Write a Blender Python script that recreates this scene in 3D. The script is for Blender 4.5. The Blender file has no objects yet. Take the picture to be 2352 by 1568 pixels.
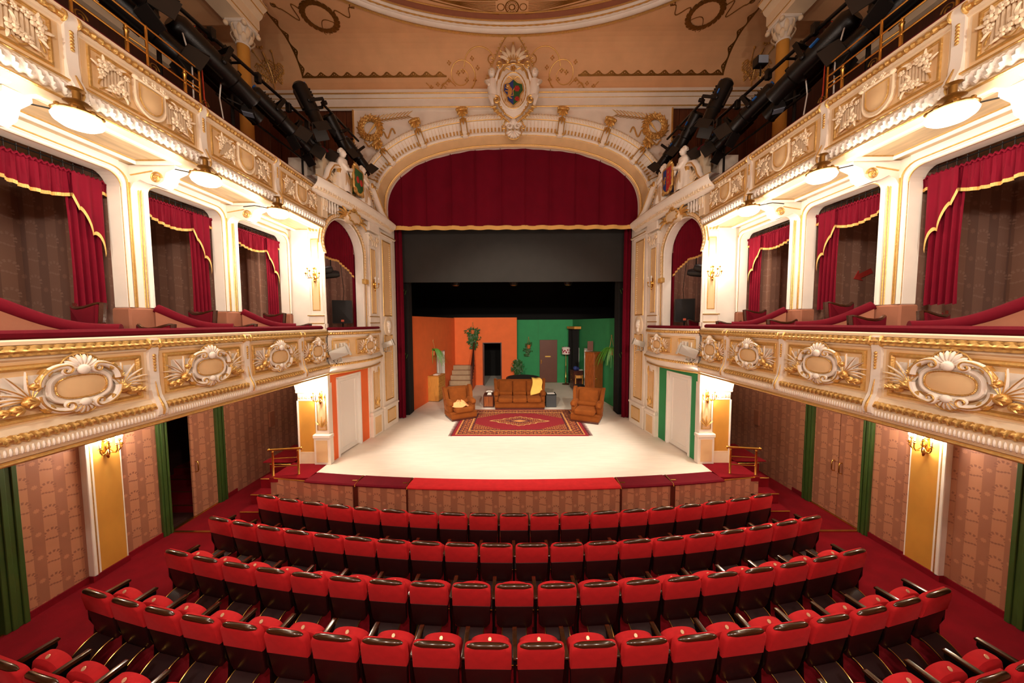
import bpy, bmesh, math, random
from mathutils import Matrix, Vector
random.seed(11)
SC = bpy.context.scene
COL = SC.collection
PI = math.pi
sin, cos = math.sin, math.cos

# ------------------------------------------------------------------ camera
cam = bpy.data.objects.new('camera', bpy.data.cameras.new('camera'))
COL.objects.link(cam)
cam.data.sensor_width = 36
cam.data.lens = 36 * 740 / 2352
cam.data.clip_start = .05
cam.data.clip_end = 80
cam.matrix_world = (Matrix.Translation((0, 0, 4.3)) @ Matrix.Rotation(.004, 4, 'Z')
                    @ Matrix.Rotation(PI / 2 - math.atan(43 / 740), 4, 'X') @ Matrix.Rotation(-.004, 4, 'Z'))
SC.camera = cam
# ------------------------------------------------------------------ world, exposure
w = bpy.data.worlds.new('world')
SC.world = w
w.use_nodes = True
w.node_tree.nodes['Background'].inputs[0].default_value = (.02, .012, .008, 1)
w.node_tree.nodes['Background'].inputs[1].default_value = 1
SC.view_settings.view_transform = 'Standard'
SC.view_settings.look = 'None'
SC.view_settings.exposure = 0.88
SC.view_settings.gamma = 1
SC.view_settings.use_curve_mapping = False
WARM = (1, .92, .81)
P_DOME, P_SCONCE, P_REAR, P_SPOT = 20, 30, 215, 700
P_STAGE, P_SET = 62, 1500


def lamp(kind, name, loc, power, r=.1, col=WARM, target=None, size=60, parent=None):
    d = bpy.data.lights.new(name, kind)
    d.energy = power
    d.color = col
    d.shadow_soft_size = r
    o = bpy.data.objects.new(name, d)
    COL.objects.link(o)
    o.location = loc
    if target:
        o.rotation_euler = (Vector(target) - Vector(loc)).to_track_quat('-Z', 'Y').to_euler()
        d.spot_size = math.radians(size)
        d.spot_blend = .6
    if parent:
        o.parent = parent
        o.location = Vector(loc) - wloc(parent)
    return o


# ------------------------------------------------------------------ materials
def lin(h):
    h = h.lstrip('#')
    c = [int(h[i:i + 2], 16) / 255 for i in (0, 2, 4)]
    return tuple((x / 12.92 if x <= .04045 else ((x + .055) / 1.055) ** 2.4) for x in c) + (1,)


MATS = {}


def mat(name, hexc, rough=.6, metal=0, var=0, vs=6, bump=0, bs=60, sheen=0, coat=0, emit=0, stretch=None, alpha=1):
    m = bpy.data.materials.new(name)
    m.use_nodes = True
    nt = m.node_tree
    b = nt.nodes['Principled BSDF']
    c = lin(hexc)
    b.inputs['Base Color'].default_value = c
    b.inputs['Roughness'].default_value = rough
    b.inputs['Metallic'].default_value = metal
    if sheen:
        b.inputs['Sheen Weight'].default_value = sheen
        b.inputs['Sheen Roughness'].default_value = .45
        b.inputs['Sheen Tint'].default_value = tuple(min(1, x * 2.2 + .05) for x in c[:3]) + (1,)
        b.inputs['Specular IOR Level'].default_value = .15
    if coat:
        b.inputs['Coat Weight'].default_value = coat
        b.inputs['Coat Roughness'].default_value = .12
    if emit:
        b.inputs['Emission Color'].default_value = c
        b.inputs['Emission Strength'].default_value = emit
    if alpha < 1:
        b.inputs['Alpha'].default_value = alpha
    tc = None
    if var or bump:
        tc = nt.nodes.new('ShaderNodeTexCoord')
        mp = nt.nodes.new('ShaderNodeMapping')
        nt.links.new(tc.outputs['Object'], mp.inputs[0])
        if stretch:
            mp.inputs['Scale'].default_value = stretch
    if var:
        n = nt.nodes.new('ShaderNodeTexNoise')
        n.inputs['Scale'].default_value = vs
        n.inputs['Detail'].default_value = 5
        nt.links.new(mp.outputs[0], n.inputs['Vector'])
        r = nt.nodes.new('ShaderNodeValToRGB')
        r.color_ramp.elements[0].position = .3
        r.color_ramp.elements[1].position = .72
        r.color_ramp.elements[0].color = tuple(x * (1 - var) for x in c[:3]) + (1,)
        r.color_ramp.elements[1].color = tuple(min(1, x * (1 + var)) for x in c[:3]) + (1,)
        nt.links.new(n.outputs[0], r.inputs[0])
        nt.links.new(r.outputs[0], b.inputs['Base Color'])
    if bump:
        n2 = nt.nodes.new('ShaderNodeTexNoise')
        n2.inputs['Scale'].default_value = bs
        n2.inputs['Detail'].default_value = 3
        nt.links.new(mp.outputs[0], n2.inputs['Vector'])
        bp = nt.nodes.new('ShaderNodeBump')
        bp.inputs['Strength'].default_value = bump
        bp.inputs['Distance'].default_value = .02
        nt.links.new(n2.outputs[0], bp.inputs['Height'])
        nt.links.new(bp.outputs[0], b.inputs['Normal'])
    MATS[name] = m
    return m


def wallpaper(name, light, dark, motif, rough=.5):
    """striped damask: stripes with palm fans and rosettes, drawn in wall coordinates"""
    m = bpy.data.materials.new(name)
    m.use_nodes = True
    nt = m.node_tree
    b = nt.nodes['Principled BSDF']
    b.inputs['Roughness'].default_value = rough
    L = nt.links.new

    def N(t):
        return nt.nodes.new(t)

    def mt(op, a, c=None, d=None):
        n = N('ShaderNodeMath')
        n.operation = op
        for i, x in enumerate((a, c, d)):
            if x is None:
                continue
            if isinstance(x, (int, float)):
                n.inputs[i].default_value = x
            else:
                L(x, n.inputs[i])
        return n.outputs[0]
    g = N('ShaderNodeNewGeometry')
    sp = N('ShaderNodeSeparateXYZ')
    L(g.outputs['Position'], sp.inputs[0])
    s = mt('ADD', sp.outputs[0], sp.outputs[1])
    z = sp.outputs[2]
    PX, PZ = .27, .36
    u = mt('DIVIDE', s, PX)
    stripe = mt('LESS_THAN', mt('FRACT', u), .52)
    # palm fan on every light stripe, shifted half a period on alternate stripes
    col = mt('FLOOR', u)
    half = mt('MULTIPLY', mt('MODULO', mt('ABSOLUTE', col), 2.0), .5)
    fx = mt('MULTIPLY', mt('SUBTRACT', mt('FRACT', u), .26), PX)
    fz = mt('MULTIPLY', mt('SUBTRACT', mt('FRACT', mt('ADD', mt('DIVIDE', z, PZ), half)), .55), PZ)
    r = mt('SQRT', mt('ADD', mt('MULTIPLY', fx, fx), mt('MULTIPLY', fz, fz)))
    a = mt('ARCTAN2', fx, fz)
    pet = mt('GREATER_THAN', mt('SINE', mt('MULTIPLY', a, 11.0)), -.25)
    ring = mt('MULTIPLY', mt('GREATER_THAN', r, .062), mt('LESS_THAN', r, .098))
    up = mt('LESS_THAN', mt('ABSOLUTE', a), 1.9)
    fan = mt('MULTIPLY', mt('MULTIPLY', pet, ring), up)
    # rosette on the dark stripe
    gx = mt('MULTIPLY', mt('SUBTRACT', mt('FRACT', u), .77), PX)
    gz = mt('MULTIPLY', mt('SUBTRACT', mt('FRACT', mt('ADD', mt('DIVIDE', z, PZ), mt('ADD', half, .25))), .5), PZ)
    gr = mt('SQRT', mt('ADD', mt('MULTIPLY', gx, gx), mt('MULTIPLY', gz, gz)))
    ga = mt('ARCTAN2', gx, gz)
    ros = mt('LESS_THAN', gr, mt('ADD', .03, mt('MULTIPLY', mt('SINE', mt('MULTIPLY', ga, 8.0)), .006)))
    # leafy garland
    sw = mt('ADD', fz, mt('MULTIPLY', mt('SINE', mt('MULTIPLY', fx, 30.0)), .012))
    gar = mt('MULTIPLY', mt('LESS_THAN', mt('ABSOLUTE', mt('ADD', sw, .07)), mt('ADD', .004, mt('MULTIPLY', mt('ABSOLUTE', mt('SINE', mt('MULTIPLY', fx, 95.0))), .010))), mt('LESS_THAN', mt('ABSOLUTE', fx), .075))

    def mix(f, c1, c2):
        n = N('ShaderNodeMix')
        n.data_type = 'RGBA'
        L(f, n.inputs[0])
        for i, x in ((6, c1), (7, c2)):
            if isinstance(x, tuple):
                n.inputs[i].default_value = x
            else:
                L(x, n.inputs[i])
        return n.outputs[2]
    nz = N('ShaderNodeTexNoise')
    nz.inputs['Scale'].default_value = 1.7
    c = mix(stripe, lin(dark), lin(light))
    c = mix(fan, c, lin(motif))
    c = mix(gar, c, lin(motif))
    c = mix(ros, c, lin(light))
    c = mix(mt('MULTIPLY', nz.outputs[0], .35), c, lin(dark))
    L(c, b.inputs['Base Color'])
    b.inputs['Sheen Weight'].default_value = .3
    MATS[name] = m
    return m


wallpaper('paper', '#B87C58', '#9A6043', '#8C543A')
wallpaper('paper_box', '#A27660', '#88604E', '#B28A75')
mat('white', '#F3E9DA', .5, var=.05, vs=3)
mat('cream', '#EED8B6', .55, var=.04, vs=4)
mat('peach', '#E7C390', .6, var=.05, vs=5)
mat('gold', '#E0B66C', .4, .72, var=.12, vs=30, bump=.25, bs=45)
mat('brass', '#D8A955', .22, .95)
mat('old_gold', '#8C6228', .4, .7, var=.15, vs=20)
mat('ceiling', '#E4B382', .75, var=.06, vs=2.2)
mat('ochre', '#CB9038', .55, var=.12, vs=3, stretch=(1, 1, .5))
mat('carpet', '#7E0818', .95, var=.2, vs=2.5, bump=.5, bs=300, sheen=.25)
mat('velvet', '#640518', .85, var=.08, vs=7, bump=.15, bs=250, sheen=.25)
mat('seat_velvet', '#C2262A', .85, var=.1, vs=9, bump=.15, bs=300, sheen=.35)
mat('curtain', '#6E041C', .8, var=.1, vs=4, sheen=.25)
mat('house_curtain', '#66021A', .85, var=.1, vs=2, sheen=.15)
mat('fringe', '#E3B262', .7, bump=.6, bs=120, stretch=(1, 1, .05))
mat('rose_cloth', '#A0654A', .85, var=.06, vs=5, bump=.1, bs=200)
mat('green_frame', '#38501F', .45, var=.1, vs=3)
mat('stage_floor', '#EEE3D4', .7, var=.05, vs=2, bump=.1, bs=8, stretch=(1, 6, 1))
mat('orange_wall', '#EF7136', .8, var=.05, vs=3)
mat('green_wall', '#2F8F56', .8, var=.06, vs=3)
mat('door_white', '#F2EEE6', .4)
mat('black', '#0B0908', .6)
mat('dark_metal', '#16120F', .38, .4, bump=.1, bs=80)
mat('flap_metal', '#2E2B28', .4, .5)
mat('black_cloth', '#0D0A09', .95, var=.2, vs=3)
mat('grey_border', '#2B2825', .95, var=.08, vs=3)
mat('wood_dark', '#3B1C0C', .25, coat=.6, var=.3, vs=5, stretch=(6, 30, 30))
mat('wood_rail', '#3A200D', .22, coat=.8, var=.3, vs=6, stretch=(4, 40, 40))
mat('seat_back', '#2E0B0C', .45, var=.25, vs=4, stretch=(30, 30, 2))
mat('footboard', '#260609', .6, var=.2, vs=4)
mat('seat_steel', '#15100F', .4, .6)
mat('wood_panel', '#5A2C14', .5, var=.3, vs=3, stretch=(9, 9, .6))
mat('sofa', '#7E4216', .85, var=.15, vs=5, bump=.15, bs=90, sheen=.5)
mat('oak', '#C98B3C', .5, var=.2, vs=4, stretch=(12, 12, 1))
mat('burr', '#8A471B', .4, coat=.3, var=.35, vs=4, stretch=(8, 8, 1.2))
mat('mahogany', '#4B1E11', .4, coat=.3, var=.25, vs=4, stretch=(12, 12, 1))
mat('brown_door', '#63321F', .5, var=.06, vs=4)
mat('leaf', '#2E5A23', .5, var=.35, vs=30)
mat('leaf_bright', '#4F8A2B', .5, var=.3, vs=30)
mat('terracotta', '#C46A35', .7)
mat('rope', '#B98A4E', .9)
mat('steps', '#B79B7C', .9, var=.08, vs=6, bump=.2, bs=150)
mat('cloth_peach', '#F5A56A', .9, var=.06)
mat('cloth_yellow', '#F3C660', .9, var=.06)
mat('paper_white', '#F4F0E8', .7)
mat('grey_box', '#3A3D40', .5)
mat('red_paint', '#B8322A', .7, var=.1, vs=20)
mat('blue_paint', '#2C3C7E', .7, var=.1, vs=20)
mat('green_paint', '#2F5A2C', .7, var=.1, vs=20)
mat('marble', '#CDBFAE', .35, var=.2, vs=4)
mat('soffit', '#C9AE84', .35, .25, var=.2, vs=3, stretch=(6, 1, 1))
mat('bulb', '#FFF0DA', .3, emit=60)
mat('glow_glass', '#FFE9C8', .3, emit=9)
mat('speaker', '#2A2928', .7, bump=.2, bs=200)
mat('flood_grey', '#B9B4A8', .45, .2)
mat('glass', '#8FA0B4', .08, .3)
mat('label_orange', '#E8623A', .5)
mat('lampshade', '#E9D9D2', .8, var=.05)
mat('magenta', '#A0123F', .8)
mat('blue_tag', '#1F5FA8', .5)
mat('red_cable', '#C23A1C', .6)
mat('white_cable', '#D8CFC4', .6)
mat('seat_plate', '#F0CDA0', .35, .3)
mat('gallery_paper', '#4A2312', .7, var=.2, vs=3, stretch=(5, 5, .5))
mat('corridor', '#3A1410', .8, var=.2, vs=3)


# rug: printed pattern (flat print) in object coordinates
def rug_material():
    m = bpy.data.materials.new('rug_pattern')
    m.use_nodes = True
    nt = m.node_tree
    b = nt.nodes['Principled BSDF']
    b.inputs['Roughness'].default_value = .95
    L = nt.links.new

    def mt(op, a, c=None):
        n = nt.nodes.new('ShaderNodeMath')
        n.operation = op
        for i, x in enumerate((a, c)):
            if x is None:
                continue
            if isinstance(x, (int, float)):
                n.inputs[i].default_value = x
            else:
                L(x, n.inputs[i])
        return n.outputs[0]

    def mix(f, c1, c2):
        n = nt.nodes.new('ShaderNodeMix')
        n.data_type = 'RGBA'
        L(f, n.inputs[0])
        for i, x in ((6, c1), (7, c2)):
            if isinstance(x, str):
                n.inputs[i].default_value = lin(x)
            else:
                L(x, n.inputs[i])
        return n.outputs[2]
    tc = nt.nodes.new('ShaderNodeTexCoord')
    sp = nt.nodes.new('ShaderNodeSeparateXYZ')
    L(tc.outputs['Object'], sp.inputs[0])
    x, y = sp.outputs[0], sp.outputs[1]
    ax, ay = mt('ABSOLUTE', x), mt('ABSOLUTE', y)
    ed = mt('MINIMUM', mt('SUBTRACT', 2.0, ax), mt('SUBTRACT', 1.42, ay))

    def vor(scale, thr):
        v = nt.nodes.new('ShaderNodeTexVoronoi')
        v.inputs['Scale'].default_value = scale
        v.inputs['Randomness'].default_value = .35
        L(tc.outputs['Object'], v.inputs['Vector'])
        return mt('LESS_THAN', v.outputs['Distance'], thr)

    def wave(s):
        return mt('GREATER_THAN', mt('MULTIPLY', mt('SINE', mt('MULTIPLY', x, s)), mt('SINE', mt('MULTIPLY', y, s))), .25)
    border = mix(vor(9, .35), '#7A2A18', '#B5622C')
    border = mix(wave(34), border, '#4A1820')
    border = mix(vor(17, .2), border, '#D19A55')
    field = mix(vor(11, .12), '#860C1A', '#9C2A22')
    # corner spandrels and medallion
    cs = mt('GREATER_THAN', mt('ADD', mt('DIVIDE', ax, 1.45), mt('DIVIDE', ay, .95)), 1.32)
    orn = mix(vor(14, .3), '#8A3A1C', '#C98542')
    orn = mix(wave(50), orn, '#5A1A1C')
    field = mix(cs, field, orn)
    dr = mt('ADD', mt('DIVIDE', ax, .95), mt('DIVIDE', ay, .48))
    wob = mt('MULTIPLY', mt('SINE', mt('MULTIPLY', mt('ARCTAN2', y, x), 16.0)), .06)
    dd = mt('ADD', dr, wob)
    med = mt('LESS_THAN', dd, 1.0)
    field = mix(mt('LESS_THAN', dd, 1.07), field, '#D3A964')
    field = mix(med, field, orn)
    field = mix(mt('LESS_THAN', dd, .5), field, '#571522')
    field = mix(mt('LESS_THAN', dd, .28), field, '#CF8A4A')
    c = mix(mt('GREATER_THAN', ed, .52), border, field)
    for a, bb, colr in ((.08, .12, '#C98A4A'), (.42, .46, '#C9924F'), (.50, .53, '#3A1420'), (.14, .17, '#4A1520')):
        c = mix(mt('MULTIPLY', mt('GREATER_THAN', ed, a), mt('LESS_THAN', ed, bb)), c, colr)
    c = mix(mt('LESS_THAN', ed, .08), c, '#8E1420')
    L(c, b.inputs['Base Color'])
    MATS['rug_pattern'] = m


rug_material()


# ------------------------------------------------------------------ mesh kit
MIR = False
SIDE = 'left'


class MB:
    def __init__(s):
        s.v, s.f = [], []

    def add(s, vs, fs):
        k = len(s.v)
        s.v += [tuple(p) for p in vs]
        s.f += [tuple(i + k for i in f) for f in fs]
        return s

    def box(s, x0, x1, y0, y1, z0, z1, b=0):
        if b:
            cx, cy, cz = (x0 + x1) / 2, (y0 + y1) / 2, (z0 + z1) / 2
            hx, hy, hz = abs(x1 - x0) / 2, abs(y1 - y0) / 2, abs(z1 - z0) / 2
            b = min(b, hx * .9, hy * .9, hz * .9)
            vs, idx = [], {}
            for sx in (-1, 1):
                for sy in (-1, 1):
                    for sz in (-1, 1):
                        for ax in range(3):
                            d = [hx - b, hy - b, hz - b]
                            d[ax] = (hx, hy, hz)[ax]
                            idx[(sx, sy, sz, ax)] = len(vs)
                            vs.append((cx + sx * d[0], cy + sy * d[1], cz + sz * d[2]))
            fs = []
            for ax in range(3):
                o1, o2 = [(1, 2), (2, 0), (0, 1)][ax]
                for sg in (-1, 1):
                    q = []
                    for a1, a2 in ((-1, -1), (1, -1), (1, 1), (-1, 1)):
                        k = [0, 0, 0]
                        k[ax], k[o1], k[o2] = sg, a1, a2
                        q.append(idx[tuple(k) + (ax,)])
                    fs.append(q if sg > 0 else q[::-1])
            for ax in range(3):
                o1, o2 = [(1, 2), (2, 0), (0, 1)][ax]
                for a1 in (-1, 1):
                    for a2 in (-1, 1):
                        q = []
                        for e, fa in ((-1, o1), (1, o1), (1, o2), (-1, o2)):
                            k = [0, 0, 0]
                            k[ax], k[o1], k[o2] = e, a1, a2
                            q.append(idx[tuple(k) + (fa,)])
                        fs.append(q if a1 * a2 < 0 else q[::-1])
            for sx in (-1, 1):
                for sy in (-1, 1):
                    for sz in (-1, 1):
                        q = [idx[(sx, sy, sz, a)] for a in range(3)]
                        fs.append(q if sx * sy * sz > 0 else q[::-1])
            return s.add(vs, fs)
        vs = [(x, y, z) for x in (x0, x1) for y in (y0, y1) for z in (z0, z1)]
        return s.add(vs, [(0, 1, 3, 2), (4, 6, 7, 5), (0, 4, 5, 1), (2, 3, 7, 6), (0, 2, 6, 4), (1, 5, 7, 3)])

    def tube(s, path, r, n=8, closed=False, fl=1.0):
        """round bar along a path; r may be a list; fl flattens along the first frame axis"""
        P = [Vector(p) for p in path]
        m = len(P)
        R = r if isinstance(r, (list, tuple)) else [r] * m
        T = []
        for i in range(m):
            a = P[i - 1] if (i or closed) else P[i]
            c = P[(i + 1) % m] if (i < m - 1 or closed) else P[i]
            t = c - a
            T.append(t.normalized() if t.length > 1e-9 else Vector((0, 0, 1)))
        u = T[0].orthogonal().normalized()
        if abs(T[0].y) < .95:
            u = (Vector((0, 1, 0)) - T[0] * T[0].y).normalized()
        vs, fs = [], []
        for i in range(m):
            u = (u - T[i] * u.dot(T[i]))
            u = u.normalized() if u.length > 1e-6 else T[i].orthogonal().normalized()
            wv = T[i].cross(u)
            for k in range(n):
                a = 2 * PI * k / n
                vs.append(P[i] + (u * cos(a) * fl + wv * sin(a)) * R[i])
        for i in range(m if closed else m - 1):
            j = (i + 1) % m
            for k in range(n):
                fs.append((i * n + k, i * n + (k + 1) % n, j * n + (k + 1) % n, j * n + k))
        if not closed:
            fs.append(tuple(range(n))[::-1])
            fs.append(tuple((m - 1) * n + k for k in range(n)))
        return s.add(vs, fs)

    def lathe(s, prof, c=(0, 0, 0), n=16, axis='z', a0=0, a1=2 * PI):
        full = abs(a1 - a0 - 2 * PI) < 1e-6
        k = n if full else n + 1
        vs, fs = [], []
        for r, h in prof:
            for i in range(k):
                a = a0 + (a1 - a0) * i / n
                p = (r * cos(a), r * sin(a), h)
                if axis == 'y':
                    p = (p[0], p[2], p[1])
                elif axis == 'x':
                    p = (p[2], p[0], p[1])
                vs.append((p[0] + c[0], p[1] + c[1], p[2] + c[2]))
        for j in range(len(prof) - 1):
            for i in range(n if full else k - 1):
                q = (i + 1) % k
                fs.append((j * k + i, j * k + q, (j + 1) * k + q, (j + 1) * k + i))
        return s.add(vs, fs)

    def ell(s, c, r, n=10, m=6):
        if isinstance(r, (int, float)):
            r = (r, r, r)
        vs = [(c[0], c[1], c[2] - r[2])]
        for j in range(1, m):
            a = -PI / 2 + PI * j / m
            for i in range(n):
                b = 2 * PI * i / n
                vs.append((c[0] + r[0] * cos(a) * cos(b), c[1] + r[1] * cos(a) * sin(b), c[2] + r[2] * sin(a)))
        vs.append((c[0], c[1], c[2] + r[2]))
        fs = [(0, 1 + (i + 1) % n, 1 + i) for i in range(n)]
        for j in range(m - 2):
            for i in range(n):
                a, b = 1 + j * n + i, 1 + j * n + (i + 1) % n
                fs.append((a, b, b + n, a + n))
        t = len(vs) - 1
        fs += [(t, 1 + (m - 2) * n + i, 1 + (m - 2) * n + (i + 1) % n) for i in range(n)]
        return s.add(vs, fs)

    def prism(s, pts, y0, y1, b=0):
        """outline (x,z), front face at y0 (towards the viewer), back at y1; b rounds the front edge"""
        n = len(pts)
        A = sum(pts[i][0] * pts[(i + 1) % n][1] - pts[(i + 1) % n][0] * pts[i][1] for i in range(n))
        if A < 0:
            pts = pts[::-1]

        def inset(d):
            o = []
            for i in range(n):
                a, c, e = Vector(pts[i - 1]), Vector(pts[i]), Vector(pts[(i + 1) % n])
                t = (e - a)
                t = t.normalized() if t.length > 1e-9 else Vector((1, 0))
                o.append((c.x - t.y * d, c.y + t.x * d))
            return o
        loops = []
        if b:
            loops += [(inset(b), y0), (inset(b * .3), y0 + b * .3 * (1 if y1 > y0 else -1))]
            loops += [(pts, y0 + b * (1 if y1 > y0 else -1))]
        else:
            loops += [(pts, y0)]
        loops += [(pts, y1)]
        vs, fs = [], []
        for lp, y in loops:
            vs += [(p[0], y, p[1]) for p in lp]
        m = len(loops)
        fl = y1 < y0
        for j in range(m - 1):
            for i in range(n):
                q = (j * n + i, (j + 1) * n + i, (j + 1) * n + (i + 1) % n, j * n + (i + 1) % n)
                fs.append(q[::-1] if not fl else q)
                fs[-1] = fs[-1][::-1]
        f0 = tuple(range(n))
        f1 = tuple((m - 1) * n + i for i in range(n))[::-1]
        fs += [f0, f1] if not fl else [f0[::-1], f1[::-1]]
        return s.add(vs, fs)

    def extr(s, prof, y0, y1, closed=False):
        """profile (x,z) swept along y"""
        n = len(prof)
        vs = [(p[0], y, p[1]) for y in (y0, y1) for p in prof]
        fs = [(i, (i + 1) % n, n + (i + 1) % n, n + i) for i in range(n if closed else n - 1)]
        if closed:
            fs += [tuple(range(n))[::-1], tuple(range(n, 2 * n))]
        return s.add(vs, fs)

    def grid(s, fn, nu, nv):
        vs = [fn(i / nu, j / nv) for j in range(nv + 1) for i in range(nu + 1)]
        k = nu + 1
        return s.add(vs, [(j * k + i, j * k + i + 1, (j + 1) * k + i + 1, (j + 1) * k + i) for j in range(nv) for i in range(nu)])

    def xf(s, M):
        s.v = [tuple(M @ Vector(p)) for p in s.v]
        return s

    def join(s, o, M=None):
        vs = o.v if M is None else [tuple(M @ Vector(p)) for p in o.v]
        return s.add(vs, o.f)

    def mesh(s, name, m, smooth=40):
        me = bpy.data.meshes.new(name)
        vs, fs = s.v, s.f
        if MIR:
            vs = [(-x, y, z) for x, y, z in vs]
            fs = [f[::-1] for f in fs]
        me.from_pydata(vs, [], fs)
        bm = bmesh.new()
        bm.from_mesh(me)
        bmesh.ops.recalc_face_normals(bm, faces=bm.faces)
        bm.to_mesh(me)
        bm.free()
        me.materials.append(MATS[m])
        if smooth:
            me.polygons.foreach_set('use_smooth', [True] * len(me.polygons))
            me.set_sharp_from_angle(angle=math.radians(smooth))
        me.update()
        return me


def wloc(o):
    v = Vector((0, 0, 0))
    while o:
        v += o.location
        o = o.parent
    return v


def link(name, data, parent=None):
    o = bpy.data.objects.new(name, data)
    COL.objects.link(o)
    if parent:
        o.parent = parent
    return o


def pieces(mb, most=24):
    """loose groups of one mesh; None when there are too many to be parts of their own"""
    n = len(mb.v)
    par = list(range(n))

    def find(a):
        while par[a] != a:
            par[a] = par[par[a]]
            a = par[a]
        return a
    for f in mb.f:
        r = find(f[0])
        for i in f[1:]:
            par[find(i)] = r
    isl = {}
    for i in range(n):
        isl.setdefault(find(i), []).append(i)
    keys = list(isl)
    k = len(keys)
    if k == 1:
        return [mb]
    if k > 400:
        return None
    bx = []
    for q in keys:
        P = [mb.v[i] for i in isl[q]]
        lo = [min(p[j] for p in P) for j in range(3)]
        hi = [max(p[j] for p in P) for j in range(3)]
        bx.append((lo, hi, max(hi[j] - lo[j] for j in range(3))))
    cp = list(range(k))

    def cf(a):
        while cp[a] != a:
            a = cp[a]
        return a
    for i in range(k):
        for j in range(i):
            g = sum(max(0, bx[i][0][c] - bx[j][1][c], bx[j][0][c] - bx[i][1][c]) ** 2 for c in range(3)) ** .5
            if g <= max(.02, .5 * max(bx[i][2], bx[j][2])):
                a, b = cf(i), cf(j)
                if a != b:
                    cp[a] = b
    grp = {}
    for i in range(k):
        grp.setdefault(cf(i), []).append(keys[i])
    if len(grp) == 1:
        return [mb]
    if len(grp) > most:
        return None
    own = {}
    out = []
    for gi, (g, ks) in enumerate(grp.items()):
        q = MB()
        idx = {}
        for kk in ks:
            for i in isl[kk]:
                idx[i] = len(q.v)
                q.v.append(mb.v[i])
                own[i] = gi
        out.append((q, idx))
    for f in mb.f:
        q, idx = out[own[f[0]]]
        q.f.append(tuple(idx[i] for i in f))
    return [q for q, _ in out]


def parts_of(S):
    """[(name, mesh)] of a template, far-apart pieces as parts of their own"""
    out = []
    for n, mb, mt in S:
        for q in (pieces(mb) or [mb]):
            out.append((n, q.mesh(n, mt)))
    return out


def obj(name, mb, m, parent=None, smooth=40, label=None, kind=None):
    if parent is not None and kind is None and parent.get('kind') != 'structure':
        ps = pieces(mb)
        if ps is None:
            kind = 'stuff'
        elif len(ps) > 1:
            os_ = [one_obj(name, q, m, parent, smooth, label) for q in ps]
            return os_[0]
    return one_obj(name, mb, m, parent, smooth, label, kind)


def one_obj(name, mb, m, parent=None, smooth=40, label=None, kind=None):
    """mesh from world coordinates; origin follows the parent"""
    if parent:
        d = wloc(parent)
        if MIR:
            d = Vector((-d.x, d.y, d.z))
        mb.v = [(x - d.x, y - d.y, z - d.z) for x, y, z in mb.v]
    o = link(name, mb.mesh(name, m, smooth), parent)
    if label:
        o['label'] = label
    if kind:
        o['kind'] = kind
    return o


def thing(name, label, cat, loc=(0, 0, 0), group=None, kind=None):
    o = link(name, None)
    o.location = (-loc[0], loc[1], loc[2]) if MIR else loc
    o.empty_display_size = .1
    o['label'] = label
    if cat:
        o['category'] = cat
    if group:
        o['group'] = group
    if kind:
        o['kind'] = kind
    return o


def tag(o, label, cat=None, group=None, kind=None):
    o['label'] = label
    if cat:
        o['category'] = cat
    if group:
        o['group'] = group
    if kind:
        o['kind'] = kind
    return o


def struct(name, mb, m, label=None, smooth=0, parent=None):
    o = obj(name, mb, m, parent, smooth)
    if not parent:
        o['kind'] = 'structure'
    if label:
        o['label'] = label
    return o


def put(mesh, name, parent, loc, rz=0, sc=None):
    """instance of a local mesh (x wide, z up, -y out) under a parent that only has a location"""
    o = link(name, mesh, parent)
    x = -loc[0] if MIR else loc[0]
    if MIR:
        rz = -rz
    o.location = Vector((x, loc[1], loc[2])) - (wloc(parent) if parent else Vector((0, 0, 0)))
    o.rotation_euler = (0, 0, rz)
    if sc:
        o.scale = sc if not isinstance(sc, (int, float)) else (sc,) * 3
    return o


def sq(a, b, e=2.0, n=40, a0=0, a1=2 * PI):
    """superellipse points"""
    o = []
    for i in range(n):
        t = a0 + (a1 - a0) * i / n
        c, d = cos(t), sin(t)
        o.append((a * math.copysign(abs(c) ** (2 / e), c), b * math.copysign(abs(d) ** (2 / e), d)))
    return o


def rrect(x0, x1, z0, z1, r, n=4, corners=(1, 1, 1, 1)):
    o = []
    for k, (cx, cz, a0) in enumerate(((x1 - r, z1 - r, 0), (x0 + r, z1 - r, PI / 2), (x0 + r, z0 + r, PI), (x1 - r, z0 + r, 1.5 * PI))):
        if corners[k]:
            o += [(cx + r * cos(a0 + PI / 2 * i / n), cz + r * sin(a0 + PI / 2 * i / n)) for i in range(n + 1)]
        else:
            o.append((x1 if k in (0, 3) else x0, z1 if k < 2 else z0))
    return o


def spiral(cx, cz, r0, r1, a0, turns, n=26, y=0):
    return [(cx + (r0 + (r1 - r0) * i / n) * cos(a0 + turns * 2 * PI * i / n), y, cz + (r0 + (r1 - r0) * i / n) * sin(a0 + turns * 2 * PI * i / n)) for i in range(n + 1)]


def frame(mb, x0, x1, z0, z1, r, y=0, fl=1.0):
    """mitred moulding around a rectangle"""
    pr = [(-r, 0), (-r * .6, -r * .9 * fl), (r * .2, -r * fl), (r, -r * .3 * fl), (r, 0)]
    c = [(x0, z0, -1, -1), (x1, z0, 1, -1), (x1, z1, 1, 1), (x0, z1, -1, 1)]
    vs = []
    for px, pz, sx, sz in c:
        vs += [(px - sx * d, y + h, pz - sz * d) for d, h in pr]
    n = len(pr)
    fs = []
    for i in range(4):
        j = (i + 1) % 4
        for k in range(n - 1):
            fs.append((i * n + k, j * n + k, j * n + k + 1, i * n + k + 1))
    return mb.add(vs, fs)


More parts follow.
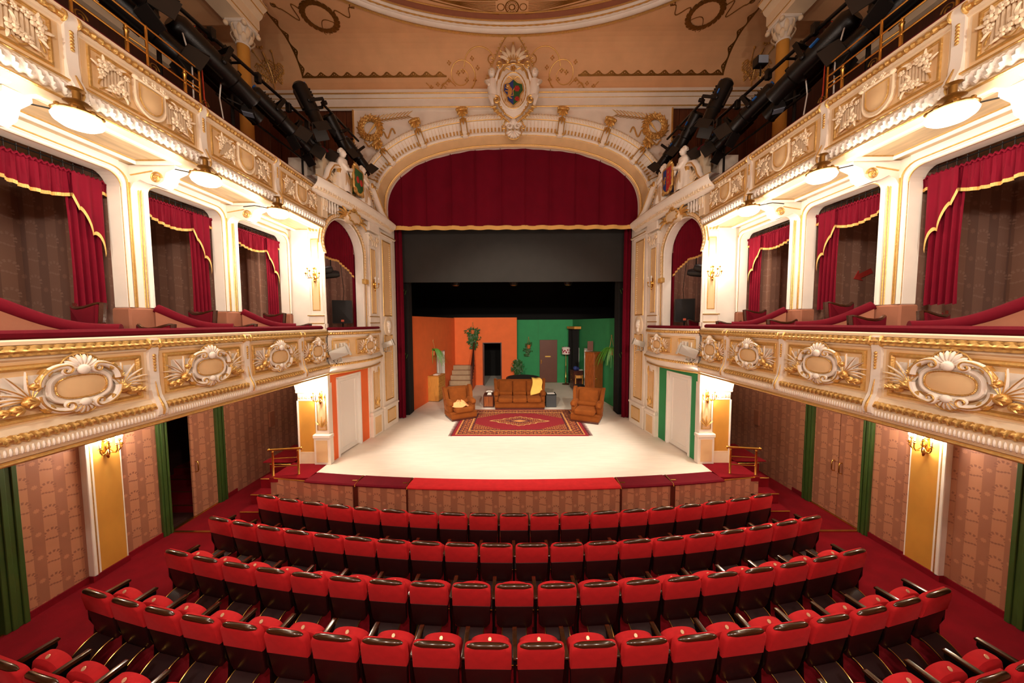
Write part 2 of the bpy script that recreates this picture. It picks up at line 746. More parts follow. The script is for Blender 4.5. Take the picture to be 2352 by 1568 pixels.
def leaf(mb, p, ang, ln, wd, y=0, bend=0.0, h=.02, n=6, up=.03):
    """curved relief leaf in the xz plane"""
    vs, fs = [], []
    x, z, a = p[0], p[1], ang
    st = ln / n
    for i in range(n + 1):
        t = i / n
        wk = wd * (sin(PI * min(1, .12 + t * .88)) ** .7) * (1 - .15 * t) if i < n else 0.002
        nx, nz = -sin(a), cos(a)
        yy = y - up * sin(PI * t * .8)
        vs += [(x + nx * wk, yy, z + nz * wk), (x, yy - h, z), (x - nx * wk, yy, z - nz * wk)]
        x += cos(a) * st
        z += sin(a) * st
        a += bend / n
    for i in range(n):
        k = 3 * i
        fs += [(k, k + 1, k + 4, k + 3), (k + 1, k + 2, k + 5, k + 4)]
    return mb.add(vs, fs)


def spine(p, ang, ln, bend, y=0, n=6):
    x, z, a = p[0], p[1], ang
    o = []
    for i in range(n + 1):
        o.append((x, y, z))
        x += cos(a) * ln / n
        z += sin(a) * ln / n
        a += bend / n
    return o


def shell(mb, c, r, a0, a1, n=7, y=0, th=.35):
    for i in range(n):
        a = a0 + (a1 - a0) * (i + .5) / n
        da = (a1 - a0) / n
        e = MB().ell((0, 0, 0), (r * .52, r * th * .5, r * da * .5), 8, 4)
        M = Matrix.Translation((c[0] + cos(a) * r * .5, y - r * .1, c[1] + sin(a) * r * .5)) @ Matrix.Rotation(-a, 4, 'Y')
        mb.join(e, M)
    return mb


def flower(mb, c, r, y=0, n=5, a0=0):
    for i in range(n):
        a = a0 + 2 * PI * i / n
        mb.ell((c[0] + cos(a) * r * .62, y - r * .15, c[1] + sin(a) * r * .62), (r * .42, r * .3, r * .42), 6, 4)
    mb.ell((c[0], y - r * .35, c[1]), r * .35, 6, 4)
    return mb


def RZ(a, t=(0, 0, 0)):
    return Matrix.Translation(t) @ Matrix.Rotation(a, 4, 'Z')


def side(fn):
    """run a builder for the left half and mirrored for the right half"""
    global MIR, SIDE
    for s in (False, True):
        MIR, SIDE = s, ('right' if s else 'left')
        fn()
    MIR, SIDE = False, 'left'

# ================================================================== STRUCTURE
struct('floor', MB().box(-7.1, 7.1, -3, 11.2, -.1, 0), 'carpet', 'deep red carpet of the stalls')
struct('wall_rear', MB().box(-8.5, 8.5, -3.2, -3, 0, 12.6), 'rose_cloth', 'rear wall of the auditorium behind the stalls')


def yf(x):
    return 6.24 + .0185 * x * x


# stage boards: apron with a bowed front edge, then the deep stage
m = MB()
xs = [-4.38 + 8.76 * i / 24 for i in range(25)]
for k in range(24):
    a, b = xs[k], xs[k + 1]
    m.add([(a, yf(a) + .36, 1), (b, yf(b) + .36, 1), (b, 10.7, 1), (a, 10.7, 1)], [(0, 1, 2, 3)])
m.add([(-6, 10.7, 1), (6, 10.7, 1), (6, 20, 1), (-6, 20, 1)], [(0, 1, 2, 3)])
m.add([(-6, 10.7, .9), (6, 10.7, .9), (6, 20, .9), (-6, 20, .9)], [(3, 2, 1, 0)])
struct('floor_stage', m, 'stage_floor', 'pale beige stage floor')
m = MB().box(-6.1, 6.1, 20, 20.2, .9, 11).box(-6.2, -6, 10.9, 20, .9, 11).box(6, 6.2, 10.9, 20, .9, 11)
struct('wall_stage_house', m, 'black_cloth', 'black walls of the stage house')
struct('ceiling_stage_house', MB().box(-6.2, 6.2, 10.9, 20.2, 10.9, 11), 'black_cloth', 'black void above the stage')

PIL = [2.86, 4.32, 5.79, 7.44]          # near edges of the box pillars


def shell_side():
    sg = SIDE
    # stalls wall, with door openings
    m = MB()
    for a, b in ((-3, 3.2), (4.32, 6.36), (7.55, 11.2)):
        m.box(-7.3, -7.1, a, b, 0, 3.14)
    for a, b in ((3.2, 4.32), (6.36, 7.55)):
        m.box(-7.3, -7.1, a, b, 2.72, 3.14)
    struct('wall_' + sg, m, 'paper', 'rose striped damask wall of the stalls, %s side' % sg)
    m = MB()
    for a, b in ((-3, 3.2), (4.44, 5.1), (5.62, 6.28), (7.66, 8)):
        m.box(-7.12, -7.075, a, b, 0, .1)
    m.box(-7.12, -7.0, 5.1, 5.62, 0, .1)
    struct('baseboard_' + sg, m, 'carpet', 'dark red skirting along the %s stalls wall' % sg)
    struct('ceiling_under_boxes_' + sg, MB().box(-7.1, -4.36, -3, 7.42, 3.13, 3.29), 'cream', 'soffit under the %s box balcony' % sg)
    struct('ceiling_boxes_' + sg, MB().box(-7.1, -4.36, -3, 7.5, 6.44, 6.62), 'soffit', 'soffit under the %s upper balcony' % sg)
    # boxes: back wall and partitions
    m = MB().box(-6.75, -6.6, -3, 9.9, 3.3, 6.44)
    struct('wall_boxes_' + sg, m, 'paper_box', 'damask back wall of the %s boxes' % sg)
    for i, y in enumerate([1.4] + PIL):
        gr = y == PIL[2]
        struct('wall_box_partition_%s_%d' % (sg, i + 1), MB().box(-6.6, -5.3, y + .05, y + .15, 3.3, 6.44), 'paper_box', 'damask partition wall between two boxes')
        if not gr:
            continue
        g = MB()
        for d in (0, .045, .09):
            g.box(-6.6, -6.56 + .012 * (d == .045), y - .12 + d, y - .085 + d, 3.3, 5.9)
        struct('trim_box_door_%s_%d' % (sg, i + 1), g, 'green_frame', 'green door frame at the back of a box')
    # gallery
    struct('wall_gallery_' + sg, MB().box(-8.6, -8.5, -3, 10.5, 6.4, 12.5), 'gallery_paper', 'dark brown wall of the %s gallery' % sg)
    struct('floor_gallery_' + sg, MB().box(-8.5, -4.5, -3, 10.4, 6.62, 6.7), 'carpet', 'gallery floor, %s side' % sg)
    struct('ceiling_gallery_' + sg, MB().box(-8.5, -6.7, -3, 8.3, 11.6, 11.7), 'ceiling', 'low ceiling of the %s gallery' % sg)
    # panelled wood wall beside the proscenium, board by board
    wd = link('wall_gallery_front_' + sg, MB().box(-8.5, -4.9, 10.46, 10.6, 6.6, 10.95).mesh('wall_gallery_front', 'mahogany', 0))
    wd['kind'] = 'structure'
    wd['label'] = 'dark brown panelled wall beside the arch, %s side' % sg
    pm = MB().box(-.145, .145, -.02, 0, 0, 4.2, .008).mesh('board', 'wood_panel', 0)
    for k in range(12):
        put(pm, 'board', wd, (-8.35 + .3 * k, 10.46, 6.72))


side(shell_side)

# ceiling: flat field with a cove down to the front cornice
m = MB()
m.add([(-8.5, -3, 12.45), (8.5, -3, 12.45), (8.5, 9.4, 12.45), (-8.5, 9.4, 12.45)], [(0, 1, 2, 3)])
COVE = [(10.4 - 1.0 * (1 - cos(a)), 11.45 + sin(a)) for a in [PI / 2 * i / 12 for i in range(13)]]
for (y0, z0), (y1, z1) in zip(COVE[:-1], COVE[1:]):
    m.add([(-8.5, y0, z0), (8.5, y0, z0), (8.5, y1, z1), (-8.5, y1, z1)], [(0, 1, 2, 3)])
struct('ceiling', m, 'ceiling', 'peach plaster ceiling with a cove above the arch', 30)


def cove(x, h, d=.004):
    """point on the front cove / ceiling at arc height h above the cornice, d proud of it"""
    a = min(max(h, 0), PI / 2)
    y, z = 10.4 - (1 - d * 0) * (1 - cos(a)), 11.45 + sin(a)
    ny, nz = -cos(a), -sin(a)
    if h > PI / 2:
        y -= h - PI / 2
        ny, nz = 0, -1
    return (x, y + ny * d, z + nz * d)


# proscenium wall with a basket arch
AW, AS, AH = 4.0, 7.9, 1.885


def arch(t):
    """t 0..1 from the left foot over the crown to the right foot: point and outward normal (x,z)"""
    e = 2.35
    a = PI * (1 - t)
    c, d = cos(a), sin(a)
    x = AW * math.copysign(abs(c) ** (2 / e), c)
    z = AS + AH * abs(d) ** (2 / e)
    nx = math.copysign(abs(c) ** (2 - 2 / e), c) / AW
    nz = abs(d) ** (2 - 2 / e) / AH
    k = math.hypot(nx, nz)
    return x, z, nx / k, nz / k


AT = [(.5 - .5 * cos(PI * i / 72)) for i in range(73)]
APTS = [arch(t) for t in AT]


def arch_path(off, out, zlow=7.35, sel=None):
    p = [(x + nx * off, 10.4 - out, z + nz * off) for x, z, nx, nz in (APTS if sel is None else [arch(t) for t in sel])]
    if sel is None and zlow is not None:
        p = [(p[0][0], p[0][1], zlow)] + p + [(p[-1][0], p[-1][1], zlow)]
    return p


def arch_strip(mb, prof, zlow=7.35):
    rows = [arch_path(o, h, zlow) for o, h in prof]
    n = len(rows[0])
    vs = [p for r in rows for p in r]
    fs = [(j * n + i, j * n + i + 1, (j + 1) * n + i + 1, (j + 1) * n + i) for j in range(len(rows) - 1) for i in range(n - 1)]
    return mb.add(vs, fs)


m = MB()
for (x0, z0, _, _), (x1, z1, _, _) in zip(APTS[:-1], APTS[1:]):
    m.add([(x0, 10.4, z0), (x1, 10.4, z1), (x1, 10.4, 10.95), (x0, 10.4, 10.95)], [(0, 1, 2, 3)])
    m.add([(x0, 10.4, z0), (x1, 10.4, z1), (x1, 10.55, z1), (x0, 10.55, z0)], [(0, 1, 2, 3)])
for s in (-1, 1):
    m.box(s * 4.0, s * 4.95, 10.4, 10.9, 6.6, 10.95)
    m.box(s * 3.97, s * 6.2, 10.66, 10.95, .9, 10.9)
m.box(-6.2, 6.2, 10.9, 10.95, 9.8, 11.4)
struct('wall_proscenium', m, 'white', 'pale stucco wall around the stage arch', 0)
# cornice under the cove
m = MB().extr([(0, 10.9), (.06, 10.92), (.06, 10.97), (.03, 11.0), (.03, 11.2), (.08, 11.24), (.16, 11.3), (.16, 11.36), (.1, 11.4), (.1, 11.46), (0, 11.46)], -8.5, 8.5, True)
m.v = [(y, 10.4 - x, z) for x, y, z in m.v]
tr = struct('trim_cornice', m, 'white', 'white and gold cornice across the stage arch wall', 30)
for z, o, r in ((10.95, .065, .022), (11.3, .165, .02), (11.22, .06, .01)):
    obj('gilt_line', MB().tube([(-8.5, 10.4 - o, z), (8.5, 10.4 - o, z)], r, 6), 'gold', tr)
m = MB().box(-4.97, -4.93, 10.36, 10.4, 7.4, 10.93).box(4.93, 4.97, 10.36, 10.4, 7.4, 10.93)
obj('gilt_line', m, 'gold', tr)

# arch trim
ar = thing('proscenium_arch', 'broad white and gold moulded arch framing the stage', 'arch', (0, 10.4, 9.8))
obj('inner_band', arch_strip(MB(), [(-.02, 0), (-.02, .04), (.03, .05), (.06, .035), (.32, .035)]), 'peach', ar, 30)
obj('bead_row', MB().tube(arch_path(.03, .05), [.017 + .007 * (i % 2) for i in range(len(arch_path(0, 0)))], 6), 'gold', ar)
obj('roll_moulding', arch_strip(MB(), [(.31, .03), (.32, .07), (.35, .1), (.39, .1), (.42, .07), (.43, .05)]), 'white', ar, 50)
obj('gilt_line', MB().tube(arch_path(.315, .07), .012, 6), 'gold', ar)
obj('frieze', arch_strip(MB(), [(.42, .05), (.5, .06), (.62, .09), (.72, .13), (.72, .16)]), 'white', ar, 50)
# gilt flutes of the frieze: nearly a hundred small bars
m, m2 = MB(), MB()
acc, last = 0, None
for i in range(900):
    t = .045 + .91 * i / 899
    x, z, nx, nz = arch(t)
    p = Vector((x + nx * .47, z + nz * .47))
    if last is not None:
        acc += (p - last).length
    last = p
    if acc > .1:
        acc = 0
        tx, tz = nz, -nx
        for mb, r0, r1, w, o in ((m, .435, .535, .024, .075), (m2, .54, .71, .006, .085)):
            q = []
            for r, hh in ((r0, o), (r1, o + (.06 if mb is m2 else .012))):
                for s in (-1, 1):
                    q.append((x + nx * r + tx * w * s, 10.4 - hh, z + nz * r + tz * w * s))
            q += [(a, b + .04, c) for a, b, c in q]
            mb.add(q, [(0, 1, 3, 2), (4, 6, 7, 5), (0, 4, 5, 1), (2, 3, 7, 6), (0, 2, 6, 4), (1, 5, 7, 3)])
obj('fluting', m, 'gold', ar, 0)
obj('fluting', m2, 'cream', ar, 0)
# laurel roll: overlapping leaves
obj('laurel_roll', arch_strip(MB(), [(.72, .1), (.73, .17), (.78, .22), (.84, .22), (.89, .17), (.9, .08), (.9, 0)]), 'white', ar, 50)
m, acc, last, row = MB(), 0, None, 0
for i in range(1600):
    t = .05 + .9 * i / 1599
    x, z, nx, nz = arch(t)
    p = Vector((x + nx * .8, z + nz * .8))
    if last is not None:
        acc += (p - last).length
    last = p
    if acc > .085:
        acc = 0
        ta = math.atan2(-nx, nz) + (PI if t > .5 else 0)
        for o, d in ((.755, .5), (.81, 0), (.865, -.5)):
            leaf(m, (x + nx * o, z + nz * o), ta + d * (1 if t < .5 else -1), .1, .022, 10.4 - .2 - (.02 if o == .81 else 0), 0, .014, 4, .012)
obj('laurel_leaves', m, 'cream', ar, 50, kind='stuff')
for o, h in ((.735, .17), (.9, .14)):
    obj('gilt_line', MB().tube(arch_path(o, h, None), .014, 6), 'gold', ar)
# leaf clasps across the arch
cl_w, cl_g, cl_t = MB(), MB(), MB()
cl_w.prism(rrect(-.1, .1, -.5, .12, .03), -.14, 0, .02)
cl_w.prism(rrect(-.085, .085, -.62, -.44, .03), -.1, 0, .02)
for s in (-1, 1):
    cl_t.tube([(s * .09, -.15, -.12), (s * .085, -.14, -.5), (s * .11, -.1, -.6)], .016, 6)
    cl_t.join(MB().tube(spiral(s * .1, -.57, .045, .012, 0 if s > 0 else PI, 1.1 * s, 14, -.12), .014, 6))
for a in (-.9, -.45, 0, .45, .9):
    leaf(cl_g, (0, .1), -PI / 2 + a, .24 - .05 * abs(a), .05, -.16, 0, .03, 5, .05)
for s in (-1, 0, 1):
    leaf(cl_g, (s * .03, -.1), -PI / 2 + s * .35, .22, .035, -.16, 0, .02, 5, .03)
cl_g.prism([(-.15, .1), (.15, .1), (.17, .16), (.1, .2), (0, .21), (-.1, .2), (-.17, .16)], -.22, 0, .03)
for s in (-1, 1):
    cl_g.ell((s * .14, -.2, .13), .045, 8, 5)
cw, cg, ct = cl_w.mesh('clasp', 'white'), cl_g.mesh('clasp_leaf', 'gold'), cl_t.mesh('clasp_edging', 'gold')
for t in (.075, .175, .29, .405, .595, .71, .825, .925):
    x, z, nx, nz = arch(t)
    c = link('clasp', cw, ar)
    c.matrix_local = Matrix.Translation((x + nx * .9, -.1, z + nz * .9 - 9.8)) @ Matrix.Rotation(math.atan2(nx, nz), 4, 'Y')
    for me, n in ((cg, 'clasp_leaf'), (ct, 'clasp_edging')):
        link(n, me, c)


# ------------------------------------------------------------------ stage-side walls (from the box pilaster to the arch)
WA = Vector((-4.33, 7.4, 0))
PHI = math.atan2(3.22, .36)
WM = RZ(PHI, WA)


def wl(mb):
    return mb.xf(WM)


BX0, BX1, BSP, BR = .02, 1.56, 6.1, .77       # box arch: s range, spring height, radius
BC = (BX0 + BX1) / 2


def box_arch(n=24, r=BR, k=1.0):
    return [(BC - r * cos(PI * i / n), BSP + r * k * sin(PI * i / n)) for i in range(n + 1)]


def stage_wall():
    sg = SIDE
    m = MB()
    m.box(0, .05, 0, .35, 1, 3.3).box(1.72, 3.24, 0, .35, 1, 4.15)
    m.box(.05, 1.72, 0, .3, 3.1, 4.15)
    m.box(0, BX0, 0, .2, 4.1, 7.4).box(BX1, 3.24, 0, .2, 4.1, 7.4)
    pts = box_arch()
    for (a, z0), (b, z1) in zip(pts[:-1], pts[1:]):
        m.add([(a, 0, z0), (b, 0, z1), (b, 0, 7.4), (a, 0, 7.4)], [(0, 1, 2, 3)])
        m.add([(a, 0, z0), (b, 0, z1), (b, .2, z1), (a, .2, z0)], [(0, 1, 2, 3)])
    struct('wall_stage_' + sg, wl(m), 'white', 'white stucco wall with stage door and box, %s of the stage' % sg, 0)
    col = 'orange' if sg == 'left' else 'green'
    m = MB().box(.05, .34, .02, .3, 1, 3.12).box(1.34, 1.72, .02, .3, 1, 3.12).box(.34, 1.34, .02, .3, 2.98, 3.12)
    struct('wall_door_surround_' + sg, wl(m), col + '_wall', '%s painted panel around the white stage door' % col)
    # pier facing the house
    m = MB().box(-5.03, -4.33, 7.46, 7.7, 1, 2.9).box(-5.05, -4.37, 7.44, 7.5, 3.3, 7.1)
    m.box(-7.1, -5.05, 7.5, 7.6, 3.3, 6.44)
    struct('wall_pier_' + sg, m, 'white', 'white pier between the boxes and the stage, %s side' % sg)


side(stage_wall)

# ================================================================== ORNAMENT TEMPLATES (x wide, z up, -y out)
def bumpy(path, r, amp, per, n=8):
    """rope-like roll: radius swells along the path"""
    out, R = [], []
    L = 0
    for i, p in enumerate(path):
        if i:
            L += (Vector(p) - Vector(path[i - 1])).length
        out.append(p)
        R.append(r * (1 + amp * sin(2 * PI * L / per)))
    return MB().tube(out, R, n)


def twist(p0, p1, r, lobes=3, pitch=.06, step=.01, n=12, amp=.2):
    """twisted rope along a straight line"""
    p0, p1 = Vector(p0), Vector(p1)
    d = p1 - p0
    L = d.length
    t = d / L
    u = t.orthogonal().normalized()
    v = t.cross(u)
    m = max(2, int(L / step))
    vs, fs = [], []
    for i in range(m + 1):
        s = L * i / m
        for k in range(n):
            a = 2 * PI * k / n
            rr = r * (.86 + amp * cos(lobes * a - 2 * PI * s / pitch))
            vs.append(p0 + t * s + (u * cos(a) + v * sin(a)) * rr)
    for i in range(m):
        for k in range(n):
            fs.append((i * n + k, i * n + (k + 1) % n, (i + 1) * n + (k + 1) % n, (i + 1) * n + k))
    return MB().add(vs, fs)


def cartouche_set():
    S = []
    m = MB().prism(sq(.235, .155, 2.6), -.045, 0, .02)
    m.tube([(x, -.045, z) for x, z in sq(.222, .142, 2.6, 48)], .022, 8, True)
    S.append(('cartouche', m, 'white'))
    S.append(('oval_field', MB().prism(sq(.185, .105, 2.6), -.06, -.02, .008), 'peach'))
    S.append(('bead_ring', MB().tube([(x, -.062, z) for x, z in sq(.188, .108, 2.6, 96)], [.006 + .004 * (i % 2) for i in range(96)], 6, True), 'gold'))
    for s in (-1, 1):
        g, wv = MB(), MB()
        for z in (-1, 1):
            P = spiral(s * .115, z * .165, .045, .015, (PI / 2 if z > 0 else -PI / 2), .9 * s * z, 16, -.07)[::-1]
            P += [(s * (.115 + .175 * sin(a)), -.06, z * (.21 - .17 * (1 - cos(a)))) for a in [PI / 2 * k / 8 for k in range(1, 9)]]
            wv.tube(P, [.008 + .02 * min(1, i / 14) for i in range(len(P))], 8)
            g.tube([(x * 1.03, y - .022, zz * 1.03) for x, y, zz in P], [.005 + .004 * min(1, i / 12) for i in range(len(P))], 6)
            g.prism([(s * .2, z * .17), (s * .25, z * .2), (s * .28, z * .16), (s * .23, z * .125)], -.085, -.03, .01)
        g.tube([(s * .29, -.06, .02), (s * .305, -.07, .1), (s * .24, -.06, .2)], [.008, .014, .008], 6)
        S.append(('scroll', wv, 'white'))
        S.append(('gilt_scroll', g, 'gold'))
    h = MB()
    shell(h, (0, .17), .145, .05, PI - .05, 8, -.05, .4)
    h.ell((0, -.085, .165), (.05, .035, .05), 10, 6)
    shell(h, (0, -.16), .105, PI + .25, 2 * PI - .25, 6, -.05, .4)
    h.ell((0, -.08, -.155), (.045, .03, .04), 10, 6)
    S.append(('shell', h, 'white'))
    for c, r_, a0, a1, n_ in ((.17, .15, .05, PI - .05, 8), (-.16, .11, PI + .25, 2 * PI - .25, 6)):
        e = MB()
        for k in range(n_ + 1):
            aa = a0 + (a1 - a0) * k / n_
            e.tube([(cos(aa) * r_ * .35, -.085, c + sin(aa) * r_ * .35), (cos(aa) * r_ * .8, -.075, c + sin(aa) * r_ * .8), (cos(aa) * r_, -.055, c + sin(aa) * r_)], .004, 4)
        S.append(('shell_rib', e, 'gold'))
    e = MB()
    e.tube([(.155 * cos(a), -.06 + 0, .17 + .152 * sin(a)) for a in [PI * k / 20 for k in range(21)]], [.007 + .004 * (k % 3 == 0) for k in range(21)], 6)
    e.tube([(.112 * cos(a), -.06, -.16 + .11 * sin(a)) for a in [PI + .2 + (PI - .4) * k / 16 for k in range(17)]], [.006 + .004 * (k % 3 == 0) for k in range(17)], 6)
    S.append(('shell_edge', e, 'gold'))
    for s in (-1, 1):
        pw, pg = MB(), MB()
        for k, (a, ln, bd) in enumerate(((1.95, .17, .7), (1.65, .22, .5), (1.38, .26, .3), (1.1, .27, -.2), (.84, .28, -.45), (.58, .28, -.6), (.32, .26, -.6), (.08, .22, -.4))):
            ang = a if s > 0 else PI - a
            leaf(pw, (s * .325, -.07), ang, ln, .019, -.005, bd * s, .014, 6, .03)
            pg.tube(spine((s * .325, -.07), ang, ln * .97, bd * s, -.045), [.005] * 6 + [.002], 4)
        S.append(('plume', pw, 'white'))
        S.append(('plume_vein', pg, 'gold'))
    b = MB()
    for s in (-1, 1):
        for x, z, r in ((.3, .05, .036), (.335, -.085, .05), (.42, -.135, .044), (.495, -.14, .036)):
            b.ell((s * x, -.045, z), (r * 1.15, r, r), 8, 6)
            for k in range(3):
                leaf(b, (s * (x - .01), z), (0 if s > 0 else PI) + (k - 1) * .7, r * 1.25, r * .3, -.05 - r * .75, 0, .008, 4, .008)
    S.append(('flower_bud', b, 'gold'))
    return parts_of(S)


def lyre_set():
    """upper balcony panel: shield with flat top between flower garlands on fluting"""
    S = []
    U = [(-.155, .17), (.155, .17)] + [(.155 * cos(a), -.02 + .19 * sin(a)) for a in [-PI * k / 14 for k in range(15)]]
    m = MB().prism(U, -.03, 0, .01)
    m.tube([(x, -.034, z) for x, z in U], .014, 8, True)
    S.append(('shield', m, 'cream'))
    U2 = [(x * .76, z * .78 + .01) for x, z in U]
    S.append(('shield_field', MB().prism(U2, -.045, -.01, .004), 'peach'))
    S.append(('shield_edge', MB().tube([(x, -.046, z) for x, z in U2], .008, 6, True), 'gold'))
    t = MB().tube([(-.16, -.045, .185), (.16, -.045, .185)], [.022, .022], 10)
    for s in (-1, 1):
        t.ell((s * .16, -.05, .185), .03, 8, 6)
    S.append(('top_roll', t, 'cream'))
    f = MB()
    for x in (-.09, 0, .09):
        flower(f, (x, .195), .035, -.085)
    for s in (-1, 1):
        for x, z, r in ((.43, .09, .06), (.37, .13, .045), (.45, .0, .04), (.28, -.07, .06), (.35, -.11, .05), (.23, .1, .032), (.3, .12, .03)):
            flower(f, (s * x, z), r, -.03, 5, x * 9)
        for x, z, a in ((.42, .12, 1.2), (.46, .05, .2), (.44, -.02, -1.1), (.3, -.02, 1.9), (.36, -.13, -.6), (.26, -.12, -2), (.31, .14, 2.6)):
            leaf(f, (s * x, z), a if s > 0 else PI - a, .085, .018, -.02, .4 * s, .012, 4, .02)
    S.append(('flower_garland', f, 'cream'))
    r = MB()
    for s in (-1, 1):
        r.tube([(s * (.18 + .3 * k / 12), -.022, .15 - .02 * k / 12 + .02 * sin(k * 1.2)) for k in range(13)], .009, 5, fl=.5)
        r.tube([(s * (.2 + .27 * k / 12), -.022, -.16 + .03 * sin(k * .9)) for k in range(13)], .008, 5, fl=.5)
        r.tube([(s * (.46 + .015 * sin(k)), -.022, .1 - .24 * k / 8) for k in range(9)], .008, 5)
    S.append(('gilt_ribbon', r, 'gold'))
    fl = MB()
    for s in (-1, 1):
        for k in range(9):
            x = s * (.2 + .03 * k)
            fl.box(x - .008, x + .008, -.014, 0, -.14, .13)
    S.append(('fluting', fl, 'cream'))
    return parts_of(S)


CART, LYRE = cartouche_set(), lyre_set()


def put_set(st, parent, loc, rz, sc=1):
    root = put(st[0][1], st[0][0], parent, loc, rz, sc)
    for n, me in st[1:]:
        link(n, me, root)
    return root


LS = [1.1, 2.44, 3.79, 5.13, 6.48, 7.36]
US = [.6, 1.94, 3.27, 4.6, 6.0, 7.3]
HALF = PI / 2


def box_balcony():
    sg = SIDE
    X = -4.3
    r = thing('box_balcony', 'lower gilded box balcony along the %s wall with oval cartouches and red rail' % sg, 'balcony', (X, 4, 3.1))
    P = [(X - .3, 4.17), (X + .02, 4.17), (X + .035, 4.155), (X + .035, 4.125), (X, 4.11), (X, 4.03), (X + .022, 4.02), (X + .03, 4.0), (X + .012, 3.985), (X, 3.98), (X, 3.42),
         (X + .015, 3.415), (X + .03, 3.4), (X + .035, 3.385), (X + .05, 3.37), (X + .05, 3.28), (X + .07, 3.27), (X + .07, 3.2), (X + .035, 3.15), (X - .02, 3.13), (X - .3, 3.12), (X - .3, 4.17)]
    obj('fascia', MB().extr(P, -3, 7.36), 'cream', r, 30)
    obj('laurel_rope', twist((X + .014, 1.0, 4.07), (X + .014, 7.36, 4.07), .042, 2, .11, .012, 12, .14), 'gold', r)
    lv = MB()
    y = 1.05
    while y < 7.3:
        for o in (-1, 0, 1):
            q = MB()
            leaf(q, (0, 0), 0, .1, .022, 0, 0, .012, 4, .01)
            a = o * .75
            lv.join(q, Matrix.Translation((X + .014 + .042 * cos(a), y + .02 * o, 4.07 + .042 * sin(a))) @ Matrix.Rotation(HALF, 4, 'Z') @ Matrix.Rotation(-a, 4, 'X'))
        y += .075
    obj('laurel_leaves', lv, 'gold', r, 50, kind='stuff')
    obj('twisted_rope', twist((X + .06, 1.0, 3.325), (X + .06, 7.36, 3.325), .042), 'gold', r)
    obj('gilt_bar', MB().tube([(X + .04, -3, 3.125), (X + .04, 7.36, 3.125)], .022, 10), 'gold', r)
    m = MB()
    y = 1.1
    while y < 7.34:
        m.ell((X + .066, y, 3.225), (.016, .012, .04), 6, 4)
        y += .032
    obj('gadroon', m, 'white', r, 60, kind='stuff')
    cu = MB().extr([(X - .34, 4.17), (X - .01, 4.17), (X + .015, 4.19), (X + .015, 4.225), (X - .02, 4.25), (X - .3, 4.25), (X - .34, 4.23)], -3, 7.25, True)
    obj('velvet_rail', cu, 'velvet', r, 30)
    obj('inner_lining', MB().box(X - .36, X - .3, -3, 7.36, 3.3, 4.17), 'rose_cloth', r, 0)
    for i in range(len(LS) - 1):
        a, b = LS[i] + .06, LS[i + 1] - .06
        if i == len(LS) - 2:
            b = 7.34
        band = obj('panel', MB().box(X, X + .006, a + .02, b - .02, 3.43, 3.975), 'peach', r, 0)
        fr = MB()
        frame(fr, a + .085, b - .085, 3.475, 3.925, .027, 0, 1.0)
        fr.v = [(X + .006 - yy, xx, zz) for xx, yy, zz in fr.v]
        obj('panel_frame', fr, 'gold', band, 30)
        obj('panel_field', MB().box(X, X + .009, a + .15, b - .15, 3.56, 3.85), 'white', band, 0)
        fl = MB()
        for e in (a + .16, b - .3):
            for k in range(6):
                fl.box(X, X + .016, e + .024 * k, e + .012 + .024 * k, 3.57, 3.72)
        obj('fluting', fl, 'white', band, 0, kind='stuff')
        c = (a + b) / 2
        sc = 1.0 if b - a > 1 else .8
        put_set(CART, r, (X + .012, c, 3.7), HALF, (sc, 1.0, 1.0))
    for yv in LS[1:-1]:
        P2 = [(X, 4.13), (X + .05, 4.13), (X + .062, 4.07), (X + .04, 3.99), (X + .03, 3.9), (X + .03, 3.6), (X + .05, 3.46), (X + .1, 3.34), (X + .115, 3.28), (X + .1, 3.225), (X + .06, 3.2), (X, 3.2)]
        k = obj('console', MB().extr(P2, yv - .05, yv + .05, True), 'white', r, 35)
        g = MB()
        for n in range(6):
            g.ell((X + .04, yv, 3.93 - .035 * n), (.014, .018 - .0015 * n, .02), 8, 5)
        g.tube([(X + .062, yv, 3.44), (X + .108, yv, 3.34), (X + .122, yv, 3.28), (X + .11, yv, 3.225)], [.006, .014, .014, .008], 6)
        g.tube([(X + .034, yv, 3.62), (X + .062, yv, 3.44)], [.004, .01], 6)
        obj('gilt_drop', g, 'gold', k)
        cl = MB()
        for d in (-.055, .055):
            cl.tube([(X + .012 + .058 * cos(a), yv + d, 4.07 + .058 * sin(a)) for a in [-HALF + PI * q / 10 for q in range(11)]], .014, 6)
        obj('clasp_ring', cl, 'gold', k)
    return r


side(box_balcony)


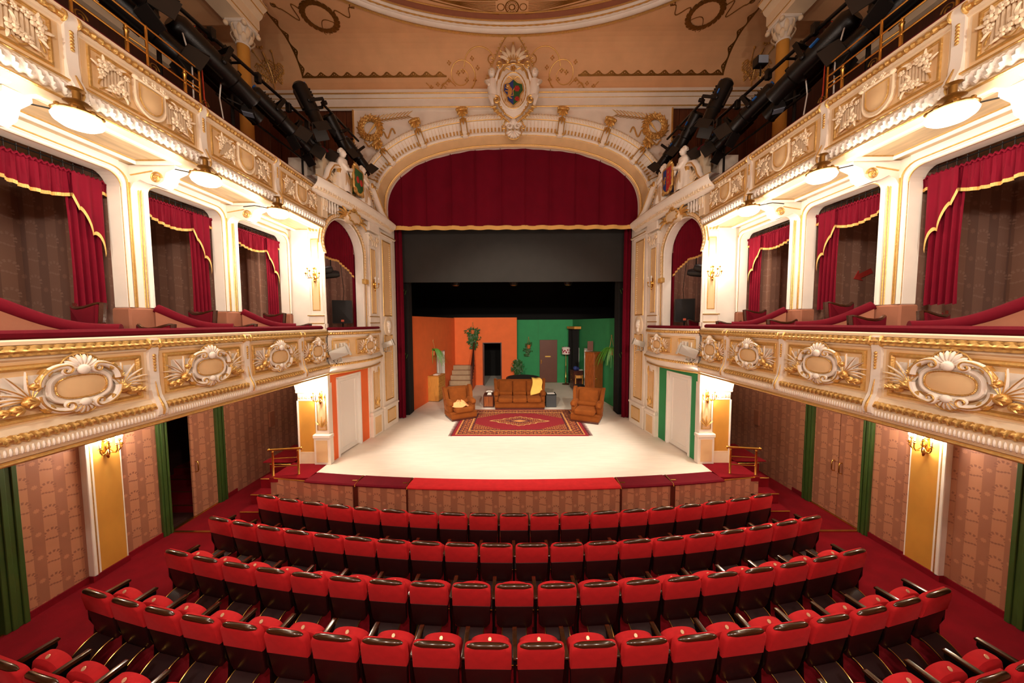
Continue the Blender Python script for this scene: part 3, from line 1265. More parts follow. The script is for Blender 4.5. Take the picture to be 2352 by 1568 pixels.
def upper_balcony():
    sg = SIDE
    X = -4.3
    r = thing('upper_balcony', 'upper gilded balcony along the %s wall with shield panels and flower reliefs' % sg, 'balcony', (X, 4, 6.4))
    P = [(X - .2, 7.31), (X + .035, 7.31), (X + .035, 7.28), (X, 7.27), (X, 7.21), (X + .02, 7.2), (X + .02, 7.17), (X, 7.155), (X, 6.68), (X + .015, 6.675), (X + .03, 6.66), (X + .04, 6.65), (X + .04, 6.635), (X + .01, 6.62),
         (X + .0, 6.47), (X + .03, 6.46), (X + .03, 6.44), (X - .02, 6.425), (X - .2, 6.42), (X - .2, 7.31)]
    obj('fascia', MB().extr(P, -3, 7.4), 'cream', r, 30)
    obj('gilt_rope', bumpy([(X + .014, .5 + .014 * i, 7.24) for i in range(int(6.9 / .014))], .028, .25, .06, 8), 'gold', r)
    obj('leaf_rope', twist((X + .015, .5, 6.55), (X + .015, 7.4, 6.55), .07, 3, .075, .012), 'white', r)
    obj('gilt_line', MB().tube([(X + .043, -3, 6.645), (X + .043, 7.4, 6.645)], .011, 6), 'gold', r)
    obj('gilt_line', MB().tube([(X + .03, -3, 6.45), (X + .03, 7.4, 6.45)], .014, 6), 'gold', r)
    obj('velvet_rail', MB().box(X - .2, X + .0, -3, 7.3, 7.31, 7.36, .02), 'velvet', r, 30)
    for i in range(len(US) - 1):
        a, b = US[i] + .06, US[i + 1] - .06
        band = obj('panel', MB().box(X, X + .006, a + .02, b - .02, 6.68, 7.14), 'peach', r, 0)
        fr = MB()
        frame(fr, a + .08, b - .08, 6.72, 7.11, .016, 0, 1)
        fr.v = [(X + .006 - yy, xx, zz) for xx, yy, zz in fr.v]
        obj('panel_frame', fr, 'gold', band, 30)
        put_set(LYRE, r, (X + .008, (a + b) / 2, 6.91), HALF, (1.0, 1, .92))
    for yv in US[1:-1]:
        P2 = [(X, 7.28), (X + .05, 7.28), (X + .055, 7.22), (X + .03, 7.16), (X + .025, 6.85), (X + .04, 6.7), (X + .09, 6.6), (X + .1, 6.52), (X + .07, 6.45), (X, 6.44)]
        k = obj('console', MB().extr(P2, yv - .045, yv + .045, True), 'white', r, 35)
        g = MB()
        for n in range(6):
            g.ell((X + .034, yv, 7.12 - .032 * n), (.012, .017, .018), 8, 5)
        g.tube([(X + .045, yv, 6.72), (X + .098, yv, 6.6), (X + .108, yv, 6.52), (X + .08, yv, 6.45)], [.006, .012, .012, .008], 6)
        obj('gilt_drop', g, 'gold', k)
        cl = MB()
        for d in (-.05, .05):
            cl.tube([(X + .014 + .05 * cos(a), yv + d, 7.24 + .05 * sin(a)) for a in [-HALF + PI * q / 10 for q in range(11)]], .012, 6)
        obj('clasp_ring', cl, 'gold', k)
    # brass railing on the rail
    q = thing('brass_railing', 'thin brass guard railing on top of the %s upper balcony' % sg, 'railing', (X - .15, 4, 7.36))
    xr = X - .12
    for z in (7.56, 7.72, 7.88):
        obj('rail', MB().tube([(xr, 1.5, z), (xr, 4.75, z)], .011, 6), 'brass', q)
    for yv in (2.0, 2.7, 3.4, 4.08, 4.74):
        obj('post', MB().tube([(xr, yv, 7.36), (xr, yv, 7.89)], .014, 8), 'brass', q)
        obj('post', MB().lathe([(.028, 0), (.03, .03), (.02, .05), (.02, .3), (.026, .31), (.026, .33), (.016, .34), (.022, .36), (.012, .385), (0, .39)], (xr - .02, yv - .19, 7.36), 10), 'brass', q)
        obj('bracket', MB().tube([(xr - .02, yv - .19, 7.62), (xr, yv, 7.62)], .009, 6), 'brass', q)
        obj('scroll', MB().tube(spiral(0, 0, .06, .015, 0, 1.4, 22), .007, 5).xf(RZ(HALF, (xr, yv + .07, 7.45))), 'old_gold', q)


side(upper_balcony)


# ------------------------------------------------------------------ arcade of box pillars
def upath(y0, y1, zb, zt, rad, x, n=6):
    p = [(x, y0, zb), (x, y0, zt - rad)]
    p += [(x, y0 + rad - rad * cos(HALF * k / n), zt - rad + rad * sin(HALF * k / n)) for k in range(1, n + 1)]
    p += [(x, y1 - rad + rad * sin(HALF * k / n), zt - rad + rad * cos(HALF * k / n)) for k in range(n)]
    return p + [(x, y1, zt - rad), (x, y1, zb)]


PW = [.3, .3, .3, .4]


def arcade():
    sg = SIDE
    X = -5.15
    ends = [(-3, 1.4)] + [(y, y + w) for y, w in zip(PIL, PW)]
    ends[0] = (1.1, 1.4)
    for i, (a, b) in enumerate(ends):
        nm = ['rearmost, outside the picture', 'outside the picture', 'nearest the viewer', 'middle one in view', 'beside the stage box'][i]
        t = thing('box_pillar', 'white and gold pillar between boxes on the %s, %s' % (sg, nm), 'pillar', (X, (a + b) / 2, 3.3), 'box pillars on the %s' % sg)
        obj('shaft', MB().box(X - .2, X, a, b, 4.52, 6.44, .012), 'white', t, 0)
        obj('cloth_base', MB().box(X - .22, X + .03, a - .02, b + .02, 3.3, 4.52, .02), 'rose_cloth', t, 0)
        for yy in (a + .03, b - .03, a + .1, b - .1):
            obj('gilt_edge', MB().tube([(X + .003, yy, 4.53), (X + .003, yy, 6.2)], .009 if yy in (a + .1, b - .1) else .006, 6), 'gold', t)
        # scroll bracket carrying the balcony
        c = (a + b) / 2 + .05
        br = MB().extr([(X, 6.43), (X + .62, 6.43), (X + .62, 6.38), (X + .5, 6.33), (X + .46, 6.22), (X + .36, 6.16), (X + .24, 6.19), (X + .14, 6.24), (X + .05, 6.2), (X, 6.12)], c - .09, c + .09, True)
        bk = obj('bracket', br, 'white', t, 40)
        g = MB().tube([(X + .37 + px, c - .1, 6.26 + pz) for px, _, pz in spiral(0, 0, .075, .02, 0, 1.5, 24)], .014, 6)
        g.tube([(X + .02, c - .095, 6.3), (X + .2, c - .095, 6.33), (X + .32, c - .095, 6.35)], .009, 5)
        flower(g2 := MB(), (0, 0), .03)
        g.join(g2, Matrix.Translation((X + .37, c - .1, 6.26)))
        obj('gilt_volute', g, 'gold', bk)
    # headers and opening trims
    for i in range(len(ends) - 1):
        y0, y1 = ends[i][1], ends[i + 1][0]
        hd = MB().box(X - .2, X, y0, y1, 6.27, 6.44)
        rad = .17
        for e, s in ((y0, 1), (y1, -1)):
            pts = [(0, 0)] + [(rad - rad * cos(HALF * k / 6) , -rad + rad * sin(HALF * k / 6)) for k in range(7)]
            q = MB().prism([(p[0], p[1]) for p in pts], 0, .2)
            hd.join(q, Matrix(((0, -1, 0, X), (s, 0, 0, e), (0, 0, 1, 6.28), (0, 0, 0, 1))))
        nm = ['rearmost, outside the picture', 'nearest the viewer', 'in the middle', 'nearest the stage'][i]
        h = struct('trim_box_opening_%s_%d' % (sg, i + 1), hd, 'white', 'white and gold surround of the box opening, %s on the %s' % (nm, sg))
        for off, rr, mt in ((-.02, .028, 'white'), (.0, .008, 'gold'), (-.075, .009, 'gold')):
            obj('moulding', MB().tube(upath(y0 + off, y1 - off, 4.53, 6.27 - off, rad, X + .01), rr, 6), mt, h)
        # soffit panel above
        s2 = MB()
        frame(s2, y0 - .05, y1 + .05, -4.98, -4.42, .035)
        s2.v = [(zz, xx, 6.44 + yy) for xx, yy, zz in s2.v]
        obj('soffit_moulding', s2, 'white', h)
        s3 = MB()
        frame(s3, y0 - .0, y1 + .0, -4.93, -4.47, .01)
        s3.v = [(zz, xx, 6.44 + yy) for xx, yy, zz in s3.v]
        obj('soffit_gilding', s3, 'gold', h)


side(arcade)


# ------------------------------------------------------------------ box curtains, cloth partitions
def curtains():
    sg = SIDE
    X = -5.36
    e = [1.4] + [p + w for p, w in zip(PIL, PW)]
    for i in range(4):
        y0, y1 = (1.4 if i == 0 else PIL[i - 1] + .3), PIL[i]
        nm = ['rearmost, outside the picture', 'nearest the viewer', 'in the middle', 'nearest the stage'][i]
        W = y1 - y0
        c = thing('box_curtain', 'red box curtain with gold fringe, %s on the %s' % (nm, sg), 'curtain', (X, y0, 6.2), 'curtains of the %s boxes' % sg)

        def low(t):
            return 6.13 - (.12 + .19 * sin(PI * min(1, t * 1.12)) ** .9)

        def pl(t, k=1.0):
            return .02 * sin(t * W * 75) * k + .008 * sin(t * W * 190)
        N = 110
        v = MB().grid(lambda u, w: (X + .03 + pl(u, .25 + .75 * w) , y0 + W * u, 6.13 + (low(u) - 6.13) * w), N, 6)
        val = obj('valance', v, 'curtain', c, 60)
        f = MB().grid(lambda u, w: (X + .034 + pl(u), y0 + W * u, low(u) + .005 - .04 * w), N, 1)
        obj('fringe', f, 'fringe', val, 60)
        g = MB()
        for k in range(int(W / .045)):
            g.tube([(X + .035, y0 + .045 * k, 6.125), (X + .05, y0 + .045 * k + .02, 6.15), (X + .035, y0 + .045 * k + .045, 6.125)], .014, 5)
        g.tube([(X + .02, y0, 6.125), (X + .02, y1, 6.125)], .014, 6)
        obj('heading', g, 'curtain', val)
        obj('curtain_rod', MB().tube([(X, y0, 6.235), (X, y1, 6.235)], .009, 6), 'dark_metal', c)
        hk = MB()
        for k in range(int(W / .09)):
            hk.box(X - .004, X + .004, y0 + .05 + .09 * k, y0 + .056 + .09 * k, 6.13, 6.26)
        obj('hook', hk, 'flap_metal', c, 0, kind='stuff')
        # jabot tail at the stage end: stepped diagonal hem
        t0 = .68

        def tl(u):
            return 6.13 - (.26 + .6 * u + .06 * sin(u * 14))
        ja = obj('jabot', MB().grid(lambda u, w: (X + .075 + .022 * sin(u * 16) * (.4 + .6 * w), y0 + W * (t0 + (.925 - t0) * u), 6.13 + (tl(u) - 6.13) * w), 40, 8), 'curtain', c, 60)
        obj('fringe', MB().grid(lambda u, w: (X + .079 + .022 * sin(u * 16), y0 + W * (t0 + (.925 - t0) * u) - .012 * w, tl(u) + .005 - .045 * w), 40, 1), 'fringe', ja, 60)
        # short tail at the near end
        tn = obj('jabot', MB().grid(lambda u, w: (X + .075 + .012 * sin(u * 14), y0 + W * .07 * u, 6.13 - (.42 - .25 * u) * w), 12, 4), 'curtain', c, 60)
        obj('fringe', MB().grid(lambda u, w: (X + .078 + .012 * sin(u * 14), y0 + W * .07 * u, 6.13 - (.42 - .25 * u) - .035 * w), 12, 1), 'fringe', tn, 60)
        # long drape
        d0, d1 = y1 - .4, y1 - .1
        dr = MB().grid(lambda u, w: (X + .03 * sin(u * 27 + .6 * sin(w * 3)) * (.7 + .3 * w), d0 + (d1 - d0) * u + .015 * sin(w * 2.2), 6.13 - 1.62 * w - .01 * sin(u * 27)), 60, 10)
        obj('drape', dr, 'curtain', c, 60)
        # cloth-covered cheek wall that swoops from the pillar down to the rail
    for i, (yp, w) in enumerate(zip([1.1] + PIL[:-1], [.3] + PW[:-1])):
        nm = ['rearmost, outside the picture', 'nearest the viewer', 'in the middle', 'nearest the stage'][i]
        a = Vector((-5.12, yp + w))
        b = Vector((-4.42, yp + w + .46))
        t = thing('box_divider', 'low rose cloth divider with red velvet swoop, %s on the %s' % (nm, sg), 'divider', (a.x, a.y, 3.3), 'dividers of the %s boxes' % sg)

        def zt(u):
            s = min(1, max(0, u))
            k = s * s * (3 - 2 * s)
            return 4.235 + .285 * (1 - s) ** 3.2 * (1 + 1.6 * s)
        n = 16
        d = (b - a)
        nn = Vector((-d.y, d.x)).normalized() * .045
        m = MB()
        vs = []
        for k in range(n + 1):
            u = k / n
            p = a + d * u
            for q in (p + nn, p - nn):
                vs += [(q.x, q.y, 3.3), (q.x, q.y, zt(u))]
        fs = []
        for k in range(n):
            o = 4 * k
            fs += [(o, o + 4, o + 5, o + 1), (o + 2, o + 3, o + 7, o + 6), (o + 1, o + 5, o + 7, o + 3)]
        fs += [(0, 1, 3, 2), (4 * n, 4 * n + 2, 4 * n + 3, 4 * n + 1)]
        m.add(vs, fs)
        obj('cheek', m, 'rose_cloth', t, 30)
        obj('velvet_cap', MB().tube([((a + d * (k / n)).x, (a + d * (k / n)).y, zt(k / n) + .005) for k in range(n + 1)], .065, 10), 'velvet', t, 60)


side(curtains)


# ------------------------------------------------------------------ dome lamps below the upper balcony
def dome_mesh():
    a = MB().lathe([(0, -.085), (.06, -.082), (.11, -.066), (.15, -.035), (.165, 0), (.15, .03), (.12, .05)], n=24)
    b = MB().lathe([(.13, .04), (.155, .045), (.15, .065), (.1, .08), (.06, .1), (.05, .13), (.09, .15), (.07, .17), (.03, .18), (.03, .26), (.06, .28), (.0, .29)], n=16)
    for k in range(8):
        q = 2 * PI * k / 8
        b.ell((.145 * cos(q), .145 * sin(q), .06), .022, 6, 4)
    return a.mesh('bowl', 'glow_glass'), b.mesh('bronze_mount', 'old_gold')


DM = dome_mesh()


def domes():
    sg = SIDE
    nm = {.6: 'behind the viewer', 1.9: 'assumed one off the frame edge', 3.2: 'nearest the viewer', 4.49: 'middle one', 5.84: 'second nearest the stage', 7.05: 'nearest the stage'}
    for y in (1.9, 3.2, 4.49, 5.84):  # the first lamp of the row is assumed, out of view
        t = thing('dome_lamp', 'glowing glass dome lamp under the %s upper balcony, %s' % (sg, nm.get(y, 'at the rear')), 'lamp', (-4.17, y, 6.26), 'dome lamps under the %s upper balcony' % sg)
        for me, n in zip(DM, ('bowl', 'bronze_mount')):
            link(n, me, t)
        obj('arm', MB().tube([(-4.3, y, 6.34), (-4.55, y - .05, 6.38), (-4.75, y - .05, 6.36)], .008, 5), 'dark_metal', t)
        lamp('POINT', 'dome_light', (-4.12 * (-1 if MIR else 1), y, 6.02), P_DOME, .14, parent=t)


side(domes)

# ================================================================== STAGE BOXES AND PILASTERS
def sweep_path(prof, path, closed_prof=False):
    """profile (out,z) carried along a plan path of (x, y, nx, ny) with outward normals"""
    n = len(prof)
    vs = [(x + nx * o, y + ny * o, z) for x, y, nx, ny in path for o, z in prof]
    fs = []
    for i in range(len(path) - 1):
        for k in range(n if closed_prof else n - 1):
            q = (k + 1) % n
            fs.append((i * n + k, (i + 1) * n + k, (i + 1) * n + q, i * n + q))
    mb = MB().add(vs, fs)
    if closed_prof:
        mb.f += [tuple(range(n)), tuple((len(path) - 1) * n + k for k in range(n))]
    return mb


def bow(s0, s1, amp, n=28, base=.04):
    P = []
    for i in range(n + 1):
        u = i / n
        P.append((s0 + (s1 - s0) * u, -(base + amp * sin(PI * u) ** .8)))
    out = []
    for i, (x, y) in enumerate(P):
        a, b = P[max(0, i - 1)], P[min(n, i + 1)]
        t = Vector((b[0] - a[0], b[1] - a[1])).normalized()
        out.append((x, y, t.y, -t.x))
    return out


BW = bow(.02, 2.3, .26)


def at_bow(s):
    i = min(range(len(BW)), key=lambda k: abs(BW[k][0] - s))
    return BW[i]


def sconce_set(lit):
    g = MB().prism(sq(.05, .11, 2.2, 16), -.03, 0, .012)
    leaf(g, (0, -.08), -HALF, .12, .035, -.02, 0, .02, 5, .02)
    shell(g, (0, .1), .06, .2, PI - .2, 5, -.02, .5)
    g.ell((0, -.05, .0), (.03, .03, .045), 8, 6)
    c = MB()
    b = MB()
    arms = ((-.15, -.1, .0), (.15, -.1, .0), (0, -.2, .04), (-.075, -.16, .1), (.075, -.16, .1)) if lit else ((-.09, -.1, .02), (.09, -.1, .02))
    for x, y, z in arms:
        P = [(0, -.04, -.03), (x * .35, y * .4 - .02, -.1), (x * .8, y * .85, -.1), (x, y, -.05), (x, y, z + .0)]
        Q = []
        for i in range(len(P) - 1):
            for k in range(4):
                Q.append(tuple(P[i][j] + (P[i + 1][j] - P[i][j]) * k / 4 for j in range(3)))
        Q.append(P[-1])
        g.tube(Q, .009, 6)
        g.lathe([(.006, -.02), (.03, 0), (.034, .008), (.015, .015), (.016, .03)], (x, y, z), 8)
        c.lathe([(.012, .02), (.012, .11), (.008, .115), (0, .116)], (x, y, z), 8)
        b.lathe([(.006, .112), (.017, .135), (.019, .15), (.011, .175), (0, .195)], (x, y, z), 10)
    S = [('backplate', g, 'brass'), ('candle', c, 'white'), ('bulb', b, 'bulb' if lit else 'paper_white')]
    return parts_of(S)


SC_LIT, SC_OFF = sconce_set(True), sconce_set(False)


def sconce(label, loc, rz, lit=True, power=None):
    t = thing('wall_sconce', label, 'wall lamp', loc)
    if MIR:
        rz = -rz
    t.rotation_euler = (0, 0, rz)
    for n, me in (SC_LIT if lit else SC_OFF):
        link(n, me, t)
    if lit:
        d = Matrix.Rotation(rz, 3, 'Z') @ Vector((0, -.19, .17))
        x = -loc[0] if MIR else loc[0]
        lamp('POINT', 'sconce_light', (x + d.x, loc[1] + d.y, loc[2] + d.z), power or P_SCONCE, .07)


def pilaster_panel(mb_g, x0, x1, z0, z1, y):
    frame(mb_g, x0, x1, z0, z1, .014, y)


def stage_box():
    sg = SIDE
    col = 'orange' if sg == 'left' else 'green'
    # --- bowed box balcony
    r = thing('stage_box', 'bowed white and gold box balcony above the white door on the %s of the stage' % sg, 'balcony', (-4.2, 8.5, 3.1))
    P = [(-.2, 4.14), (.02, 4.14), (.03, 4.12), (.03, 4.1), (0, 4.09), (0, 4.03), (.02, 4.02), (.02, 3.995), (0, 3.98), (0, 3.45), (.02, 3.44), (.045, 3.4), (.06, 3.36), (.06, 3.3), (.05, 3.24), (.0, 3.17), (-.04, 3.12), (-.3, 3.1)]
    obj('fascia', wl(sweep_path(P, BW)), 'white', r, 35)
    obj('peach_band', wl(sweep_path([(.0, 3.96), (.005, 3.96), (.005, 3.47), (0, 3.47)], BW[1:-1])), 'peach', r, 35)
    pp = []
    for i in range(len(BW) - 1):
        for k in range(6):
            u = k / 6
            a, b = BW[i], BW[i + 1]
            pp.append((a[0] + (b[0] - a[0]) * u + a[2] * .015, a[1] + (b[1] - a[1]) * u + a[3] * .015))
    obj('laurel_rope', wl(bumpy([(x, y, 4.06) for x, y in pp], .03, .3, .06)), 'gold', r)
    obj('twisted_rope', wl(bumpy([(x + .0, y - .045, 3.33) for x, y in pp], .03, .25, .06)), 'gold', r)
    obj('gilt_bar', wl(MB().tube([(x, y + .02, 3.125) for x, y in pp], .02, 8)), 'gold', r)
    obj('velvet_rail', wl(sweep_path([(-.22, 4.14), (.0, 4.14), (.02, 4.16), (.02, 4.19), (-.01, 4.21), (-.22, 4.21)], BW, True)), 'velvet', r, 35)
    # soffit of the box
    q = MB()
    q.add([(x, y + .03, 3.11) for x, y, _, _ in BW] + [(BW[-1][0], .1, 3.11), (BW[0][0], .1, 3.11)], [tuple(range(len(BW) + 2))])
    obj('soffit', wl(q), 'white', r, 0)
    obj('deck', wl(MB().box(.02, 2.3, -.05, 1.9, 3.3, 3.36)), 'carpet', r, 0)
    # panels
    for s0, s1, cart in ((.1, .58, False), (.72, 1.84, True)):
        mid = at_bow((s0 + s1) / 2)
        seg = [b for b in BW if s0 <= b[0] <= s1]
        fr = obj('panel_frame', wl(MB().tube([(b[0] + b[2] * .012, b[1] + b[3] * .012, 3.9) for b in seg] + [(b[0] + b[2] * .012, b[1] + b[3] * .012, 3.53) for b in seg[::-1]], .016, 6, True)), 'gold', r)
        if cart:
            a = math.atan2(mid[2], -mid[3])
            put_set(CART, r, tuple(WM @ Vector((mid[0] + mid[2] * .012, mid[1] + mid[3] * .012, 3.71))), PHI + a, (.85, 1, .92))
        else:
            seg2 = [b for b in BW if s0 + .09 <= b[0] <= s1 - .09]
            obj('panel_field', wl(sweep_path([(.01, 3.84), (.012, 3.84), (.012, 3.59), (.01, 3.59)], seg2)), 'white', fr, 30)
            fl = MB()
            for k in range(8):
                b = at_bow(s0 + .11 + (s1 - s0 - .22) * k / 7)
                fl.box(b[0] - .012, b[0] + .012, b[1] - .028, b[1] + .02, 3.61, 3.82)
            obj('fluting', wl(fl), 'white', fr, 0)
    # --- arch trim of the box
    t = thing('box_arch', 'gilded arch of the stage box on the %s with cartouche keystone' % sg, 'arch', (-4.2, 8.3, 6))
    ap = [(BX0 + .0, 5.9)] + [(BC - (BR + .07) * cos(PI * i / 60), BSP + (BR + .07) * sin(PI * i / 60)) for i in range(61)] + [(BX1 + .05, 5.5)]
    ap2 = []
    for (x0, z0), (x1, z1) in zip(ap[:-1], ap[1:]):
        n = max(1, int(math.hypot(x1 - x0, z1 - z0) / .02))
        ap2 += [(x0 + (x1 - x0) * k / n, -.045, z0 + (z1 - z0) * k / n) for k in range(n)]
    obj('leaf_roll', wl(bumpy(ap2, .038, .2, .07)), 'cream', t)
    for dd in (-.045, .045):
        obj('gilt_edge', wl(MB().tube([(BC + (x - BC) * (1 + dd), y - .01, BSP + (z - BSP) * (1 + dd) if z > BSP else z) for x, y, z in ap2[::3]], .012, 6)), 'gold', t)
    lf = MB()
    for x, y, z in ap2[::4]:
        a_ = math.atan2(z - BSP, x - BC) if z > BSP else (0 if x > BC else PI)
        leaf(lf, (x, z), a_ + HALF * (1 if x > BC else -1) + .5, .07, .014, y - .03, 0, .012, 3, .01)
    obj('leaf_gilding', wl(lf), 'gold', t, 50, kind='stuff')
    obj('inner_moulding', wl(MB().tube([(BX0, -.02, 4.2)] + [(x, -.02, z) for x, z in box_arch(30)] + [(BX1, -.02, 4.2)], .022, 6)), 'white', t)
    obj('gilt_line', wl(MB().tube([(BC - (BR + .15) * cos(PI * i / 30), -.02, BSP + (BR + .15) * sin(PI * i / 30)) for i in range(31)] + [(BX1 + .12, -.02, 4.2)], .012, 6)), 'gold', t)
    for s in (BX1 + .05,):
        k = MB().box(s - .08, s + .08, -.1, 0, 5.38, 5.52, .015)
        for d in (-.06, 0, .06):
            k.tube([(s + d, -.105, 5.39), (s + d, -.105, 5.51)], .016, 6)
        obj('clamp', wl(k), 'gold', t)
    kc = (1.0, 6.98)
    k = MB().prism([(kc[0] + x, kc[1] + z) for x, z in sq(.26, .15, 2.3, 28)], -.2, 0, .04)
    ks = obj('keystone_cartouche', wl(k), 'cream', t)
    g = MB().tube([(kc[0] + x * (1 + .12 * cos(5 * i)), -.2, kc[1] + z * (1 + .12 * cos(5 * i))) for i, (x, z) in enumerate(sq(.25, .145, 2.3, 40))], .022, 6, True)
    shell(g, (kc[0], kc[1] + .12), .13, .2, PI - .2, 6, -.18, .4)
    for a, x in ((2.7, -.2), (2.4, -.15), (3.0, -.25), (.5, .2), (.2, .25), (-.2, .25), (3.4, -.25)):
        leaf(g, (kc[0] + x, kc[1] - .02), a, .38, .04, -.1, .5 if a > HALF else -.5, .03, 6, .05)
    obj('gilt_leaf', wl(g), 'gold', ks)
    # spandrel balusters
    b = MB()
    for i in range(6):
        b.lathe([(.03, 0), (.03, .04), (.02, .06), (.035, .14), (.02, .24), (.03, .27), (.03, .3)], (.03 + .1 * i, -.05, 6.86), 8)
    obj('baluster', wl(b), 'white', t)
    # --- curtain inside the arch
    c = thing('arch_curtain', 'red fringed curtain hanging in the arch of the %s stage box' % sg, 'curtain', (-4.5, 8.3, 6))

    def zb(u):
        return 6.02 - .12 * sin(PI * min(1, u * 1.2)) - max(0, u - .55) * 1.0

    def zt(u):
        x = (u - .5) * 2 * .98
        return BSP + BR * math.sqrt(max(0, 1 - x * x)) + .04
    v = obj('valance', wl(MB().grid(lambda u, w_: (BX0 + (BX1 - BX0) * u, .24 + .02 * sin(u * 95), zt(u) + (min(zb(u), zt(u) - .02) - zt(u)) * w_), 120, 8)), 'curtain', c, 60)
    obj('fringe', wl(MB().grid(lambda u, w_: (BX0 + (BX1 - BX0) * u, .235 + .02 * sin(u * 95), zb(u) + .01 - .05 * w_), 120, 1)), 'fringe', v, 60)
    obj('drape', wl(MB().grid(lambda u, w_: (BX1 - .03 + .1 * u, .26 + .02 * sin(u * 18), 6.2 - 2.0 * w_), 24, 6)), 'curtain', c, 60)
    # --- speaker on a stand
    sp = thing('loudspeaker', 'black loudspeaker standing in the %s stage box' % sg, 'speaker', (-4.65, 8.75, 3.36))
    cx, cy = -4.66, 8.82
    M = RZ(.45, (cx, cy, 0))
    obj('cabinet', MB().prism(rrect(-.24, .24, 4.3, 4.92, .02), -.2, .22, .015).xf(M), 'speaker', sp, 30)
    obj('grille', MB().prism(rrect(-.215, .215, 4.33, 4.9, .02), -.212, -.19, .006).xf(M), 'black', sp, 30)
    obj('badge', MB().box(-.035, .035, -.218, -.205, 4.345, 4.4).xf(M), 'label_orange', sp, 0)
    obj('stand', MB().tube([(0, 0, 3.38), (0, 0, 4.32)], .02, 8).box(-.2, .2, -.2, .2, 3.36, 3.4).xf(M), 'dark_metal', sp)
    obj('cable', MB().tube([(.02, .1, 4.93), (.04, .2, 5.2), (-.02, .24, 5.9)], .008, 5).xf(M), 'dark_metal', sp)
    # rig of stage lanterns hidden in the box top
    for k, (sx, sz, ry) in enumerate(((.75, 5.66, .5), (1.05, 5.6, .3))):
        tz = thing('box_lantern', 'grey stage lantern under the curtain of the %s stage box, %s' % (sg, ('left one', 'right one')[k]), 'spotlight', (-4.9, 8.2 + .3 * k, sz), 'lanterns in the %s stage box' % sg)
        L_ = MB().lathe([(0, -.2), (.1, -.2), (.1, .12), (.07, .2), (0, .2)], (0, 0, 0), 12, 'y')
        obj('body', L_.xf(Matrix.Translation((-4.85, 7.6 + sx, sz)) @ Matrix.Rotation(ry, 4, 'X') @ Matrix.Rotation(-.9, 4, 'Z')), 'flap_metal', tz)
        obj('barn_door', MB().box(-.11, .11, -.3, -.2, .1, .115).box(-.11, .11, -.3, -.2, -.115, -.1).xf(Matrix.Translation((-4.85, 7.6 + sx, sz)) @ Matrix.Rotation(ry, 4, 'X') @ Matrix.Rotation(-.9, 4, 'Z')), 'grey_border', tz, 0)
        obj('hanger', MB().tube([(-4.85, 7.6 + sx, sz), (-4.85, 7.6 + sx, 6.3)], .015, 6), 'dark_metal', tz)
    struct('wall_stage_box_' + sg, wl(MB().box(-.3, 2.6, 1.5, 1.6, 3.3, 7.0).box(2.3, 2.4, .3, 1.6, 3.3, 7.0).box(-.3, 2.4, .3, 1.6, 6.95, 7.0)), 'paper_box', 'damask wall inside the %s stage box' % sg)

    bl = thing('added_box_lamp', 'unseen ceiling lamp added inside the %s stage box' % sg, 'lamp', (-5.0, 8.3, 6.7))  # added lamp, out of view, brightens the box interior
    obj('globe', MB().ell((-4.85, 8.2, 6.78), (.09, .09, .07), 14, 8), 'glow_glass', bl)
    obj('rose', MB().lathe([(.05, .0), (.07, .06), (.07, .1)], (-4.85, 8.2, 6.84), 14), 'brass', bl)
    lamp('POINT', 'box_fill_light', (-4.85 * (-1 if MIR else 1), 8.2, 6.62), 32, .08, parent=bl)
    ul = thing('assumed_soffit_lamp', 'assumed unseen flush ceiling lamp under the %s balcony near the stage steps' % sg, 'lamp', (-6.0, 8.6, 3.6))  # assumed lamp, hidden from view, brightens the far stalls wall
    obj('globe', MB().ell((-6.0, 8.6, 3.62), (.12, .12, .07), 14, 8), 'glow_glass', ul)
    obj('rose', MB().lathe([(.06, .0), (.1, .05), (.1, .1)], (-6.0, 8.6, 3.68), 14), 'brass', ul)
    lamp('POINT', 'soffit_fill_light', (-6.0 * (-1 if MIR else 1), 8.6, 3.45), 22, .1, parent=ul)
    struct('ceiling_side_stage_' + sg, MB().box(-7.1, -4.9, 7.42, 11.2, 3.78, 3.85), 'cream', 'soffit above the stage steps, %s side' % sg)
    # --- near pilaster (faces the house), lower and upper
    p = thing('stage_pilaster', 'tall white pilaster beside the stage with two lit sconces, %s side' % sg, 'pilaster', (-4.48, 7.4, 1))
    obj('base', MB().box(-4.66, -4.28, 7.34, 7.5, 1.0, 1.62, .01).box(-4.68, -4.26, 7.32, 7.5, 1.62, 1.72, .02), 'white', p, 0)
    obj('base_panel', MB().box(-4.6, -4.34, 7.33, 7.35, 1.06, 1.58), 'peach', p, 0)
    obj('shaft', MB().box(-4.63, -4.31, 7.38, 7.5, 1.72, 3.15, .01), 'white', p, 0)
    f = MB()
    frame(f, -4.57, -4.37, 1.82, 2.98, .014, 7.38)
    for a in (-.8, -.4, 0, .4, .8):
        leaf(f, (-4.47, 1.88), HALF + a, .26 - .08 * abs(a), .02, 7.375, 0, .02, 5, .02)
    obj('gilt_panel', f, 'gold', p)
    obj('panel_field', MB().box(-4.56, -4.38, 7.37, 7.385, 1.83, 2.97), 'peach', p, 0)
    obj('upper_base', MB().box(-4.68, -4.3, 7.34, 7.5, 4.15, 4.3, .01).box(-4.66, -4.32, 7.36, 7.5, 4.3, 4.5, .01), 'white', p, 0)
    obj('upper_shaft', MB().box(-4.63, -4.35, 7.38, 7.5, 4.5, 6.35, .01), 'white', p, 0)
    f = MB()
    for z in (4.3, 4.48):
        f.box(-4.68, -4.31, 7.335, 7.36, z - .012, z + .012)
    frame(f, -4.57, -4.41, 4.6, 6.2, .01, 7.38)
    obj('gilt_panel', f, 'gold', p, 0)
    obj('panel_field', MB().box(-4.56, -4.42, 7.372, 7.385, 4.61, 6.19), 'peach', p, 0)
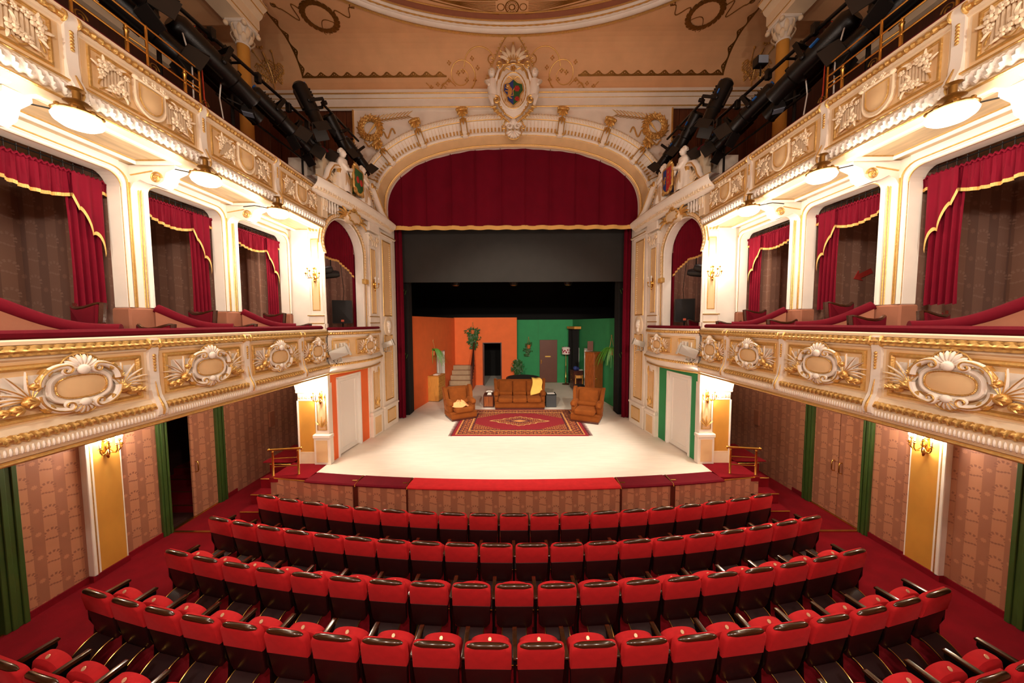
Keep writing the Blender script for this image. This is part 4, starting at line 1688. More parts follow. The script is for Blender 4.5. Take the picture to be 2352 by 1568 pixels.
    cp = MB().box(-4.66, -4.32, 7.32, 7.5, 6.62, 6.68, .01).box(-4.63, -4.35, 7.38, 7.5, 6.35, 6.62)
    obj('capital', cp, 'white', p, 30)
    cg = MB()
    for s in (-1, 1):
        cg.tube([(-4.49 + s * .12 + a, 7.33, 6.55 + b) for a, _, b in spiral(0, 0, .06, .015, HALF, 1.3 * s, 18)], .014, 6)
    for x in (-4.56, -4.49, -4.42):
        leaf(cg, (x, 6.37), HALF, .18, .03, 7.37, 0, .02, 5, .05)
    obj('capital_gilding', cg, 'gold', p)
    # ochre side of the pier with capital
    o = thing('ochre_pilaster', 'plain ochre pilaster with leafy capital beside the stage steps, %s side' % sg, 'pilaster', (-4.85, 7.45, 1))
    obj('shaft', MB().box(-5.03, -4.66, 7.42, 7.6, 1.28, 2.5), 'ochre', o, 0)
    obj('foot', MB().box(-5.04, -4.65, 7.41, 7.6, 1.0, 1.28), 'cream', o, 0)
    obj('edge', MB().box(-5.06, -5.03, 7.4, 7.6, 1.0, 2.5), 'white', o, 0)
    cc = MB().box(-5.08, -4.62, 7.38, 7.6, 2.68, 2.74, .015).box(-5.04, -4.65, 7.41, 7.6, 2.5, 2.68)
    obj('capital', cc, 'white', o, 0)
    cg = MB()
    for k in range(5):
        flower(cg, (-5.0 + .08 * k, 2.59), .035, 7.405)
        leaf(cg, (-4.97 + .08 * k, 2.54), HALF, .1, .02, 7.41, 0, .015, 4, .015)
    obj('capital_relief', cg, 'cream', o)
    vl = MB()
    vl.extr([(-5.08, 2.74), (-5.1, 2.85), (-5.16, 3.0), (-5.26, 3.13), (-4.35, 3.13), (-4.35, 2.74)], 7.4, 7.62, True)
    obj('springer', vl, 'white', o, 30)

    # --- second pilaster on the side wall and the arch pier
    p2 = thing('arch_pilaster', 'slim white pilaster with ionic capital and unlit sconce, %s of the stage' % sg, 'pilaster', (-4.1, 9.3, 1))
    obj('base', wl(MB().box(1.74, 2.28, -.1, 0, 1, 1.62, .01).box(1.72, 2.3, -.12, 0, 1.62, 1.72, .02)), 'white', p2, 0)
    obj('base_panel', wl(MB().box(1.84, 2.18, -.108, -.09, 1.06, 1.56)), 'peach', p2, 0)
    obj('shaft', wl(MB().box(1.78, 2.24, -.07, 0, 1.72, 3.1, .01).box(1.8, 2.2, -.07, 0, 4.1, 6.5, .01).box(1.76, 2.24, -.09, 0, 4.15, 4.5, .01)), 'white', p2, 0)
    obj('panel_field', wl(MB().box(1.88, 2.14, -.076, -.06, 1.82, 2.9).box(1.9, 2.1, -.076, -.06, 4.6, 6.4)), 'peach', p2, 0)
    f = MB()
    frame(f, 1.87, 2.15, 1.81, 2.91, .014, -.075)
    frame(f, 1.89, 2.11, 4.59, 6.41, .01, -.075)
    for a in (-.8, -.4, 0, .4, .8):
        leaf(f, (2.01, 1.88), HALF + a, .26 - .08 * abs(a), .025, -.08, 0, .02, 5, .02)
    f.box(1.75, 2.25, -.1, -.08, 4.48, 4.505).box(1.75, 2.25, -.1, -.08, 4.3, 4.325)
    obj('gilt_panel', wl(f), 'gold', p2, 30)
    obj('capital', wl(MB().box(1.76, 2.24, -.12, 0, 6.78, 6.84, .01).box(1.8, 2.2, -.09, 0, 6.5, 6.78).box(1.74, 2.3, -.14, 0, 6.9, 7.22, .02)), 'white', p2, 0)
    cg = MB()
    for s in (-1, 1):
        cg.tube([(2.0 + s * .19 + a, -.13, 6.7 + b) for a, _, b in spiral(0, 0, .075, .015, HALF, 1.4 * s, 20)], .02, 6)
        leaf(cg, (2.0 + s * .1, 6.66), -HALF, .16, .03, -.1, 0, .02, 5, .03)
    leaf(cg, (2.0, 6.68), -HALF, .18, .04, -.1, 0, .02, 5, .03)
    obj('volute', wl(cg), 'cream', p2)
    cb = MB().extr([(0, 0), (.12, 0), (.15, -.05), (.13, -.14), (.07, -.24), (.02, -.3), (0, -.3)], -.12, .12, True)
    cb.v = [(2.02 + y, -x, 3.1 + z) for x, y, z in cb.v]
    kb = obj('bracket', wl(cb), 'white', p2, 40)
    g = MB()
    leaf(g, (2.02, 3.04), -HALF, .26, .05, -.14, 0, .02, 5, .02)
    obj('gilt_leaf', wl(g), 'gold', kb)

    pr = thing('arch_pier', 'panelled white pier with portrait medallion at the %s edge of the stage' % sg, 'pier', (-4.0, 10.2, 1))
    obj('body', wl(MB().box(2.42, 3.24, -.06, 0, 1.7, 6.95, .01).box(2.38, 3.28, -.1, 0, 1.0, 1.66, .01).box(2.36, 3.3, -.13, 0, 1.66, 1.74, .02).box(2.36, 3.3, -.14, 0, 6.95, 7.02, .02).box(2.42, 3.24, -.06, 0, 7.02, 7.36)), 'white', pr, 0)
    obj('panel_field', wl(MB().box(2.58, 3.02, -.066, -.05, 4.55, 6.8).box(2.58, 3.02, -.066, -.05, 1.9, 3.9).box(2.6, 3.06, -.108, -.09, 1.2, 1.56)), 'peach', pr, 0)
    f = MB()
    for a in ((2.56, 3.04, 4.53, 6.82, -.065), (2.56, 3.04, 1.88, 3.92, -.065), (2.58, 3.08, 1.18, 1.58, -.105)):
        frame(f, a[0], a[1], a[2], a[3], .018, a[4])
    f.box(2.36, 3.3, -.145, -.13, 6.97, 7.0)
    obj('gilt_frame', wl(f), 'gold', pr, 30)
    bd = MB()
    for z0, z1, x in ((4.58, 6.76, 3.0), (1.93, 3.87, 3.0)):
        k = int((z1 - z0) / .06)
        for i in range(k):
            bd.ell((x - .03, -.075, z0 + .06 * i), .018, 6, 4)
    obj('bead_row', wl(bd), 'cream', pr)
    md = MB().prism([(2.8 + x, 4.2 + z) for x, z in sq(.25, .3, 2, 28)], -.09, 0, .015)
    mo = obj('medallion', wl(md), 'cream', pr, 40)
    hd = MB().ell((2.8, -.1, 4.23), (.1, .06, .14), 12, 8)
    hd.ell((2.72, -.11, 4.22), (.035, .04, .05), 8, 5).ell((2.8, -.09, 4.33), (.12, .05, .06), 10, 5).ell((2.81, -.09, 4.06), (.06, .045, .08), 8, 5)
    obj('portrait_relief', wl(hd), 'white', mo)

    # --- cornice and pediment above the box
    cn = thing('box_cornice', 'curved white cornice above the %s stage box' % sg, 'cornice', (-4.2, 8.5, 7.2))
    path = bow(-.36, 3.1, .1, 26, .05)
    PR = [(0, 7.12), (.04, 7.14), (.05, 7.2), (.1, 7.23), (.18, 7.3), (.2, 7.36), (.2, 7.42), (.14, 7.45), (-.1, 7.45)]
    obj('moulding', wl(sweep_path(PR, path)), 'white', cn, 35)
    dt = MB()
    for k in range(46):
        x = -.3 + 3.3 * k / 45
        b = min(path, key=lambda q: abs(q[0] - x))
        dt.box(x - .018, x + .018, b[1] - .13, b[1] - .04, 7.2, 7.27)
    obj('dentil', wl(dt), 'cream', cn, 0)
    obj('gilt_line', wl(MB().tube([(x + nx * .15, y + ny * .15, 7.452) for x, y, nx, ny in path], .012, 6)), 'gold', cn)
    fz = MB().box(-.02, .16, -.06, 0, 6.7, 7.14, .01)
    for d in (.02, .07, .12):
        fz.tube([(d, -.07, 6.95), (d, -.08, 7.1)], .018, 6)
    obj('frieze_block', wl(fz), 'cream', cn, 0)

    # parapet and sculpture
    pd = thing('sculpted_pediment', 'pediment with two draped statues and a %s shield, %s side' % ('green' if sg == 'left' else 'blue and red', sg), 'sculpture', (-4.2, 8.4, 7.45))
    obj('parapet', wl(MB().box(.15, 2.3, .02, .2, 7.4, 8.26)), 'cream', pd, 0)
    obj('velvet_cap', wl(MB().box(.13, 2.32, -.02, .24, 8.26, 8.32, .02)), 'velvet', pd, 0)
    sc = MB()
    P = [(-.12, 7.47), (.0, 7.5), (.1, 7.62), (.17, 7.8), (.3, 7.97), (.45, 8.03), (.58, 7.98), (.62, 7.86), (.56, 7.78), (.47, 7.8)]
    sc.tube([(x, -.1, z) for x, z in P], [.05, .06, .065, .07, .075, .075, .07, .06, .05, .04], 10)
    so = obj('scroll', wl(sc), 'white', pd)
    g = MB().tube([(x, -.17, z) for x, z in P], .016, 6)
    g.prism([(.5 + x, 7.9 + z) for x, z in sq(.06, .09, 2, 18)], -.2, -.12, .02)
    obj('gilt_line', wl(g), 'gold', so)
    fan = MB()
    for a in (1.2, 1.5, 1.8, 2.1, 2.4):
        leaf(fan, (.5, 7.5), a, .36, .05, -.06, .2, .04, 6, .05)
    for k in range(3):
        flower(fan, (.2 + .09 * k, 7.66 - .02 * k), .06, -.08)
    obj('leaf_fan', wl(fan), 'cream', pd)
    # statues: draped figures leaning to the shield
    for k, (sx, top, ln) in enumerate(((.66, 8.42, .1), (1.5, 8.4, -.1))):
        b = MB()
        prof = [(.27, 0), (.27, .1), (.22, .3), (.17, .5), (.145, .62), (.17, .72), (.15, .8), (.06, .84), (.045, .87)]
        n = 28
        vs, fs = [], []
        for j, (rr, h) in enumerate(prof):
            for i in range(n):
                a = 2 * PI * i / n
                fold = 1 + (.12 * sin(a * 7 + h * 3) + .06 * sin(a * 13)) * max(0, 1 - h / .62)
                vs.append((sx + ln * (1 - h) * -.6 + rr * fold * cos(a), -.12 + rr * .7 * fold * sin(a), 7.46 + h))
        for j in range(len(prof) - 1):
            for i in range(n):
                fs.append((j * n + i, j * n + (i + 1) % n, (j + 1) * n + (i + 1) % n, (j + 1) * n + i))
        b.add(vs, fs)
        s = 1 if k == 0 else -1
        b.tube([(sx - s * .12, -.12, 8.2), (sx - s * .02, -.26, 8.02), (sx + s * .13, -.27, 8.06), (sx + s * .2, -.24, 8.12)], [.055, .048, .04, .03], 8)
        b.tube([(sx + s * .12, -.12, 8.2), (sx + s * .2, -.2, 8.04), (sx + s * .24, -.22, 7.92)], [.055, .045, .03], 8)
        b.ell((sx, -.14, top - .02), (.075, .085, .1), 12, 8)
        b.ell((sx, -.225, top - .03), (.014, .02, .02), 6, 4)
        st = obj('statue', wl(b), 'white', pd, 60)
        hr = MB()
        for i in range(9):
            a = PI * i / 8
            hr.ell((sx + .075 * cos(a), -.12, top + .0 + .085 * sin(a)), .035, 6, 5)
        hr.ell((sx, -.09, top + .01), (.085, .08, .1), 10, 6)
        obj('hair', wl(hr), 'white', st)
        gv = MB()
        for i in range(5):
            gv.tube([(sx - .1 + .05 * i, -.28, 7.9 - .01 * i), (sx - .12 + .055 * i, -.29, 7.7), (sx - .13 + .06 * i, -.28, 7.5)], .008, 5)
        obj('gilt_fold', wl(gv), 'gold', st)
    c0 = 1.08
    sh = [(c0 - .17, 8.18), (c0 + .17, 8.18), (c0 + .17, 7.75), (c0 + .1, 7.66), (c0, 7.62), (c0 - .1, 7.66), (c0 - .17, 7.75)]
    sf = MB().prism([(x, z) for x, z in sh], -.3, -.1, .02)
    so = obj('shield', wl(sf), 'green_paint' if sg == 'left' else 'blue_paint', pd, 30)
    fr = MB()
    q = [((x - c0) * 1.15 + c0, (z - 7.9) * 1.1 + 7.9) for x, z in sh]
    PP = []
    for i in range(len(q)):
        a, b2 = q[i], q[(i + 1) % len(q)]
        PP += [(a[0] + (b2[0] - a[0]) * k / 6, -.26, a[1] + (b2[1] - a[1]) * k / 6) for k in range(6)]
    fr.tube(PP, [.028 + .014 * (i % 2) for i in range(len(PP))], 7, True)
    for s in (-1, 1):
        fr.tube(spiral(c0 + s * .16, 7.64, .08, .02, HALF, 1.2 * s, 18, -.28), .02, 6)
    shell(fr, (c0, 8.22), .15, .1, PI - .1, 7, -.2, .5)
    obj('shield_frame', wl(fr), 'gold', so)
    ch = MB()
    if sg == 'left':
        for x, z in ((c0 - .075, 7.93), (c0 + .075, 7.9)):
            ch.prism([(x + a, z + b2) for a, b2 in sq(.06, .085, 2, 18)], -.306, -.29, .004)
        obj('charge', wl(ch), 'red_paint', so)
    else:
        hx = MB().prism([(c0 - .17, 8.18), (c0, 8.18), (c0, 7.62), (c0 - .1, 7.66), (c0 - .17, 7.75)], -.304, -.29)
        obj('shield_half', wl(hx), 'red_paint', so, 0)
        lion(ch, c0 + .085, 7.9, .2, -.305)
        for k in range(3):
            lion(ch, c0 - .085, 8.07 - .13 * k, .075, -.31)
        obj('charge', wl(ch), 'gold', so)
    # inclined volute against the arch
    vo = MB().tube([(2.0, -.02, 8.25), (2.1, -.08, 8.1), (2.2, -.12, 7.85), (2.4, -.14, 7.6), (2.75, -.12, 7.47), (2.95, -.1, 7.47)], [.07, .09, .09, .085, .08, .07], 10)
    vv = obj('volute', wl(vo), 'white', pd)
    g = MB().tube([(2.0, -.1, 8.27), (2.12, -.17, 8.1), (2.24, -.21, 7.86), (2.42, -.23, 7.62), (2.76, -.2, 7.5)], .018, 6)
    g.ell((2.04, -.1, 8.2), (.06, .05, .09), 10, 6)
    for k in range(8):
        g.ell((1.86 + .03 * k, -.12, 8.05 - .06 * k), .016, 6, 4)
    obj('gilding', wl(g), 'gold', vv)
    rub = MB()
    for k in range(10):
        a = .9 * k
        flower(rub, (.55 + .16 * k, 8.24 + .04 * sin(a)), .07, -.02)
    for k in range(5):
        leaf(rub, (1.7 + .12 * k, 8.2 - .08 * k), 1.2 + .5 * k, .22, .05, -.06, .5, .03, 5, .05)
    obj('foliage_relief', wl(rub), 'cream', pd, 50)
    struct('wall_gallery_pier_' + sg, MB().box(-5.15, -4.72, 7.6, 8.0, 6.6, 8.1).box(-5.2, -4.68, 7.55, 8.05, 7.5, 7.56), 'marble', 'pale marbled pier at the end of the %s upper balcony' % sg)

    # sconces
    sconce('lit candle sconce on the %s stage pilaster, at box height' % sg, (-4.49, 7.37, 5.42), 0, True, P_STAGE * .55)
    sconce('lit candle sconce on the %s stage pilaster, beside the %s wall' % (sg, col), (-4.47, 7.37, 2.62), 0, True, P_STAGE)
    s2 = WM @ Vector((2.0, -.08, 5.42))
    sconce('unlit gilt two-arm sconce beside the stage opening, %s side' % sg, tuple(s2), PHI, False)
    sconce('lit candle sconce on the ochre pilaster of the %s stalls wall' % sg, (-7.02, 5.4, 2.2), HALF)

    # floodlights on the box fronts
    for k, (s, z, o) in enumerate(((.06, 3.62, .28), (2.5, 3.66, .2))):
        c = WM @ Vector((s, -o, z))
        fl = thing('floodlight', 'small pale grey floodlight clamped %s the stage box, %s side' % (('between the balcony and', 'on the far side of')[k], sg), 'floodlight', tuple(c), 'floodlights on the box fronts')
        M = Matrix.Translation(c) @ Matrix.Rotation(.5 if k == 0 else .2, 4, 'Z') @ Matrix.Rotation(-.35, 4, 'Y')
        q = .19 if k == 0 else .15
        h = MB().prism(rrect(-q, q, -q * .55, q * .55, .02), -q * .6, q * .5, .015)
        obj('housing', h.xf(M), 'flood_grey', fl, 30)
        obj('front_rim', MB().prism(rrect(q, q * 1.25, -q * .7, q * .7, .015), -q * .75, q * .6, .01).xf(M), 'flood_grey', fl, 30)
        y = MB().box(-.02, .0, -.11, -.1, -.2, .02).box(-.02, .0, .1, .11, -.2, .02).box(-.03, .01, -.11, .11, -.215, -.2).box(-.2, .1, -.012, .012, -.23, -.21)
        obj('yoke', y.xf(Matrix.Translation(c)), 'flood_grey', fl, 0)
        obj('cable', MB().tube([(c.x - .1, c.y, c.z - .05), (c.x - .14, c.y, c.z - .18), (c.x - .06, c.y, c.z - .26), (c.x - .02, c.y - .04, c.z - .17)], .007, 5), 'dark_metal', fl)

    # white stage door
    dr = link('door_' + ('1' if sg == 'left' else '2'), None)
    dr['kind'] = 'structure'
    dr['label'] = 'white panelled stage door set in the %s wall' % col
    d0 = WM @ Vector((.84, 0, 1))
    dr.location = (-d0.x if MIR else d0.x, d0.y, d0.z)
    obj('leaf', wl(MB().box(.4, 1.28, .06, .1, 1.03, 2.94)), 'door_white', dr, 0)
    f = MB()
    frame(f, .56, 1.14, 1.15, 2.84, .012, .06)
    obj('panel_moulding', wl(f), 'door_white', dr, 30)
    obj('casing', wl(MB().box(.34, .4, -.01, .12, 1.0, 2.98, .006).box(1.28, 1.34, -.01, .12, 1.0, 2.98, .006).box(.34, 1.34, -.01, .12, 2.94, 2.99, .006)), 'door_white', dr, 0)


def lion(mb, x, z, s, y):
    """small heraldic rampant lion"""
    mb.tube([(x - .1 * s, y, z - .35 * s), (x, y, z - .1 * s), (x + .02 * s, y, z + .15 * s), (x - .08 * s, y, z + .32 * s)], [.1 * s, .16 * s, .15 * s, .1 * s], 7, fl=.4)
    mb.ell((x - .14 * s, y, z + .42 * s), (.15 * s, .04 * s, .12 * s), 8, 5)
    for a, b in (((.0, .18), (-.32, .3)), ((.0, .08), (-.34, .06)), ((-.02, -.22), (-.28, -.32)), ((-.06, -.34), (.16, -.48))):
        mb.tube([(x + a[0] * s, y, z + a[1] * s), (x + (a[0] + b[0]) / 2 * s, y, z + (a[1] + b[1]) / 2 * s - .04 * s), (x + b[0] * s, y, z + b[1] * s)], [.07 * s, .05 * s, .035 * s], 6, fl=.4)
    mb.tube([(x + .02 * s, y, z - .3 * s), (x + .25 * s, y, z - .25 * s), (x + .22 * s, y, z + .05 * s), (x + .34 * s, y, z + .22 * s)], [.04 * s, .04 * s, .035 * s, .06 * s], 6, fl=.5)
    return mb


side(stage_box)

# ------------------------------------------------------------------ crest over the arch
cr = thing('crest', 'large white crest with a blue and green lion shield above the arch', 'crest', (0, 9.95, 11.1))
CX, CY, CZ = 0.03, 9.98, 11.05
body = [(CX + x, CZ + z) for x, z in [(0, -.78), (.22, -.66), (.42, -.42), (.52, -.1), (.48, .25), (.4, .5), (.46, .62), (.5, .7), (.2, .74), (0, .76), (-.2, .74), (-.5, .7), (-.46, .62), (-.4, .5), (-.48, .25), (-.52, -.1), (-.42, -.42), (-.22, -.66)]]
obj('body', MB().prism(body, CY - .2, CY + .42, .06), 'white', cr, 40)
obj('gilt_outline', MB().tube([(x, CY - .17, z) for x, z in body], .022, 6, True), 'gold', cr)
q = MB()
for s in (-1, 1):
    q.tube([(CX + s * .06, CY - .21, CZ + .72), (CX + s * .25, CY - .22, CZ + .66), (CX + s * .36, CY - .22, CZ + .5), (CX + s * .42, CY - .22, CZ + .3)], [.02, .03, .03, .015], 6)
    q.tube([(CX + s * .1, CY - .22, CZ + .56), (CX + s * .2, CY - .23, CZ + .6), (CX + s * .28, CY - .23, CZ + .52)], .02, 6)
    for k in range(5):
        q.ell((CX + s * (.46 - .05 * k), CY - .21, CZ - .3 - .09 * k), .03, 8, 5)
flower(q, (CX, CZ + .6), .09, CY - .2)
obj('gilt_relief', q, 'gold', cr)
ov = [(CX + x, CZ - .05 + z) for x, z in sq(.36, .5, 2, 36)]
obj('oval_rim', MB().tube([(x, CY - .22, z) for x, z in ov], .05, 8, True), 'white', cr)
obj('bead_ring', MB().tube([(x, CY - .265, z) for x, z in [(CX + a, CZ - .05 + b) for a, b in sq(.36, .5, 2, 60)]], [.012 + .008 * (i % 2) for i in range(60)], 6, True), 'gold', cr)
obj('oval_field', MB().prism([(CX + x, CZ - .05 + z) for x, z in sq(.33, .47, 2, 32)], CY - .215, CY - .1), 'peach', cr, 30)
SH = [(0, .34), (.12, .24), (.26, .2), (.29, .02), (.2, -.1), (.17, -.26), (0, -.4)]
rt = [(CX + x, CZ - .06 + z) for x, z in SH]
lt = [(CX - x, CZ - .06 + z) for x, z in SH]
g1 = obj('shield_half', MB().prism(rt, CY - .245, CY - .2), 'green_paint', cr, 0, 'green half of the shield with two red roses')
b1 = obj('shield_half', MB().prism(lt[::-1], CY - .245, CY - .2), 'blue_paint', cr, 0, 'blue half of the shield with a golden lion')
fm = MB()
for z in (.06, -.22):
    flower(fm, (CX + .105, CZ - .05 + z), .085 if z > 0 else .07, CY - .24, 6)
obj('rose', fm, 'red_paint', g1)
obj('lion', lion(MB(), CX - .1, CZ - .07, .4, CY - .25), 'gold', b1)
g = MB().tube([(x, CY - .245, z) for x, z in rt] + [(x, CY - .245, z) for x, z in lt[::-1][1:-1]], .016, 6, True)
for s in (-1, 1):
    g.tube([(CX, CY - .22, CZ - .5), (CX + s * .16, CY - .23, CZ - .5), (CX + s * .26, CY - .23, CZ - .38), (CX + s * .23, CY - .23, CZ - .26)], .018, 6)
    g.tube([(CX + s * .02, CY - .22, CZ + .3), (CX + s * .12, CY - .23, CZ + .36), (CX + s * .24, CY - .23, CZ + .3)], .016, 6)
obj('gilt_border', g, 'gold', cr)
fan = MB()
for a in (-1.15, -.75, -.38, 0, .38, .75, 1.15):
    leaf(fan, (CX + .1 * sin(a), CZ + .82), HALF - a, .46 - .1 * abs(a), .06, CY - .14, -.35 * (a > 0) + .35 * (a < 0), .05, 7, .1)
obj('palmette', fan, 'cream', cr, 50, kind='stuff')
g = MB()
for a in (-1.15, -.75, -.38, 0, .38, .75, 1.15):
    P = spine((CX + .1 * sin(a), CZ + .82), HALF - a, .46 - .1 * abs(a), -.35 * (a > 0) + .35 * (a < 0), CY - .24, 7)
    g.tube(P, [.014] * 6 + [.025, .03], 6)
for s in (-1, 1):
    g.tube(spiral(CX + s * .42, CZ + .72, .1, .02, -HALF, -1.2 * s, 20, CY - .2), .028, 6)
    g.tube(spiral(CX + s * .17, CZ + .82, .1, .02, 0 if s > 0 else PI, 1.2 * s, 18, CY - .2), .026, 6)
    P = [(CX + s * .5, CY - .16, CZ + .5), (CX + s * .62, CY - .18, CZ + .2), (CX + s * .56, CY - .18, CZ - .1), (CX + s * .64, CY - .18, CZ - .3), (CX + s * .55, CY - .18, CZ - .52), (CX + s * .35, CY - .2, CZ - .72), (CX + s * .12, CY - .2, CZ - .9)]
    g.tube(P, [.03, .04, .03, .04, .045, .04, .02], 8)
    g.tube(spiral(CX + s * .5, CZ - .28, .13, .025, 0 if s > 0 else PI, 1.4 * s, 24, CY - .22), .03, 6)
    g.tube(spiral(CX + s * .3, CZ - 1.0, .08, .02, HALF, 1.1 * s, 16, CY - .16), .022, 6)
    for k in range(5):
        leaf(g, (CX + s * (.5 - .08 * k), CZ - .45 - .09 * k), (-.3 if s > 0 else PI + .3) - .15 * k * s, .18, .03, CY - .2, 0, .02, 4, .02)
obj('gilt_scroll', g, 'gold', cr)
sh = MB()
shell(sh, (CX, CZ - 1.1), .23, PI + .1, 2 * PI - .1, 7, CY - .1, .5)
for s in (-1, 1):
    sh.tube(spiral(CX + s * .12, CZ - .98, .11, .02, 0 if s > 0 else PI, 1.3 * s, 22, CY - .16), [.04 - .0012 * i for i in range(23)], 8)
sh.ell((CX, CY - .14, CZ - .86), (.1, .08, .1), 10, 6)
obj('shell', sh, 'white', cr, 50)
obj('shell_edge', MB().tube([(CX + .25 * cos(a), CY - .14, CZ - 1.1 + .25 * sin(a)) for a in [PI + PI * k / 18 for k in range(19)]], [.013 + .007 * (k % 3 == 0) for k in range(19)], 6), 'gold', cr)
for s in (-1, 1):
    c = MB()
    c.tube([(CX + s * .56, CY - .12, CZ - .18), (CX + s * .62, CY - .16, CZ + .05), (CX + s * .6, CY - .18, CZ + .3)], [.12, .15, .11], 12)
    c.ell((CX + s * .62, CY - .2, CZ + .48), (.1, .11, .13), 12, 8)
    c.tube([(CX + s * .68, CY - .18, CZ + .28), (CX + s * .8, CY - .26, CZ + .2), (CX + s * .7, CY - .34, CZ + .06)], [.055, .045, .035], 8)
    c.tube([(CX + s * .52, CY - .18, CZ + .28), (CX + s * .46, CY - .28, CZ + .38), (CX + s * .42, CY - .28, CZ + .5)], [.05, .04, .03], 8)
    c.tube([(CX + s * .56, CY - .16, CZ - .16), (CX + s * .66, CY - .28, CZ - .24), (CX + s * .6, CY - .26, CZ - .45)], [.09, .075, .04], 8)
    ch = obj('cherub', c, 'white', cr, 60)
    h = MB()
    for k in range(12):
        a = 2 * PI * k / 12
        h.ell((CX + s * .62 + .085 * cos(a), CY - .17, CZ + .53 + .085 * sin(a)), .04, 6, 5)
    obj('hair', h, 'cream', ch)
    h = MB()
    h.ell((CX + s * .62, CY - .31, CZ + .47), (.018, .025, .022), 6, 4)
    for e in (-1, 1):
        h.ell((CX + s * .62 + e * .04, CY - .295, CZ + .5), (.016, .01, .01), 6, 4)
    h.ell((CX + s * .62, CY - .295, CZ + .42), (.03, .012, .01), 6, 4)
    obj('face', h, 'cream', ch)

# ================================================================== STALLS: doors, pilasters, stage front
def handle_mb(x, y, z, h=.24):
    return MB().tube([(x, y, z), (x + .05, y, z + .01), (x + .065, y, z + .04), (x + .065, y, z + h - .04), (x + .05, y, z + h - .01), (x, y, z + h)], .011, 8)


def jamb(y0, y1, top=2.72):
    m = MB()
    n = 4
    for k in range(n):
        w = (y1 - y0) / n
        m.box(-7.14, -7.05 + .018 * (k % 2), y0 + w * k, y0 + w * (k + 1), 0, top, .006)
    return m


